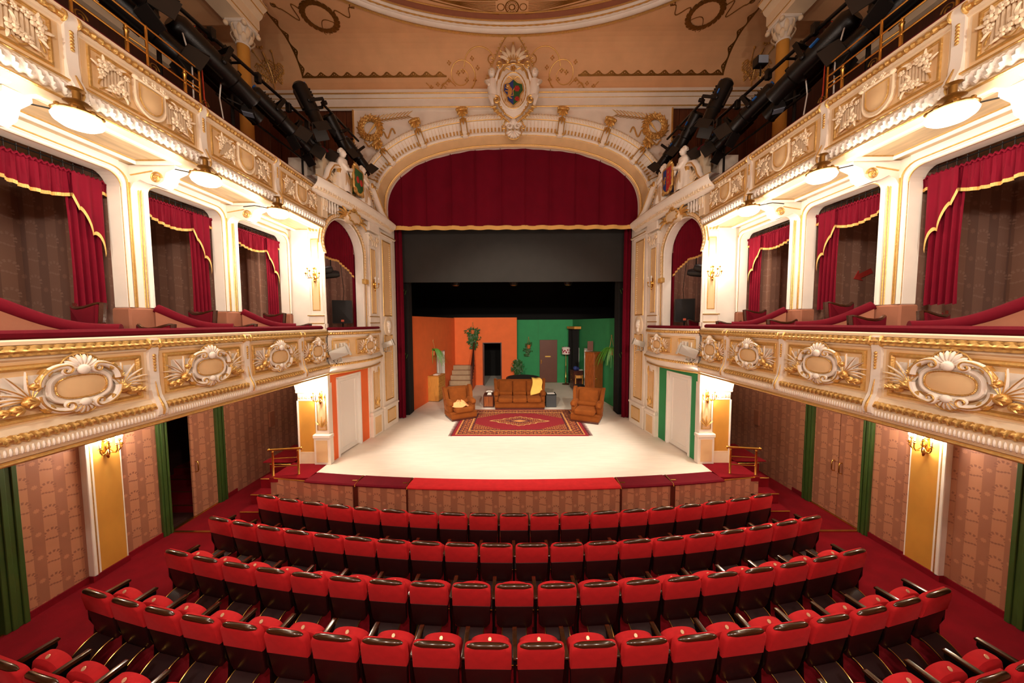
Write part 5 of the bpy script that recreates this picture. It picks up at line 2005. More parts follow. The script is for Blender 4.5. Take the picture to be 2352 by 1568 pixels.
def stalls_side():
    sg = SIDE
    # stalls pilaster with white edging
    p = thing('stalls_pilaster', 'ochre pilaster with white and gold edging on the %s stalls wall' % sg, 'pilaster', (-7.05, 5.36, 0))
    obj('shaft', MB().box(-7.12, -7.03, 5.23, 5.6, 0.1, 3.12), 'ochre', p, 0)
    obj('edge_moulding', MB().box(-7.12, -7.0, 5.12, 5.17, .08, 3.12, .008).box(-7.12, -7.02, 5.19, 5.23, .08, 3.12, .008).box(-7.12, -7.025, 5.595, 5.61, .08, 3.12), 'white', p, 0)
    obj('gilt_edge', MB().box(-7.12, -7.01, 5.168, 5.192, .08, 3.12), 'gold', p, 0)
    # near door at the frame edge
    d = link('door_' + ('5' if sg == 'left' else '6'), None)
    d.location = ((-7.1 if not MIR else 7.1), 3.8, 0)
    d['kind'] = 'structure'
    d['label'] = 'green framed doorway at the %s edge of the picture' % sg
    obj('jamb', jamb(4.2, 4.42), 'green_frame', d, 0)
    obj('jamb', jamb(3.1, 3.3), 'green_frame', d, 0)
    obj('lintel', MB().box(-7.14, -7.05, 3.1, 4.42, 2.62, 2.8, .01), 'green_frame', d, 0)
    obj('threshold', MB().box(-7.16, -7.08, 3.3, 4.2, 0, .015), 'brass', d, 0)
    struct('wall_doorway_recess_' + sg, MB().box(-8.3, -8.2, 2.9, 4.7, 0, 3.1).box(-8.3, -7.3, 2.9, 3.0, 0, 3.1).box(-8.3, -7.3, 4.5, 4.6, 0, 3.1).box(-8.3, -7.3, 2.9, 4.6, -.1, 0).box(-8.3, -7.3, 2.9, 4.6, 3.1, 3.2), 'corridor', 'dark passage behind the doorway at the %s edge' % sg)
    # double door
    d = link('door_' + ('3' if sg == 'left' else '4'), None)
    d.location = ((-7.1 if not MIR else 7.1), 6.9, 0)
    d['kind'] = 'structure'
    d['label'] = 'green framed %s' % ('door with one damask leaf standing open onto dark steps' if sg == 'left' else 'closed double door covered in damask')
    obj('jamb', jamb(6.24, 6.4), 'green_frame', d, 0)
    obj('jamb', jamb(7.5, 7.68), 'green_frame', d, 0)
    obj('lintel', MB().box(-7.14, -7.05, 6.24, 7.68, 2.62, 2.78, .01), 'green_frame', d, 0)
    obj('threshold', MB().box(-7.16, -7.08, 6.4, 7.5, 0, .015), 'brass', d, 0)
    l1 = obj('leaf', MB().box(-7.16, -7.115, 6.93, 7.5, .02, 2.62, .006), 'paper', d, 0)
    obj('handle', handle_mb(-7.115, 7.0, 1.0), 'brass', l1)
    if sg == 'right':
        l2 = obj('leaf', MB().box(-7.16, -7.115, 6.4, 6.92, .02, 2.62, .006), 'paper', d, 0)
        obj('handle', handle_mb(-7.115, 6.84, 1.0), 'brass', l2)
    else:
        l2 = obj('leaf', MB().box(-7.85, -7.18, 6.36, 6.4, .02, 2.62, .006), 'paper', d, 0)
        st = thing('corridor_steps', 'dark red carpeted steps with brass nosings behind the open left door', 'steps', (-7.8, 7, 0))
        for k in range(4):
            s = obj('step', MB().box(-8.6, -7.3, 7.1 + .27 * k, 8.6, 0, .17 * (k + 1)), 'carpet', st, 0)
            obj('nosing', MB().tube([(-8.6, 7.1 + .27 * k, .17 * (k + 1)), (-7.3, 7.1 + .27 * k, .17 * (k + 1))], .012, 6), 'brass', s)
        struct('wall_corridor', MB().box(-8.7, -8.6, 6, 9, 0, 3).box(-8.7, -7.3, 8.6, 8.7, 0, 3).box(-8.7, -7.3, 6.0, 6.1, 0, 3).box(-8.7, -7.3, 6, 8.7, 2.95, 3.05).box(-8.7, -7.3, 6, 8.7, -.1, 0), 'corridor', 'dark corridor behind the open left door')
        for x in (-8.25, -7.8):
            t = thing('corridor_wall_lamp', 'round brass wall lamp in the dark corridor, %s of two' % ('left' if x < -8 else 'right'), 'wall lamp', (x, 8.55, 2.25), 'corridor wall lamps')
            obj('brass_disc', MB().lathe([(0, -.03), (.08, -.02), (.1, 0), (.09, .01), (0, .012)], (x, 8.55, 2.25 + (x + 8) * .2), 16, 'y'), 'brass', t)
    # small wall hatch by the platform
    h = thing('wall_hatch', 'small damask covered wall hatch above the stage steps, %s side' % sg, 'hatch', (-7.05, 9.3, 1.3))
    obj('flap', MB().box(-7.1, -7.05, 9.15, 9.35, 1.3, 1.75, .01), 'rose_cloth', h, 0)

    # --- side platform with steps and brass handrail
    pl = thing('side_platform', 'red carpeted corner platform with damask front beside the stage, %s side' % sg, 'platform', (-4.9, 6.9, 0))
    obj('deck', MB().add([(-5.25, yf(5.25), 1.0), (-4.38, yf(4.38) + .36, 1.0), (-4.38, 7.45, 1.0), (-5.1, 7.45, 1.0), (-5.1, 8.6, 1.0), (-5.25, 8.6, 1.0)], [(0, 1, 2, 3, 4, 5)]).box(-6.0, -5.2, 7.5, 8.6, .98, 1.0).box(-5.25, -4.4, yf(4.9) + .03, 7.5, .9, .995), 'carpet', pl, 0)
    fm = MB()
    for k in range(8):
        a, b = -5.25 + .85 * k / 8, -5.25 + .85 * (k + 1) / 8
        fm.add([(a, yf(a), 0), (b, yf(b), 0), (b, yf(b), .97), (a, yf(a), .97)], [(0, 1, 2, 3)])
    fm.box(-5.25, -5.2, yf(5.25), 8.0, 0, .97)
    obj('front', fm, 'paper', pl, 0)
    obj('brass_edge', MB().tube([(-5.25, 8.0, .985)] + [(-5.25 + .85 * k / 8, yf(-5.25 + .85 * k / 8) - .005, .985) for k in range(9)], .014, 6), 'brass', pl)
    for k in range(4):
        s = obj('step', MB().box(-5.95, -5.25, 6.75 + .3 * k, 8.3, .22 * k, .22 * (k + 1)), 'carpet', pl, 0)
        obj('nosing', MB().tube([(-5.95, 6.75 + .3 * k, .22 * (k + 1)), (-5.25, 6.75 + .3 * k, .22 * (k + 1))], .013, 6), 'brass', s)
    fs = obj('floor_strip', MB().box(-7.08, -5.3, 6.38, 6.43, 0, .02), 'brass', pl, 0)
    r = thing('handrail', 'short brass handrail on the platform beside the stage, %s side' % sg, 'handrail', (-4.95, 6.8, 1))
    a, b = Vector((-5.22, 6.8, 1)), Vector((-4.72, 6.88, 1))
    for q in (a, b):
        obj('post', MB().lathe([(.03, 0), (.03, .01), (.022, .02), (.022, .52), (.028, .53), (.02, .56)], tuple(q), 10), 'brass', r)
    d_ = (b - a).normalized()
    tp = MB().tube([tuple(a - d_ * .06 + Vector((0, 0, .58))), tuple(b + d_ * .06 + Vector((0, 0, .58)))], .024, 10)
    for q in (a - d_ * .07, b + d_ * .07):
        tp.ell((q.x, q.y, 1.58), .032, 10, 6)
    obj('top_rail', tp, 'brass', r)
    for z in (.2, .38):
        obj('rail', MB().tube([tuple(a + Vector((0, 0, z))), tuple(b + Vector((0, 0, z)))], .012, 8), 'brass', r)


side(stalls_side)


def clip_strip(x0, x1, prof, mt, name, parent):
    """piece of the curved stage front between x0 and x1"""
    n = max(2, int((x1 - x0) / .2))
    path = []
    for i in range(n + 1):
        x = x0 + (x1 - x0) * i / n
        t = Vector((1, .037 * x)).normalized()
        path.append((x, yf(x), t.y, -t.x))
    return obj(name, sweep_path(prof, path, True), mt, parent, 35)


sf = thing('apron_barrier', 'curved damask stage front with red velvet top between the platforms', 'stage front', (0, 6.24, 0))
for a, b in ((-2.15, 2.15), (-3.25, -2.17), (2.17, 3.25)):
    clip_strip(a, b, [(-.36, .955), (-.02, .955), (.03, .965), (.035, .99), (.01, 1.015), (-.36, 1.012)], 'seat_velvet' if b - a > 2 else 'velvet', 'velvet_pad', sf)  # centre pad takes the brighter velvet, standing in for stronger light on it
    clip_strip(a, b, [(-.08, 0), (0, 0), (0, .955), (-.08, .955)], 'paper', 'front_panel', sf)
for a, b in ((-4.4, -3.27), (3.27, 4.4)):
    clip_strip(a, b, [(-.36, .955), (-.02, .955), (.03, .965), (.035, .985), (.01, 1.008), (-.36, 1.006)], 'velvet', 'velvet_pad', sf)
    clip_strip(a, b, [(-.05, 0), (0, 0), (0, .955), (-.05, .955)], 'paper', 'front_panel', sf)
for x in (-3.26, 3.26, -2.16, 2.16):
    obj('seam_strip', MB().tube([(x, yf(x) + .34, 1.015), (x, yf(x) - .025, 1.0), (x, yf(x) - .035, .96)], .012, 6), 'brass', sf)
    w_ = .05 if abs(x) > 3 else .02
    obj('seam_post', MB().box(x - w_, x + w_, yf(x) - .012, yf(x) + .02, 0, .955), 'mahogany', sf, 0)
    obj('hinge', MB().box(x + (.02 if x > 0 else -.12), x + (.12 if x > 0 else -.02), yf(x) + .1, yf(x) + .14, 1.012, 1.022), 'brass', sf, 0)


# ================================================================== THEATRE CHAIRS
def chair_parts():
    S = {}
    ti = Matrix.Rotation(math.radians(9), 4, 'X')

    def bend(mb):
        mb.v = [(x, y + .35 * x * x, z) for x, y, z in mb.v]
        mb.xf(Matrix.Translation((0, -.0, .25)) @ ti @ Matrix.Translation((0, 0, -.25)))
        return mb
    up = rrect(-.252, .252, .585, .9, .085, 5, (1, 1, 0, 0))
    S['backrest'] = (bend(MB().prism(up, -.04, .04, .028)), 'seat_velvet')
    lo = [(-.248, .585), (.248, .585)] + [(.248 - .012 * k, .3 - .1 * (1 - cos(HALF * k / 6)) - .004 * k) for k in range(7)]
    lo = [(-.247, .59), (.247, .59), (.235, .3), (.2, .255), (.12, .225), (0, .215), (-.12, .225), (-.2, .255), (-.235, .3)]
    S['back_panel'] = (bend(MB().prism(lo[::-1], -.03, .02, .008)), 'seat_back')
    tr = rrect(-.185, .185, .872, .925, .024, 4)
    tr = [(x, z - .9 * x * x * .35) for x, z in tr]
    S['top_rail'] = (bend(MB().tube([(-.222 + .444 * k / 14, -.006, .912 - .6 * (-.222 + .444 * k / 14) ** 2) for k in range(15)], [.01, .023, .028] + [.03] * 9 + [.028, .023, .01], 10)), 'wood_rail')
    # folded seat: a fat upright cushion with a domed top
    st = [(-.235, .4)] + [(.235 * -cos(PI * k / 14), .59 + .12 * sin(PI * k / 14) ** .7) for k in range(15)] + [(.235, .4)]
    st = [(x, z - .02) for x, z in st]
    q = MB().prism(st[::-1], .09, .21, .05)
    q.xf(Matrix.Translation((0, .02, .4)) @ Matrix.Rotation(math.radians(-6), 4, 'X') @ Matrix.Translation((0, 0, -.4)))
    S['seat'] = (q, 'seat_velvet')
    S['number_plate'] = (MB().lathe([(0, .008), (.019, .008), (.021, 0)], (0, 0, 0), 14).xf(Matrix.Translation((0, .172, .685)) @ Matrix.Rotation(.75, 4, 'X')), 'seat_plate')
    arm = MB().prism(rrect(-.02, .36, .63, .665, .018, 3), -.026, .026, .008)
    arm.v = [(y, x, z) for x, y, z in arm.v]
    S['armrest'] = (arm, 'wood_rail')
    sp = MB()
    pr = [(.0, 0.05), (.05, .3), (.0, .6), (.28, .6), (.26, .5), (.16, .35), (.14, .05)]
    sp2 = MB().prism([(x, z) for x, z in [(-.02, .03), (.16, .03), (.17, .35), (.34, .58), (.34, .63), (-.04, .63), (-.04, .42), (0, .3)]], -.014, .014)
    sp2.v = [(y, x, z) for x, y, z in sp2.v]
    sp.join(sp2)
    sp.box(-.03, .03, -.1, .22, 0, .03, .008).box(-.022, .022, -.12, -.06, .03, .045, .006)
    S['side_support'] = (sp, 'seat_steel')
    # curved footboard behind the chair with bright edges
    def fb(u):
        return (-.03 - .3 * u, .26 - .2 * u ** 1.8)
    f = MB()
    n = 8
    vs = []
    for k in range(n + 1):
        y, z = fb(k / n)
        for x in (-.16, .16):
            vs += [(x, y, z), (x, y, z - .015)]
    fs = []
    for k in range(n):
        o = 4 * k
        fs += [(o, o + 2, o + 6, o + 4), (o + 1, o + 5, o + 7, o + 3), (o, o + 4, o + 5, o + 1), (o + 2, o + 3, o + 7, o + 6)]
    fs += [(0, 1, 3, 2), (4 * n, 4 * n + 2, 4 * n + 3, 4 * n + 1)]
    f.add(vs, fs)
    for x in (-.13, .13):
        f.box(x - .01, x + .01, -.04, .1, .22, .245)
    S['footboard'] = (f, 'footboard')
    e = MB()
    for x in (-.158, .158):
        e.tube([(x, fb(k / n)[0], fb(k / n)[1] + .004) for k in range(n + 1)], .006, 5)
    e.tube([(-.158, fb(1)[0], fb(1)[1] + .004), (.158, fb(1)[0], fb(1)[1] + .004)], .006, 5)
    S['edge_strip'] = (e, 'brass')
    return {k: v[0].mesh(k, v[1]) for k, v in S.items()}


CH = chair_parts()
ORD = ['first', 'second', 'third', 'fourth', 'fifth', 'sixth', 'seventh', 'eighth', 'ninth', 'tenth']


def theatre_chair(x, y, rz, label, end):
    t = thing('theatre_chair', label, 'chair', (x, y, 0), 'red theatre chairs in the stalls')
    t.rotation_euler = (0, 0, rz)
    for n in ('backrest', 'back_panel', 'top_rail', 'seat', 'footboard'):
        o = link(n, CH[n], t)
        if n == 'seat':
            link('number_plate', CH['number_plate'], o)
        if n == 'footboard':
            link('edge_strip', CH['edge_strip'], o)
    for s in ((-1, 1) if end else (-1,)):
        a = link('armrest', CH['armrest'], t)
        a.location = (s * .278, 0, 0)
        b = link('side_support', CH['side_support'], t)
        b.location = (s * .278, 0, 0)


ROWS = [(19.32, 19, .5475, 'front row'), (20.1, 20, .548, 'second row from the stage'), (20.87, 19, .564, 'third row from the stage'), (21.64, 20, .566, 'fourth row from the stage'), (22.42, 19, .575, 'row nearest the viewer')]
for ri, (R, n, pitch, rn) in enumerate(ROWS):
    for i in range(n):
        if ri == 4 and 4 <= i <= n - 5:
            continue
        k = i - (n - 1) / 2
        a = k * pitch / R
        x, y = R * sin(a), 24.92 - R * cos(a) + .03
        if n % 2 and k == 0:
            lab = 'red theatre chair in the very middle of the %s' % rn
        else:
            j = i if k < 0 else n - 1 - i
            lab = 'red theatre chair, %s from the %s end of the %s' % (ORD[j], 'left' if k < 0 else 'right', rn)
        theatre_chair(x, y, a, lab, i == n - 1)


# ------------------------------------------------------------------ chairs in the boxes
def box_chair_parts():
    S = {}

    def curve(mb):
        mb.v = [(x, y + 1.1 * x * x, z) for x, y, z in mb.v]
        return mb
    out = [(-.2, .5), (.2, .5), (.235, .8), (.25, .98), (.2, .965), (.1, .93), (0, .92), (-.1, .93), (-.2, .965), (-.25, .98), (-.235, .8)]
    S['backrest'] = (curve(MB().prism(out[::-1], -.03, .03, .015)), 'velvet')
    fr = [(x * 1.04, z + (.012 if z > .9 else 0)) for x, z in out]
    P = []
    for i in range(len(fr)):
        a, b = fr[i], fr[(i + 1) % len(fr)]
        P += [(a[0] + (b[0] - a[0]) * k / 3, 0, a[1] + (b[1] - a[1]) * k / 3) for k in range(3)]
    S['back_frame'] = (curve(MB().tube(P, .026, 6, True)), 'wood_dark')
    S['seat'] = (MB().prism(rrect(-.24, .24, .0, .46, .08), .38, .48, .03), 'velvet')
    S['seat'][0].v = [(x, z, y) for x, y, z in S['seat'][0].v]
    lg = MB().tube([(0, 0, 0), (0, .01, .2), (0, 0, .42)], [.014, .019, .022], 8)
    S['leg'] = (lg, 'wood_dark')
    return {k: v[0].mesh(k, v[1]) for k, v in S.items()}


BC_ = box_chair_parts()


def box_chairs():
    sg = SIDE
    spots = [(-5.02, 3.72, 3.55, .25, 'in the nearest box, back fully visible'), (-4.72, 4.16, 3.3, .1, 'in the nearest box, only its top showing over the rail'),
             (-5.08, 5.18, 3.52, .2, 'in the middle box, back visible'), (-4.76, 5.55, 3.3, .05, 'in the middle box, low behind the divider'),
             (-5.05, 6.72, 3.52, .2, 'in the box nearest the stage, back visible'), (-4.75, 7.05, 3.3, 0, 'in the box nearest the stage, low behind the rail')]
    if sg == 'right':
        spots = [(-5.0, 3.78, 3.42, .3, 'in the nearest box, half hidden by the divider'), (-4.78, 4.3, 3.38, .1, 'in the nearest box, beside the divider'),
                 (-5.1, 5.0, 3.6, .2, 'in the middle box, back visible'), (-4.76, 5.65, 3.34, .05, 'in the middle box, low behind the divider'),
                 (-5.05, 6.68, 3.55, .2, 'in the box nearest the stage, back visible'), (-4.72, 7.0, 3.32, 0, 'in the box nearest the stage, low behind the rail'), (-4.62, 8.1, 3.36, .4, 'in the arched stage box')]
    for x, y, z, rz, lab in spots:
        t = thing('box_chair', 'red box chair %s, %s side' % (lab, sg), 'chair', (x, y, z), 'chairs in the boxes')
        t.rotation_euler = (0, 0, -rz if not MIR else rz)
        for n in ('backrest', 'back_frame', 'seat'):
            link(n, BC_[n], t)
        for lx, ly in ((-.2, .04), (.2, .04), (-.2, .42), (.2, .42)):
            l = link('leg', BC_['leg'], t)
            l.location = (lx, ly, 0)
    struct('floor_boxes_' + sg, MB().box(-6.6, -4.62, -3, 7.5, 3.28, 3.31), 'carpet', 'floor of the %s boxes' % sg)


side(box_chairs)


# red arrow stuck on the damask of the middle right box
ax, az = 6.24, 5.13
a_ = math.radians(205)
pts = [(.17, 0), (.04, .1), (.06, .04), (-.17, .045), (-.17, -.045), (.06, -.04), (.04, -.1)]
pts = [(ax + x * cos(a_) - z * sin(a_), az + x * sin(a_) + z * cos(a_)) for x, z in pts]
tag(obj('arrow_sign', MB().prism(pts, 5.825, 5.84), 'red_paint', None, 0), 'red arrow sign stuck on the damask wall of the middle right box', 'sign')


def box_monitor():
    t = thing('box_monitor', 'small grey monitor high in the box nearest the stage, %s side' % SIDE, 'monitor', (-5.62, 6.5, 6.0))
    M = Matrix.Translation((-5.6, 6.5, 5.98)) @ Matrix.Rotation(.9, 4, 'Z') @ Matrix.Rotation(.35, 4, 'X')
    obj('housing', MB().prism(rrect(-.16, .16, -.12, .12, .02), -.04, .1, .01).xf(M), 'flood_grey', t, 30)
    obj('screen', MB().box(-.13, .13, -.05, -.035, -.09, .09).xf(M), 'blue_paint', t, 0)
    obj('bracket', MB().tube([(-5.6, 6.55, 6.05), (-5.6, 6.6, 6.44)], .015, 6), 'dark_metal', t)


side(box_monitor)

# ================================================================== STAGE CURTAINS AND SET
hc = thing('house_curtain', 'deep red pleated curtain filling the top of the stage arch with gold fringe', 'curtain', (0, 10.75, 7.36))


def hc_top(x):
    e = 2.35
    q = min(1, abs(x) / 4.05)
    return AS + (AH + .05) * (1 - q ** e) ** (1 / e) if q < 1 else AS


obj('drop', MB().grid(lambda u, w_: (-4.06 + 8.12 * u, 10.53 + .014 * math.sin(u * 8.12 * 11) + .02 * math.sin(u * 8.12 * 3.97), hc_top(-4.06 + 8.12 * u) + (7.4 - hc_top(-4.06 + 8.12 * u)) * w_), 260, 6), 'house_curtain', hc, 60)
obj('fringe', MB().grid(lambda u, w_: (-4.06 + 8.12 * u, 10.52 + .035 * math.sin(u * 8.12 * 11), 7.41 - .13 * w_), 260, 1), 'fringe', hc, 60)
sm = MB()
for k in range(10):
    x = -3.55 + .79 * k
    sm.box(x - .008, x + .008, 10.475, 10.5, 7.4, hc_top(x) - .02)
obj('seam', sm, 'house_curtain', hc, 0)
gb = thing('grey_border', 'dark grey cloth border hanging across the stage below the red curtain', 'stage border', (0, 11.3, 5.6))
obj('cloth', MB().grid(lambda u, w_: (-3.95 + 7.9 * u, 11.2 + .008 * math.sin(u * 60), 7.6 - 1.88 * w_), 80, 4).box(-3.95, 3.95, 11.19, 11.22, 5.7, 5.74), 'grey_border', gb, 60)


def stage_legs():
    sg = SIDE
    t = thing('side_curtain', 'red pleated side curtain hanging at the %s edge of the stage' % sg, 'curtain', (-3.9, 10.9, 1))
    obj('drape', MB().grid(lambda u, w_: (-4.15 + .42 * u + .015 * sin(w_ * 3), 11.0 + .04 * sin(u * 22), 7.6 - 6.58 * w_), 40, 12), 'house_curtain', t, 60)
    t = thing('masking_curtain', 'black masking leg behind the red side curtain, %s side' % sg, 'masking', (-3.7, 11.6, 1))
    obj('cloth', MB().box(-4.2, -3.72, 11.4, 11.55, 1.0, 7.6, .02).box(-3.95, -3.72, 11.55, 11.9, 1.0, 6.2, .02), 'black_cloth', t, 0)
    mk = MB()
    for z in (5.35, 3.1):
        mk.tube([(-3.88, 11.395, z), (-3.83, 11.395, z + .14)], .007, 5)
        mk.tube([(-3.81, 11.395, z - .05), (-3.76, 11.395, z + .09)], .007, 5)
    obj('marking_tape', mk, 'leaf_bright', t)


side(stage_legs)


def quad_wall(p0, p1, z0, z1, th=.05, holes=()):
    """flat between two plan points with rectangular holes (s0,s1,z1) standing on the floor"""
    p0, p1 = Vector(p0), Vector(p1)
    L = (p1 - p0).length
    M = RZ(math.atan2(p1.y - p0.y, p1.x - p0.x), (p0.x, p0.y, 0))
    m = MB()
    s = 0
    for a, b, zt in sorted(holes):
        m.box(s, a, 0, th, z0, z1)
        m.box(a, b, 0, th, zt, z1)
        s = b
    m.box(s, L, 0, th, z0, z1)
    return m.xf(M), M, L


ZT = 4.56
OL0, OL1 = (-3.82, 11.98), (-3.12, 16.9)
GR0, GR1 = (3.24, 17.6), (3.96, 12.1)
f1 = thing('orange_side_flat', 'orange painted scenery wall on the left of the set with a white door', 'scenery flat', (-3.5, 14.4, 1))
mw, MO, LO = quad_wall(OL0, OL1, 1, ZT, -.05, [(2.42, 3.4, 2.97)])
obj('panel', mw, 'orange_wall', f1, 0)
dw = obj('door', MB().box(2.46, 3.36, -.03, .0, 1.02, 2.95).xf(MO), 'door_white', f1, 0)
fr = MB()
frame(fr, 2.6, 3.22, 1.2, 2.8, .015, -.03)
obj('door_moulding', fr.xf(MO), 'door_white', dw)
obj('door_frame', MB().box(2.36, 2.43, -.05, .04, 1.0, 3.02, .005).box(3.38, 3.45, -.05, .04, 1.0, 3.02, .005).box(2.36, 3.45, -.05, .04, 2.95, 3.02, .005).xf(MO), 'door_white', f1, 0)
f2 = thing('orange_back_flat', 'orange painted scenery wall at the back of the set with a dark open doorway', 'scenery flat', (-1.4, 16.9, 1))
mw, MB2, _ = quad_wall((-3.12, 16.9), (.19, 17.1), 1, ZT + .02, .05, [(1.54, 2.46, 3.22)])
obj('panel', mw, 'orange_wall', f2, 0)
obj('door_frame', MB().box(1.5, 1.55, -.03, .1, 1, 3.25).box(2.45, 2.5, -.03, .1, 1, 3.25).box(1.5, 2.5, -.03, .1, 3.22, 3.26).xf(MB2), 'mahogany', f2, 0)
dl2 = obj('door', MB().box(0, .28, -.02, .02, 1.02, 3.18).xf(MB2 @ Matrix.Translation((1.54, -.02, 0)) @ Matrix.Rotation(-1.45, 4, 'Z')), 'mahogany', f2, 0)
obj('handle', MB().tube([(1.58, -.1, 2.05), (1.58, -.18, 2.05), (1.58, -.2, 2.0), (1.58, -.2, 1.9)], .015, 6).xf(MB2), 'brass', dl2)
f3 = thing('green_back_flat', 'green painted scenery wall at the back of the set with a brown door', 'scenery flat', (1.8, 17.6, 1))
mw, MG, LG = quad_wall((.16, 17.62), (3.24, 17.6), 1, ZT - .1, .05)
obj('panel', mw, 'green_wall', f3, 0)
obj('joint', MB().box(1.2, 1.206, -.004, 0, 1, ZT - .1).xf(MG), 'green_paint', f3, 0)
bd = obj('door', MB().prism(rrect(1.28, 2.24, 1.02, 3.36, .01), -.05, 0, .008).xf(MG), 'brown_door', f3, 0)
obj('door_plate', MB().box(1.58, 1.88, -.06, -.045, 2.42, 2.48).xf(MG), 'cloth_yellow', bd, 0)
obj('handle', MB().box(1.345, 1.385, -.065, -.05, 2.05, 2.28, .005).tube([(1.365, -.06, 2.18), (1.365, -.1, 2.18), (1.45, -.1, 2.18)], .012, 6).xf(MG), 'brass', bd)
cr_ = thing('coat_rack', 'wooden wall coat rack beside the brown door', 'coat rack', (2.6, 17.55, 2.95))
obj('board', MB().box(2.5, 3.0, -.04, 0, 2.9, 2.97, .008).xf(MG), 'oak', cr_, 0)
for k in range(4):
    obj('peg', MB().tube([(2.56 + .125 * k, -.03, 2.94), (2.56 + .125 * k, -.1, 2.95), (2.56 + .125 * k, -.11, 3.02)], .012, 6).xf(MG), 'dark_metal', cr_)
f4 = thing('green_side_flat', 'green painted scenery wall on the right of the set with window and white door', 'scenery flat', (3.6, 14.8, 1))
mw, MS, LS_ = quad_wall(GR0, GR1, 1, ZT - .1, .05, [(2.0, 2.85, 3.0)])
obj('panel', mw, 'green_wall', f4, 0)
wd = obj('door', MB().box(2.02, 2.83, .0, .04, 1.02, 2.98).xf(MS), 'door_white', f4, 0)
fr = MB()
frame(fr, 2.14, 2.72, 1.2, 2.82, .015, 0)
obj('door_moulding', fr.xf(MS), 'door_white', wd)
obj('door_frame', MB().box(1.94, 2.02, -.04, .05, 1, 3.06, .005).box(2.83, 2.9, -.04, .05, 1, 3.06, .005).box(1.94, 2.9, -.04, .05, 2.98, 3.06, .005).xf(MS), 'door_white', f4, 0)
wn = obj('window', MB().box(.62, 1.1, -.03, .01, 2.0, 3.0).xf(MS), 'door_white', f4, 0)
obj('pane', MB().box(.67, .84, -.04, -.02, 2.06, 2.94).box(.88, 1.05, -.04, -.02, 2.06, 2.94).xf(MS), 'glass', wn, 0)
# black curtain on a wooden pelmet
bc = thing('black_curtain', 'pair of black curtains on a wooden rail in the green corner', 'curtain', (3.3, 16.9, 1))
obj('rail', MB().box(.25, 1.5, -.4, -.04, 3.97, 4.1, .01).xf(MS), 'oak', bc, 0)
for s0, s1 in ((.35, .7), (.98, 1.4)):
    obj('drape', MB().grid(lambda u, w_: (s0 + (s1 - s0) * u + (.1 if s0 > .9 else -.06) * sin(PI * w_) * (1 - u if s0 > .9 else u), -.34 + .22 * (u if s0 > .9 else .6 * u) + .04 * sin(u * 25), 3.97 - (2.9 if s0 < .9 else 2.2) * w_), 30, 8).xf(MS), 'black_cloth', bc, 60)
obj('draw_rod', MB().tube([(.84, -.2, 3.9), (.84, -.2, 2.6)], .012, 6).xf(MS), 'terracotta', bc)


# ---- plants
def plant(name, label, c, kind, n, size, hang=0.3, seed=1, rope=None, group='hanging plants on the set'):
    rnd = random.Random(seed)
    t = thing(name, label, 'plant', c, group)
    lf = MB()
    st = MB()
    for k in range(n):
        if kind == 'fern':
            a = rnd.uniform(0, 2 * PI)
            ln = size * rnd.uniform(.7, 1.2)
            P = []
            for i in range(8):
                u = i / 7
                P.append(Vector((cos(a) * ln * u * .75, sin(a) * ln * u * .3 - .05, .12 + ln * (.55 * u - 1.3 * u * u))))
            w0 = .022
            vs, fs = [], []
            for i, p in enumerate(P):
                ww = w0 * (1 - (i / 7) ** 2) + .003
                vs += [tuple(Vector(c) + p + Vector((-sin(a) * ww, cos(a) * ww * .4, ww * .6))), tuple(Vector(c) + p + Vector((sin(a) * ww, -cos(a) * ww * .4, -ww * .6)))]
            for i in range(7):
                fs.append((2 * i, 2 * i + 1, 2 * i + 3, 2 * i + 2))
            lf.add(vs, fs)
        else:
            if kind == 'ivy':
                u = rnd.random()
                p = Vector((rnd.gauss(0, size * .22) * (1.1 - .5 * u) + size * .25 * hang * u, rnd.uniform(-.12, .0), .15 - u * size * 1.6 + rnd.uniform(-.06, .06)))
            else:
                u = rnd.random()
                p = Vector((rnd.gauss(0, .1) * (1.2 - .6 * abs(u - .5)), rnd.gauss(0, .1), .35 + u * size))
            a = rnd.uniform(0, 2 * PI)
            s = rnd.uniform(.05, .085)
            e1 = Vector((cos(a), rnd.uniform(-.5, .1), sin(a))).normalized() * s
            e2 = Vector((-sin(a), rnd.uniform(-.5, .1), cos(a))).normalized() * s * .55
            q = Vector(c) + p
            lf.add([tuple(q - e1), tuple(q + e2), tuple(q + e1), tuple(q - e2)], [(0, 1, 2, 3)])
    obj('foliage', lf, 'leaf_bright' if kind == 'fern' else 'leaf', t, 0, kind='stuff')
    if kind == 'bush':
        for k in range(3):
            st.tube([(c[0] + .03 * k, c[1], c[2] + .2), (c[0] + .05 * (k - 1), c[1], c[2] + .8), (c[0] + .12 * (k - 1), c[1], c[2] + size)], [.015, .012, .006], 6)
        obj('stem', st, 'mahogany', t)
        obj('pot', MB().lathe([(0, 0), (.12, 0), (.16, .26), (.17, .28), (.14, .28), (.13, .24), (0, .24)], c, 16), 'mahogany', t)
    else:
        obj('pot', MB().lathe([(0, -.12), (.08, -.12), (.11, .06), (.115, .08), (.09, .08), (0, .05)], (c[0], c[1] - .06, c[2]), 14), 'terracotta', t)
        h = MB()
        for s in (-1, 1):
            h.tube([(c[0] + s * .1, c[1] - .06, c[2] + .07), (c[0], c[1] - .02, c[2] + (rope or .5))], .008, 5)
        h.tube([(c[0], c[1] - .02, c[2] + (rope or .5)), (c[0], c[1], c[2] + (rope or .5) + .06)], .02, 6)
        obj('hanger', h, 'rope', t)
    return t


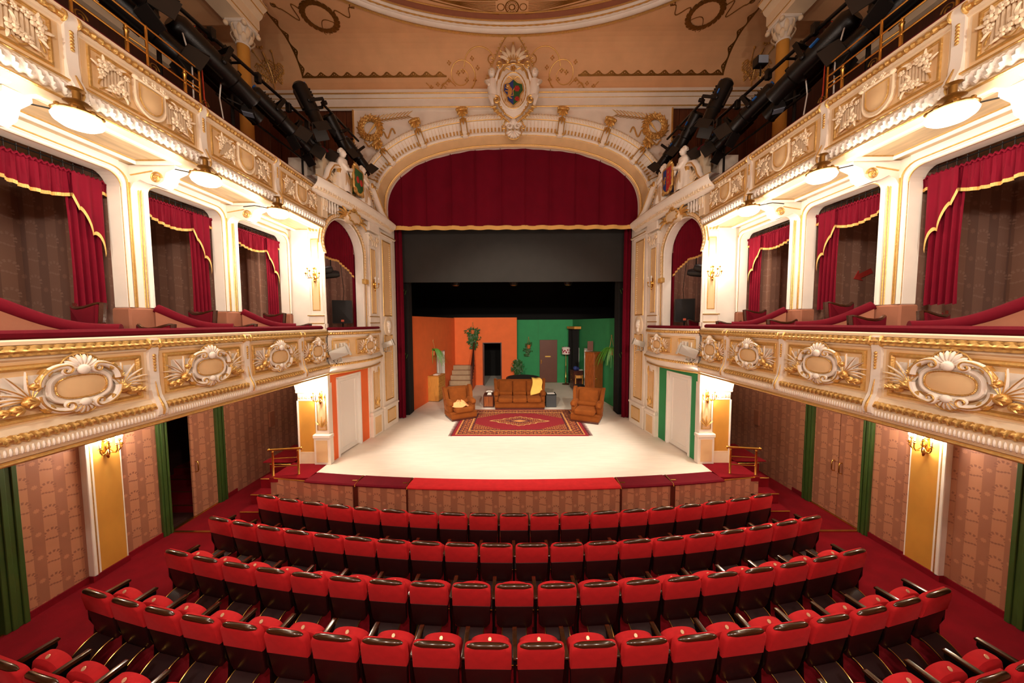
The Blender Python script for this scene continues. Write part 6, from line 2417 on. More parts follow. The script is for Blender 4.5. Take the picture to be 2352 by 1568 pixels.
pA = MO @ Vector((2.0, -.06, 3.02))
plant('hanging_fern', 'bright fern hanging on the orange wall beside the white door', tuple(pA), 'fern', 70, .78, seed=3, rope=.5)
pB = MB2 @ Vector((1.0, -.06, 3.85))
plant('hanging_ivy', 'ivy basket hanging above the wooden stair rail on the orange wall', tuple(pB), 'ivy', 330, .66, .1, 5, .42)
pC = MG @ Vector((.68, -.06, 3.02))
plant('hanging_ivy', 'trailing ivy in a terracotta pot left of the brown door', tuple(pC), 'ivy', 150, .42, -.9, 8, .45)
pD = MS @ Vector((5.05, -.06, 3.15))
plant('hanging_fern', 'bright fern hanging on the green wall above the wardrobe', tuple(pD), 'fern', 70, .8, seed=12, rope=.6)
plant('potted_bush', 'dark potted bush where the orange and green walls meet', (.22, 16.75, 1), 'bush', 420, 1.0, seed=21, group=None)

# ---- stairs with rail
stt = thing('set_stairs', 'beige carpeted stair of five steps with wooden rail in the orange corner', 'stairs', (-2.6, 15.9, 1))
for k in range(5):
    obj('step', MB().box(-3.2 + .02 * k, -2.05, 15.5 + .27 * k, 16.9, 1 + .22 * k, 1 + .22 * (k + 1), .01), 'steps', stt, 0)
rb = MB().extr([(0, 0), (0, 0)], 0, 0) if 0 else MB()
rb.add([(-2.05, 15.5, 1), (-2.05, 16.9, 1), (-2.05, 16.9, 2.35), (-2.05, 15.5, 1.25), (-2.0, 15.5, 1), (-2.0, 16.9, 1), (-2.0, 16.9, 2.35), (-2.0, 15.5, 1.25)], [(0, 1, 2, 3), (7, 6, 5, 4), (0, 3, 7, 4), (3, 2, 6, 7), (2, 1, 5, 6), (0, 4, 5, 1)])
obj('stringer', rb, 'orange_wall', stt, 0)
obj('handrail', MB().tube([(-2.03, 15.45, 2.2), (-2.03, 16.6, 3.22), (-2.03, 16.75, 3.3)], .035, 8), 'mahogany', stt)
for k in range(7):
    y = 15.52 + .17 * k
    obj('baluster', MB().lathe([(.02, 0), (.028, .1), (.016, .2), (.026, .45), (.016, .8), (.02, .95)], (-2.03, y, 1.22 + .13 * k), 8), 'mahogany', stt)
obj('newel', MB().box(-2.07, -1.99, 15.44, 15.52, 1.0, 2.25, .01), 'mahogany', stt, 0)

# ---- chest of drawers
cd = thing('chest_of_drawers', 'light oak chest of drawers against the orange wall', 'chest', (-3.4, 13.6, 1))
MC = RZ(math.atan2(OL1[1] - OL0[1], OL1[0] - OL0[0]) , (OL0[0], OL0[1], 0))
c0 = MC @ Matrix.Translation((1.38, 0, 0))
obj('body', MB().box(0, .82, -.5, -.04, 1.03, 2.05, .01).box(-.015, .835, -.52, -.03, 2.05, 2.09, .008).xf(c0), 'oak', cd, 0)
for k in range(5):
    d = obj('drawer', MB().box(.03, .79, -.515, -.49, 1.07 + .195 * k, 1.25 + .195 * k, .006).xf(c0), 'oak', cd, 0)
    obj('knob', MB().ell((.2, -.53, 1.16 + .195 * k), .02, 8, 5).ell((.62, -.53, 1.16 + .195 * k), .02, 8, 5).xf(c0), 'brass', d)
tag(obj('notepad', MB().box(.25, .55, -.4, -.18, 2.09, 2.115, .004).xf(c0), 'paper_white', None, 0), 'white notepad lying on the oak chest of drawers', 'notepad')

# ---- rug
rg = thing('rug', 'red and gold oriental rug with central medallion spread on the stage', 'rug', (.2, 10.64, 1))
o = link('pile', MB().box(-2.0, 2.0, -1.42, 1.42, .001, .014).mesh('pile', 'rug_pattern', 0), rg)
o.rotation_euler = (0, 0, -.008)
fr = MB()
for s in (-1, 1):
    for k in range(90):
        y = -1.4 + 2.8 * k / 89
        fr.add([(s * 2.0, y - .012, .006), (s * 2.0, y + .012, .006), (s * (2.12 + .02 * sin(k * 3.1)), y + .008 + .015 * sin(k * 2.3), .004), (s * (2.12 + .02 * sin(k * 3.1)), y - .008 + .015 * sin(k * 2.3), .004)], [(0, 1, 2, 3)])
o = link('fringe', fr.mesh('fringe', 'velvet', 0), rg)
o['kind'] = 'stuff'


# ---- sofa and armchairs
def rbox(x0, x1, y0, y1, z0, z1, r=.06):
    m = MB().prism(rrect(x0, x1, z0, z1, min(r, (z1 - z0) * .45, (x1 - x0) * .45), 4), y0, y1, min(r, .05) * .8)
    return m


def armchair(name, label, cat, loc, rz, w, n):
    t = thing(name, label, cat, loc)
    t.rotation_euler = (0, 0, rz)
    hw = w / 2
    lean = Matrix.Translation((0, .22, .3)) @ Matrix.Rotation(-.15, 4, 'X') @ Matrix.Translation((0, -.22, -.3))

    def add(nm, mb, mt='sofa', sm=50):
        return link(nm, mb.mesh(nm, mt, sm), t)
    add('base', rbox(-hw + .02, hw - .02, -.46, .34, .07, .28, .04))
    add('plinth', MB().box(-hw + .04, hw - .04, -.44, .32, .025, .075), 'mahogany', 0)
    add('front_band', MB().tube([(-hw + .04, -.465, .27), (hw - .04, -.465, .27)], .014, 6))
    cw = (w - .3) / n
    for k in range(n):
        x = -hw + .15 + cw * k
        add('seat_cushion', rbox(x + .004, x + cw - .004, -.53, .22, .28, .46, .08))
        add('lumbar_roll', MB().tube([(x + .02, .1, .52), (x + cw - .02, .1, .52)], .085, 12).xf(Matrix.Diagonal((1, 1, 1, 1))))
        q = MB().prism(rrect(x + .003, x + cw - .003, .5, 1.0, .05), .12, .28, .04)
        q.v = [(xx, yy - .05 * (1 - ((xx - x - cw / 2) / (cw / 2)) ** 2) * (yy < .2), zz) for xx, yy, zz in q.v]
        add('back_cushion', q.xf(lean))
    bk = MB().prism(rrect(-hw - .02, hw + .02, .08, 1.05, .17, 6, (1, 1, 0, 0)), .22, .36, .05)
    bk.v = [(xx * (.86 + .14 * min(1, zz / .8)), yy, zz) for xx, yy, zz in bk.v]
    add('back', bk.xf(lean))
    for s in (-1, 1):
        xo = s * (hw - .07)
        a = MB().tube([(xo, -.3, .5), (xo, -.24, .56), (xo, -.05, .58), (xo, .2, .58)], [.06, .105, .11, .1], 14)
        a.box(min(s * hw, s * (hw - .15)), max(s * hw, s * (hw - .15)), -.26, .32, .24, .54, .03)
        add('arm', a)
        wg = [(.02, .55), (.3, .55), (.46, 1.0), (.44, 1.05), (.38, 1.07), (.28, 1.06), (.19, 1.0), (.12, .88), (.06, .72)]
        q = MB().prism(wg, -.055, .055, .03)
        q.v = [(s * (hw - .05 + .1 * max(0, z - .6)) + y, x - .02, z) for x, y, z in q.v]
        add('wing', q)
        for y in (-.38, .28):
            add('foot', MB().ell((s * (hw - .12), y, .03), (.035, .035, .03), 8, 5), 'mahogany')
    return t


armchair('sofa', 'orange brown velvet three-seat sofa behind the rug', 'sofa', (.24, 12.5, 1), 0, 1.95, 3)
armchair('armchair', 'orange brown wing armchair left of the rug with a peach cloth on its seat', 'armchair', (-1.88, 11.15, 1), .5, .95, 1)
armchair('armchair', 'orange brown wing armchair at the right end of the rug', 'armchair', (2.5, 10.8, 1), -.42, .98, 1)


def cloth(name, label, mt, c, fn, nu=20, nv=20):
    o = obj(name, MB().grid(fn, nu, nv), mt, None, 60)
    md = o.modifiers.new('thick', 'SOLIDIFY')
    md.thickness = .012
    return tag(o, label, 'cloth')


def crumple(u, v):
    a, r = u * 2 * PI, .05 + .24 * v
    z = 1.47 + .17 * (1 - v) ** .8 + .035 * sin(3 * a + 4 * v) + .02 * sin(7 * a)
    return (-1.85 + cos(a) * r * 1.1, 10.88 + sin(a) * r * .8, max(1.475, z))


cloth('crumpled_cloth', 'crumpled peach cloth on the seat of the left armchair', 'cloth_peach', None, crumple, 40, 10)


def throw(u, v):
    # hangs over the sofa back and down the front
    s = v * .95
    x = .72 + .34 * u + .16 * v * (u - .2) + .03 * sin(v * 6)
    if s < .14:
        return (x, 12.99 - s * 2.5, 2.085 + .012 * sin(u * 9))
    k = s - .14
    return (x + .02 * sin(u * 8 + k * 5), 12.63 - k * .26 - .015 * sin(u * 7), 2.07 - k * .74 * (1 - .25 * u))


cloth('yellow_garment', 'yellow garment thrown over the right of the sofa back', 'cloth_yellow', None, throw, 14, 16)

# ---- side boxes
sb = thing('side_cabinet', 'small reddish brown cabinet left of the sofa', 'cabinet', (-.98, 12.65, 1))
obj('body', MB().box(-1.18, -.78, 12.4, 12.95, 1, 1.48, .012), 'mahogany', sb, 0)
obj('door', MB().box(-1.15, -.81, 12.385, 12.4, 1.05, 1.43, .006), 'burr', sb, 0)
tp = thing('telephone', 'white telephone on the brown cabinet', 'telephone', (-.95, 12.6, 1.48))
obj('base', MB().prism([(-1.04, 1.48), (-.86, 1.48), (-.88, 1.55), (-1.0, 1.56)], 12.5, 12.7, .01), 'paper_white', tp, 30)
obj('handset', MB().tube([(-1.06, 12.6, 1.58), (-1.02, 12.6, 1.61), (-.88, 12.6, 1.61), (-.84, 12.6, 1.58)], [.035, .02, .02, .035], 8), 'paper_white', tp)
gx = thing('grey_box', 'dark grey box right of the sofa', 'box', (1.47, 12.6, 1))
obj('body', MB().box(1.27, 1.67, 12.4, 12.9, 1, 1.48, .01), 'grey_box', gx, 0)
obj('lid', MB().box(1.26, 1.68, 12.39, 12.91, 1.48, 1.5, .008), 'black', gx, 0)
tag(obj('magazine', MB().box(1.32, 1.62, 12.5, 12.78, 1.5, 1.518, .004), 'paper_white', None, 0), 'white magazine on the dark grey box', 'magazine')
# round table with black cloth
rt_ = thing('round_table', 'round table under a floor-length black cloth behind the sofa', 'table', (.45, 14.8, 1))
obj('tablecloth', MB().lathe([(0, .78), (.7, .78), (.78, .76), (.82, .6), (.86, .3), (.9, .02)], (.45, 14.9, 1.0), 40), 'black_cloth', rt_, 60)
obj('tabletop', MB().lathe([(0, .74), (.76, .74), (.76, .77), (0, .77)], (.45, 14.9, 1.0), 32), 'mahogany', rt_)

# ---- floor lamp
fl = thing('floor_lamp', 'brass floor lamp with floral shade beside the coat rack', 'floor lamp', (2.8, 17.1, 1))
obj('base', MB().lathe([(0, 0), (.2, 0), (.2, .03), (.14, .05), (.05, .07), (.03, .1)], (2.8, 17.1, 1), 20), 'mahogany', fl)
obj('pole', MB().lathe([(.025, .08), (.035, .3), (.05, .34), (.03, .38), (.02, .9), (.03, 1.0), (.018, 1.05), (.018, 1.6)], (2.8, 17.1, 1), 10), 'brass', fl)
sh = obj('shade', MB().lathe([(.2, 1.62), (.21, 1.64), (.22, 1.95), (.17, 2.0), (.16, 2.0)], (2.8, 17.1, 1), 24), 'lampshade', fl)
bl = MB()
for k in range(9):
    a = PI + PI * (k + .3) / 9
    flower(q := MB(), (0, 0), .05, 0)
    bl.join(q, Matrix.Translation((2.8 + .215 * cos(a), 17.1 + .215 * sin(a), 2.72 + .1 * (k % 2) + .02 * (k % 3))) @ Matrix.Rotation(a + HALF, 4, 'Z') @ Matrix.Diagonal((1, .15, 1, 1)))
obj('flower_print', bl, 'magenta', sh)

# ---- wardrobe, dresser, chair on the right
wr = thing('wardrobe', 'tall burr wood wardrobe by the green wall, its corner towards the house', 'wardrobe', (3.35, 13.2, 1))
MWd = RZ(.7, (3.26, 12.95, 0))
obj('body', MB().box(0, .6, .0, .46, 1.03, 3.05, .012).box(-.01, .61, -.01, .47, 3.05, 3.09, .008).xf(MWd), 'burr', wr, 0)
MWr = MWd @ Matrix.Translation((0, 0, 0))
d = obj('door', MB().box(.02, .58, -.02, .0, 1.08, 3.0, .006).xf(MWd), 'burr', wr, 0)
obj('knob', MB().ell((.08, -.045, 2.02), .035, 10, 6).xf(MWd), 'brass', d)
obj('plinth', MB().box(.02, .58, .01, .44, 1, 1.03).xf(MWd), 'mahogany', wr, 0)
tag(obj('framed_board', MB().box(3.3, 3.55, 14.3, 14.33, 3.0, 3.42), 'brown_door', None, 0), 'brown framed board leaning above the wardrobe', 'board')
bpy.data.objects['framed_board'].location = (0, 0, .05)
ds = thing('dresser', 'dark wood dresser against the green wall with a blue bag on top', 'dresser', (3.35, 15.6, 1))
MD = MS @ Matrix.Translation((2.95, 0, 0))
MD = RZ(math.atan2(GR1[1] - GR0[1], GR1[0] - GR0[0]), (GR0[0], GR0[1], 0))
obj('body', MB().box(1.35, 1.95, -.55, -.08, 1.03, 1.9, .01).box(1.33, 1.97, -.57, -.07, 1.9, 1.94, .008).xf(MD), 'mahogany', ds, 0)
for k in range(3):
    dd = obj('drawer', MB().box(1.38, 1.92, -.565, -.545, 1.08 + .27 * k, 1.32 + .27 * k, .006).xf(MD), 'mahogany', ds, 0)
    obj('knob', MB().ell((1.65, -.58, 1.2 + .27 * k), .018, 8, 5).xf(MD), 'brass', dd)
bg = MD @ Vector((1.6, -.3, 1.94))
tag(obj('blue_bag', MB().ell((bg.x - .05, bg.y, bg.z + .09), (.13, .1, .11), 10, 6).ell((bg.x + .06, bg.y, bg.z + .07), (.09, .09, .08), 10, 6), 'blue_paint', None, 60), 'crumpled blue bag on the dark dresser', 'bag')
tag(obj('folded_paper', MB().box(bg.x + .1, bg.x + .3, bg.y - .12, bg.y + .1, bg.z, bg.z + .02), 'paper_white', None, 0), 'white folded paper beside the blue bag', 'paper')
kc = thing('kitchen_chair', 'wooden chair with dark seat between dresser and wardrobe', 'chair', (3.0, 14.5, 1))
obj('seat', rbox(2.82, 3.2, 14.3, 14.7, 1.42, 1.48, .02), 'black_cloth', kc, 30)
for x in (2.85, 3.17):
    for y in (14.34, 14.66):
        obj('leg', MB().box(x - .02, x + .02, y - .02, y + .02, 1, 1.42 if y < 14.5 else 1.9, .004), 'oak', kc, 0)
obj('rail', MB().box(2.85, 3.17, 14.33, 14.35, 1.15, 1.18).box(2.85, 3.17, 14.64, 14.67, 1.75, 1.88), 'oak', kc, 0)
# lanterns just visible under the grey border
for k, x in enumerate((-2.3, .03, 2.2)):
    t = thing('ceiling_lantern', 'small dim lantern just below the grey border, %s of three' % ('left', 'middle', 'right')[k], 'spotlight', (x, 13.0, 5.8))
    obj('body', MB().lathe([(0, -.14), (.14, -.12), (.18, .0), (.14, .12), (.05, .16), (.05, .5)], (x, 13.0, 5.92), 14), 'flap_metal', t)
    obj('lens', MB().lathe([(0, -.15), (.1, -.14), (.11, -.12)], (x, 13.0, 5.92), 12), 'old_gold', t)

# ================================================================== GALLERY COLUMNS, BEAMS
def gallery():
    sg = SIDE
    c = (-6.45, 8.1)
    t = thing('gallery_column', 'ochre column with gilded leaf capital rising in the %s gallery' % sg, 'column', (c[0], c[1], 6.7))
    obj('shaft', MB().lathe([(.19, 0), (.19, .1), (.15, .16), (.145, .3), (.14, 2.2), (.125, 4.25)], (c[0], c[1], 6.7), 24), 'ochre', t)
    cp = MB().lathe([(.13, 0), (.15, .02), (.13, .04), (.14, .15), (.19, .36), (.2, .4)], (c[0], c[1], 10.93), 16)
    cp.box(c[0] - .24, c[0] + .24, c[1] - .24, c[1] + .24, 11.33, 11.4, .02)
    k = obj('capital', cp, 'white', t)
    g = MB()
    for row, (z, n, l) in enumerate(((10.97, 8, .2), (11.08, 8, .26))):
        for i in range(n):
            a = 2 * PI * (i + .5 * row) / n
            q = MB()
            leaf(q, (0, 0), HALF, l, .05, 0, 0, .02, 5, .08)
            g.join(q, Matrix.Translation((c[0] + .14 * cos(a), c[1] + .14 * sin(a), z)) @ Matrix.Rotation(a + HALF, 4, 'Z'))
    for i in range(4):
        a = PI / 4 + HALF * i
        g.ell((c[0] + .3 * cos(a), c[1] + .3 * sin(a), 11.3), .055, 8, 6)
    obj('capital_leaves', g, 'cream', k, 50)
    m = MB().extr([(-6.75, 11.4), (-6.28, 11.4), (-6.26, 11.5), (-6.22, 11.52), (-6.22, 11.72), (-6.15, 11.78), (-6.1, 11.9), (-6.02, 11.96), (-6.02, 12.05), (-6.12, 12.1), (-6.12, 12.45), (-6.75, 12.45)], -3, 8.35, True)
    b = struct('trim_gallery_beam_' + sg, m, 'cream', 'moulded beam over the %s gallery column' % sg, 30)
    for x, z in ((-6.255, 11.5), (-6.1, 11.85), (-6.01, 12.0)):
        obj('gilt_line', MB().tube([(x, -3, z), (x, 8.36, z)], .012, 6), 'gold', b)
    struct('trim_gallery_cornice_' + sg, MB().extr([(-8.5, 10.6), (-8.4, 10.62), (-8.3, 10.75), (-8.2, 10.8), (-8.2, 10.95), (-8.5, 11.0)], -3, 8.3, True), 'cream', 'pale cornice high on the %s gallery wall' % sg, 30)


side(gallery)


# ================================================================== SPOTLIGHTS
def lantern_set(ln, r, doors):
    """body along -y: rear at +y, lens at -y"""
    b = MB().lathe([(0, ln * .5), (r * .7, ln * .5), (r, ln * .44), (r, -ln * .2), (r * .86, -ln * .22), (r * .86, -ln * .48), (r * .94, -ln * .5), (r * .8, -ln * .5), (r * .75, -ln * .47), (0, -ln * .45)], (0, 0, 0), 16, 'y')
    for k in range(4):
        b.box(-r * .5, r * .5, ln * (.1 + .07 * k), ln * (.12 + .07 * k), r * .85, r * 1.06)
    b.box(-r * .35, r * .35, -ln * .1, ln * .35, -r * 1.12, -r * .8)
    S = [('body', b, 'dark_metal')]
    y = MB()
    for s in (-1, 1):
        y.box(s * r * 1.12 - .008, s * r * 1.12 + .008, -.03, .03, 0, r * 1.9)
        y.ell((s * r * 1.15, 0, 0), (.03, .035, .035), 8, 5)
    y.box(-r * 1.13, r * 1.13, -.03, .03, r * 1.88, r * 1.98).box(-.03, .03, -.03, .03, r * 1.95, r * 2.5)
    S.append(('yoke', y, 'dark_metal'))
    S.append(('lens', MB().lathe([(0, -ln * .455), (r * .74, -ln * .46)], (0, 0, 0), 16, 'y'), 'glass'))
    S.append(('tag', MB().box(r * .95, r * 1.2, ln * .1, ln * .2, .02, .04).box(-.02, .02, ln * .46, ln * .52, r * .5, r * .9), 'blue_tag'))
    if doors:
        d = MB()
        w, h, yy = r * 1.5, r * 1.6, -ln * .5
        for a in range(4):
            q = MB().box(-w * .62, w * .62, -h, 0, -.006, .006)
            q.xf(Matrix.Rotation(HALF * a, 4, 'Y') @ Matrix.Translation((0, yy, r * .95)) @ Matrix.Rotation(-.45, 4, 'X'))
            d.join(q)
        S.append(('barn_doors', d, 'flap_metal'))
    return parts_of(S)


L_LONG, L_MID, L_SHORT = lantern_set(1.15, .16, False), lantern_set(.8, .15, True), lantern_set(.55, .15, True)


def aim(o, d):
    """turn local -y onto direction d with z kept up"""
    d = Vector(d).normalized()
    o.rotation_euler = (-d).to_track_quat('Y', 'Z').to_euler()


def rigs():
    sg = SIDE
    X = -4.62
    p = thing('lighting_bar', 'long black lighting bar above the %s upper balcony' % sg, 'lighting bar', (X, 6, 8.8))
    obj('pipe', MB().tube([(X - .05, 3.9, 8.68), (X, 7.75, 8.86)], .03, 8), 'dark_metal', p)
    obj('lower_pipe', MB().tube([(X - .15, 5.4, 8.0), (X - .15, 8.6, 8.05)], .02, 8), 'dark_metal', p)
    for y in (4.6, 5.75, 7.6):
        obj('post', MB().tube([(X - .2, y, 6.7), (X - .2, y, 8.8)], .025, 8).tube([(X - .2, y, 8.75), (X, y, 8.75)], .02, 6), 'dark_metal', p)
    for y in (4.4, 5.2, 6.1, 6.9, 7.5):
        obj('clamp', MB().box(X - .05, X + .05, y - .04, y + .04, 8.66, 8.84, .015), 'dark_metal', p, 0)
    obj('cable', MB().tube([(X + .03, 4.9, 8.6), (X, 5.0, 8.2), (X - .03, 5.05, 7.7), (X, 5.15, 7.3)], .01, 5), 'red_cable', p)
    obj('cable', MB().tube([(X - .02, 5.4, 8.5), (X - .06, 5.35, 7.9), (X - .02, 5.4, 7.3)], .009, 5), 'white_cable', p)
    obj('cable', MB().tube([(X, 4.7, 8.5), (X + .05, 4.8, 8.0), (X, 4.85, 7.4)], .009, 5), 'white_cable', p)
    p2 = thing('lighting_bar', 'short black lighting bar beside the arch on the %s' % sg, 'lighting bar', (-4.5, 9, 9.5))
    obj('pipe', MB().tube([(-4.5, 7.9, 9.5), (-4.45, 9.6, 9.55)], .03, 8), 'dark_metal', p2)
    for y in (8.4, 9.4):
        obj('post', MB().tube([(-4.75, y, 6.7), (-4.75, y, 9.5), (-4.5, y, 9.5)], .022, 8), 'dark_metal', p2)
    D = (.55, 1, -.62)
    lst = [(L_SHORT, (X, 3.95, 8.4), (.35, 1, -.35), 'stubby lantern at the viewer end'), (L_MID, (X - .2, 4.38, 8.22), (.5, 1, -.5), 'fat lantern, second from the viewer end'),
           (L_LONG, (X + .05, 5.2, 8.3), (.3, 1, -.42), 'longest lantern, in front of the column'), (L_LONG, (X - .3, 5.75, 8.35), (.3, 1, -.45), 'long lantern half hidden behind the longest one'),
           (L_MID, (X, 6.45, 8.38), D, 'lantern with barn doors in the middle of the bar'), (L_MID, (X + .27, 7.15, 8.97), (.4, .27, -1), 'lantern tilted steeply down above the bar end'),
           (L_MID, (X - .05, 7.02, 8.32), D, 'lantern with barn doors near the stage end'), (L_SHORT, (X + .05, 7.58, 8.4), (.7, 1, -.75), 'lantern with wide open barn doors at the stage end'),
           (L_MID, (-4.48, 8.5, 9.15), (.3, .6, -.9), 'lantern with barn doors on the short bar, first one'), (L_MID, (-4.42, 9.3, 9.05), (.7, .8, -1.0), 'lantern against the arch on the short bar')]
    for st, loc, d, lab in lst:
        t = thing('spotlight', 'black %s, %s side' % (lab, sg), 'spotlight', loc, 'black stage lanterns above the balconies')
        aim(t, (-d[0] if MIR else d[0], d[1], d[2]))
        for n, me in st:
            link(n, me, t)
    # small floodlight on the lower pipe
    t = thing('small_flood', 'small black floodlight on an arm under the %s lighting bar' % sg, 'floodlight', (-4.5, 5.7, 7.95))
    c = Vector((-4.55, 5.75, 7.95))
    obj('housing', MB().prism([(-.09, -.05), (.09, -.05), (.07, .05), (-.07, .05)], -.08, .08, .01).xf(Matrix.Translation(c) @ Matrix.Rotation(.5, 4, 'Z')), 'dark_metal', t, 0)
    obj('glass', MB().box(-.075, .075, -.07, .07, -.058, -.05).xf(Matrix.Translation(c) @ Matrix.Rotation(.5, 4, 'Z')), 'glass', t, 0)
    obj('arm', MB().tube([(c.x, c.y, c.z + .05), (c.x - .15, c.y - .25, c.z + .05)], .014, 6), 'dark_metal', t)
    if sg == 'right':
        c = Vector((-4.55, 6.2, 9.05))
        t = thing('small_flood', 'small black floodlight standing on top of the right lighting bar', 'floodlight', tuple(c))
        obj('housing', MB().prism(rrect(-.1, .1, -.08, .08, .015), -.06, .07, .01).xf(Matrix.Translation(c)), 'dark_metal', t, 0)
        obj('glass', MB().box(-.085, .085, -.07, -.06, -.065, .065).xf(Matrix.Translation(c)), 'glass', t, 0)
        obj('stem', MB().tube([(c.x, c.y, c.z - .08), (c.x, c.y, 8.8)], .014, 6), 'dark_metal', t)
    s = -1 if MIR else 1
    lamp('SPOT', 'stage_fill_spot', (s * -4.02, 7.37, 8.18), P_SPOT, .08, (1, .9, .76), (s * -.6, 9.2, 1), 48)  # beam added to brighten the stage floor; the bar lanterns look unlit


side(rigs)

# ================================================================== CEILING ORNAMENT
EA, EB, EY, EZ = 6.0, 3.5, 6.12, 12.45


def ring(d, n=120, z=EZ, bump=0):
    return [((EA - d) * cos(2 * PI * i / n), EY + (EB - d) * sin(2 * PI * i / n), z) for i in range(n)]


rg2 = struct('trim_ceiling_ring', MB().tube(ring(.16), .1, 10, True), 'white', 'oval white and gold moulding on the ceiling', 60)
obj('gilt_rope', MB().tube(ring(0, 420), [.045 + .015 * (i % 2) for i in range(420)], 6, True), 'gold', rg2)
for d, r in ((.27, .07), (.36, .05)):
    obj('roll', MB().tube(ring(d), r, 8, True), 'white', rg2)
obj('bead_row', MB().tube(ring(.33, 360, EZ - .05), [.012 + .012 * (i % 2) for i in range(360)], 6, True), 'gold', rg2)
for d in (.22, .44, .66):
    obj('gilt_line', MB().tube(ring(d, 120, EZ - .02), .018, 6, True), 'gold', rg2)
a, b = ring(.46, 120, EZ - .006), ring(.64, 120, EZ - .006)
obj('painted_band', MB().add(a + b, [(i, (i + 1) % 120, 120 + (i + 1) % 120, 120 + i) for i in range(120)]), 'rose_cloth', rg2, 0)


def line(parent, pts, r=.014, mt='old_gold', name='painted_line'):
    return obj(name, MB().tube(pts, r, 5, fl=1), mt, parent)


co = thing('ceiling_rosette', 'painted gold rosette with tapering bands in the ceiling oval', 'ornament', (0, 8.8, EZ))
zc = EZ - .004
for r in (.17, .075):
    obj('circle', MB().tube([(r * cos(a), 8.82 + r * sin(a), zc) for a in [2 * PI * k / 32 for k in range(32)]], .016, 5, True), 'old_gold', co)
dm = MB()
for k in range(16):
    a = 2 * PI * k / 16
    dm.ell((.125 * cos(a), 8.82 + .125 * sin(a), zc), .012, 6, 4)
obj('dot_ring', dm, 'old_gold', co, kind='stuff')
for s in (-1, 1):
    obj('circle', MB().tube([(s * .29 + .09 * cos(a), 8.82 + .09 * sin(a), zc) for a in [2 * PI * k / 24 for k in range(24)]], .01, 5, True), 'old_gold', co)
    for off in (.19, -.19):
        line(co, [(s * (.35 + 2.2 * u), 8.82 + off * (1 - u) - .12 * u - .16 * u * u * 1.5, zc) for u in [k / 12 for k in range(13)]], .012)
    for j in range(7):
        o_ = -.13 + .26 * j / 6
        line(co, [(s * (.42 + (1.5) * u), 8.82 + o_ * (1 - u) - .1 * u - .12 * u * u, zc) for u in [k / 8 for k in range(9)]], .006)
    line(co, [(s * (.6 + 1.6 * u), 8.2 + .25 * sin(u * 9) - .1 * u, zc) for u in [k / 24 for k in range(25)]], .016)
    for k in range(5):
        q = MB()
        leaf(q, (0, 0), 0, .22, .045, 0, 0, .004, 5, .002)
        obj('painted_leaf', q.xf(Matrix.Translation((s * (.4 + .3 * k), 8.42 - .03 * k, zc)) @ Matrix.Rotation(HALF, 4, 'X') @ Matrix.Rotation(.3 * s, 4, 'Y')), 'old_gold', co)


def wreath_parts(cx, cz, r, n, M, parent, mt, lw=.05):
    m = MB()
    for k in range(n):
        a = 2 * PI * k / n
        for o in (-.35, 0, .35):
            leaf(m, (cx + r * cos(a), cz + r * sin(a)), a + HALF + o * 1.2, r * .42, lw * .45, 0, .3, .006, 4, .006)
    return obj('leaf_ring', m.xf(M), mt, parent, 50)


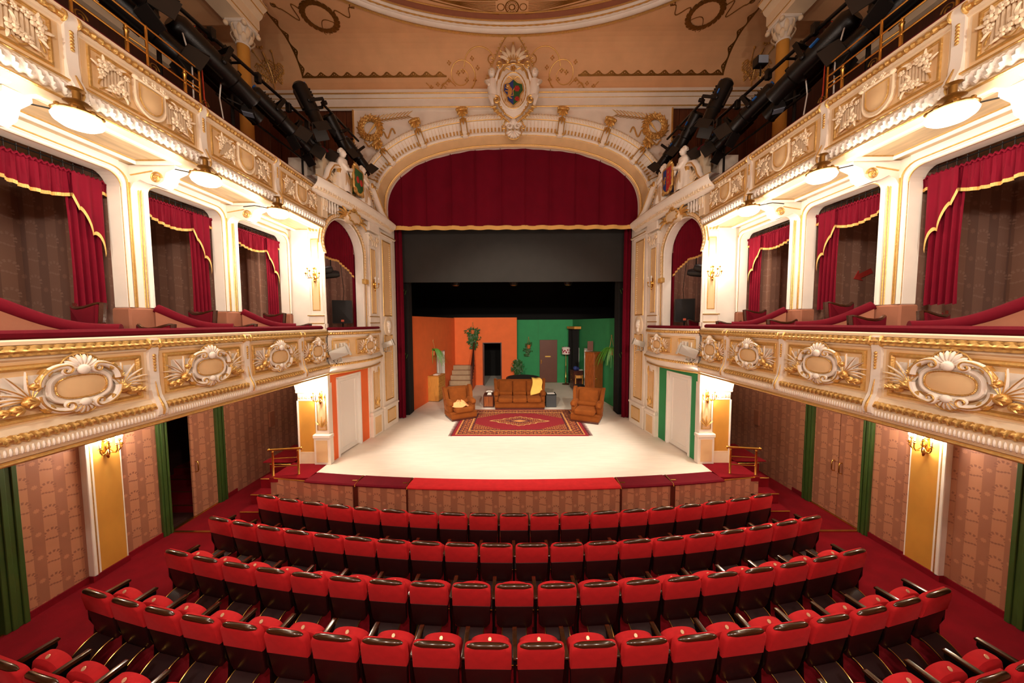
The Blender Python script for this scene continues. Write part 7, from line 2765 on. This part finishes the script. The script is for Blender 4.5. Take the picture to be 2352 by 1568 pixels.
def ceiling_side():
    sg = SIDE
    t = thing('ceiling_wreath', 'gold painted wreath with ribbons on the ceiling, %s side' % sg, 'ornament', (-5.15, 9.2, EZ))
    # local x -> x, local z -> -y on the ceiling (seen from below)
    M = Matrix.Translation((-5.12, 9.05, EZ - .006)) @ Matrix.Rotation(-.35, 4, 'Z') @ Matrix(((1, 0, 0, 0), (0, 0, -1, 0), (0, 1, 0, 0), (0, 0, 0, 1)))
    M = Matrix.Translation((-5.12, 9.05, EZ - .006)) @ Matrix.Rotation(-.3, 4, 'Z') @ Matrix.Rotation(HALF, 4, 'X')
    wreath_parts(0, 0, .4, 22, M, t, 'old_gold', .1)
    R = MB()
    R.tube([(.42 + .55 * u, 0, -.12 + .16 * sin(u * 8) * (1 - .4 * u)) for u in [k / 20 for k in range(21)]] + [p for p in spiral(1.02, -.02, .07, .02, -1, 1.1, 10)], .013, 5)
    R.tube([(-.3 - .5 * u, 0, .3 + .2 * sin(u * 8)) for u in [k / 20 for k in range(21)]] + [p for p in spiral(-.84, .62, .07, .02, 2, 1.1, 10)], .013, 5)
    R.tube([(-.25 + .55 * u, 0, -.34 + .25 * sin(u * PI)) for u in [k / 10 for k in range(11)]], .01, 5)
    R.tube(spiral(-.2, -.42, .1, .06, 0, 1.0, 14), .012, 5)
    obj('ribbon', R.xf(M), 'old_gold', t)
    # wavy border going away along the side of the ceiling
    bd = thing('ceiling_border', 'dark gold wavy border along the %s side of the ceiling' % sg, 'ornament', (-6.45, 8, EZ))
    for k in range(14):
        wave_unit(bd, lambda s, h, k=k: cove(-6.45 + h, .4 + .41 * k + s, .006))
    # leaf tree in the corner of the cove
    tr = thing('cove_tree', 'gilded tree-like ornament in the %s corner of the cove' % sg, 'ornament', (-7.4, 10.2, 11.6))
    g = MB()

    def cv(x, h, d=.015):
        return cove(-7.35 + x, h, d)
    g.tube([cv(0, .02 + .09 * k) for k in range(12)], [.018] * 10 + [.03, .02], 6)
    for s in (-1, 1):
        for k in range(10):
            l = .42 - .02 * k
            P = [cv(s * l * u, .75 - .05 * k - .5 * l * u * u + .1 * u + .05 * sin(u * 9 + k)) for u in [j / 8 for j in range(9)]]
            g.tube(P, .015, 4)
            for j in (2, 4, 6, 8):
                q = P[j]
                g.ell(q, .028, 5, 4)
        g.tube([cv(s * (.02 + .25 * u), .85 + .15 * u - .25 * sin(u * PI)) for u in [j / 10 for j in range(11)]], .014, 5)
        g.ell(cv(s * .27, 1.02), .04, 6, 4)
        g.ell(cv(s * .07, 1.12), .03, 6, 4)
    g.ell(cv(0, 1.1), .04, 6, 4)
    obj('branches', g, 'gold', tr)
    # scroll tendrils beside the crest
    sc = thing('cove_scroll', 'gilded scroll tendril on the cove %s of the crest' % sg, 'ornament', (-1.5, 10.3, 11.8))
    g = MB()

    def c2(x, h):
        return cove(x, h, .012)

    def sp(cx, ch, r0, r1, a0, tn, n=40):
        return [c2(cx + (r0 + (r1 - r0) * i / n) * cos(a0 + tn * 2 * PI * i / n), ch + (r0 + (r1 - r0) * i / n) * sin(a0 + tn * 2 * PI * i / n)) for i in range(n + 1)]
    g.tube(sp(-1.55, .42, .46, .07, -1.2, 1.75, 60), [.02 - .0002 * i for i in range(61)], 5)
    g.tube(sp(-.95, .62, .5, .45, PI, -.42, 30), .018, 5)
    g.tube(sp(-.62, .78, .12, .03, PI * .5, 1.1, 18), .016, 5)
    g.tube([c2(-1.75 - .9 * u, .1 + .14 * sin(u * 7) + .05) for u in [k / 20 for k in range(21)]], .014, 5)
    g.tube(sp(-2.1, .12, .12, .02, .5, 1.2, 18), .012, 5)
    g.ell(c2(-.72, .06), (.05, .05, .05), 8, 5)
    for x, h in ((-1.9, .72), (-1.2, .82), (-1.65, .48), (-1.4, .3), (-1.95, .3), (-1.5, .52), (-2.3, .2), (-2.5, .12), (-1.15, .3), (-1.05, .6)):
        for k in range(4):
            g.ell(c2(x + .04 * cos(k * 1.6), h + .04 * sin(k * 1.6)), (.025, .02, .025), 5, 4)
    obj('tendril', g, 'gold', sc)
    # leaf line climbing beside the crest
    g = MB()
    P = [c2(-.78 + .5 * u + .2 * u * u, .3 + 1.15 * u) for u in [k / 14 for k in range(15)]]
    g.tube(P, .014, 5)
    for k, q in enumerate(P):
        g.ell((q[0] - .03, q[1] - .01, q[2] + .02), (.025, .02, .035), 5, 4)
    obj('leaf_line', g, 'gold', sc)
    # stucco wreath with palm branch in the spandrel of the arch wall
    ww = thing('wall_wreath', 'gilded stucco wreath with palm branch in the %s corner above the arch' % sg, 'ornament', (-4.4, 10.38, 10.3))
    cx, cz = -4.42, 10.35
    m = MB()
    for k in range(16):
        a = 2 * PI * k / 16
        flower(m, (cx + .3 * cos(a), cz + .3 * sin(a)), .055, 10.36, 5, a)
        for o_ in (-.75, -.25, .3, .8):
            leaf(m, (cx + .26 * cos(a), cz + .26 * sin(a)), a - HALF + o_, .17, .028, 10.385, .3, .02, 4, .035)
            leaf(m, (cx + .34 * cos(a + .2), cz + .34 * sin(a + .2)), a - HALF + o_ * .8, .16, .026, 10.385, .3, .02, 4, .035)
    obj('leaf_ring', m, 'gold', ww, 60)
    q = MB()
    for k in range(7):
        leaf(q, (cx - .12 + .04 * k, cz - .22 + .05 * k), .9 + .05 * k, .55 - .03 * k, .02, 10.385, -.3, .02, 6, .02)
    for k in range(9):
        x = cx + .25 + .11 * k
        z = cz + .28 + .012 * k
        leaf(q, (x, z), .75, .24, .016, 10.385, -.3, .015, 5, .015)
        leaf(q, (x, z), -.45, .22, .016, 10.385, .3, .015, 5, .015)
    q.tube([(cx + .1 + 1.15 * u, 10.375, cz + .22 + .16 * u) for u in [k / 8 for k in range(9)]], [.016 - .0015 * k for k in range(9)], 5)
    obj('palm_branch', q, 'gold', ww, 60)
    R = MB().tube([(cx + .32 + .45 * u, 10.37, cz - .25 + .12 * sin(u * 10) + .15 * u) for u in [k / 20 for k in range(21)]], .026, 6, fl=.5)
    R.tube([(cx - .2 + .35 * u, 10.37, cz - .42 - .1 * sin(u * PI) + .03 * sin(u * 12)) for u in [k / 16 for k in range(17)]], .026, 6, fl=.5)
    obj('ribbon', R, 'gold', ww)


def wave_unit(parent, fn):
    n = 12
    top = [(.41 * i / n, .045 + .1 * math.exp(-(((i / n) - .5) / .25) ** 2)) for i in range(n + 1)]
    vs = [fn(s, 0) for s, h in top] + [fn(s, h) for s, h in top]
    m = MB().add(vs, [(i, i + 1, n + 2 + i, n + 1 + i) for i in range(n)])
    w = obj('wave', m, 'old_gold', parent, 0)
    q = MB()
    for s, h, r in ((.205, .085, .017), (.15, .065, .01), (.26, .065, .01)):
        ring_ = [fn(s + r * cos(a), h + r * .8 * sin(a)) for a in [2 * PI * k / 8 for k in range(8)]]
        ring_ = [Vector(p) for p in ring_]
        c = sum(ring_, Vector()) / 8
        q.add([tuple(p + Vector((0, -.002, -.002))) for p in ring_], [tuple(range(8))])
    obj('cut_out', q, 'ceiling', w, 0)


side(ceiling_side)
bd = thing('ceiling_border', 'dark gold wavy border across the cove above the arch', 'ornament', (0, 10.3, 11.8))
for k in range(32):
    x0 = -6.45 + .403 * k
    if -2.0 < x0 + .2 < 2.1:
        continue
    wave_unit(bd, lambda s, h, x0=x0: cove(x0 + s, .38 + h, .006))

# assumed unseen lamps behind the viewer, lighting the chair backs and ceiling
for k, x in enumerate((-2.8, 0, 2.8)):
    t = thing('dome_lamp', 'unseen glass dome lamp assumed behind the viewer, %s of three' % ('left', 'middle', 'right')[k], 'lamp', (x, -1.2, 6.6), 'assumed dome lamps behind the viewer')
    for me, n in zip(DM, ('bowl', 'bronze_mount')):
        link(n, me, t)
    lamp('POINT', 'dome_light', (x, -1.2, 6.42), P_REAR, .16, parent=t)

# unseen lanterns added behind the viewer to brighten the set
for k, x in enumerate((-2.2, 2.2)):
    t = thing('spotlight', 'unseen black lantern added behind the viewer, %s one' % ('left', 'right')[k], 'spotlight', (x, -1.6, 7.1), 'added lanterns behind the viewer')
    aim(t, (-x * .9, 16.5, -4.4))
    for n, me in L_LONG:
        link(n, me, t)
    lamp('SPOT', 'set_fill_spot', (x * .95, -.95, 6.92), P_SET, .1, (1, .88, .72), (.1, 15, 2.4), 36)
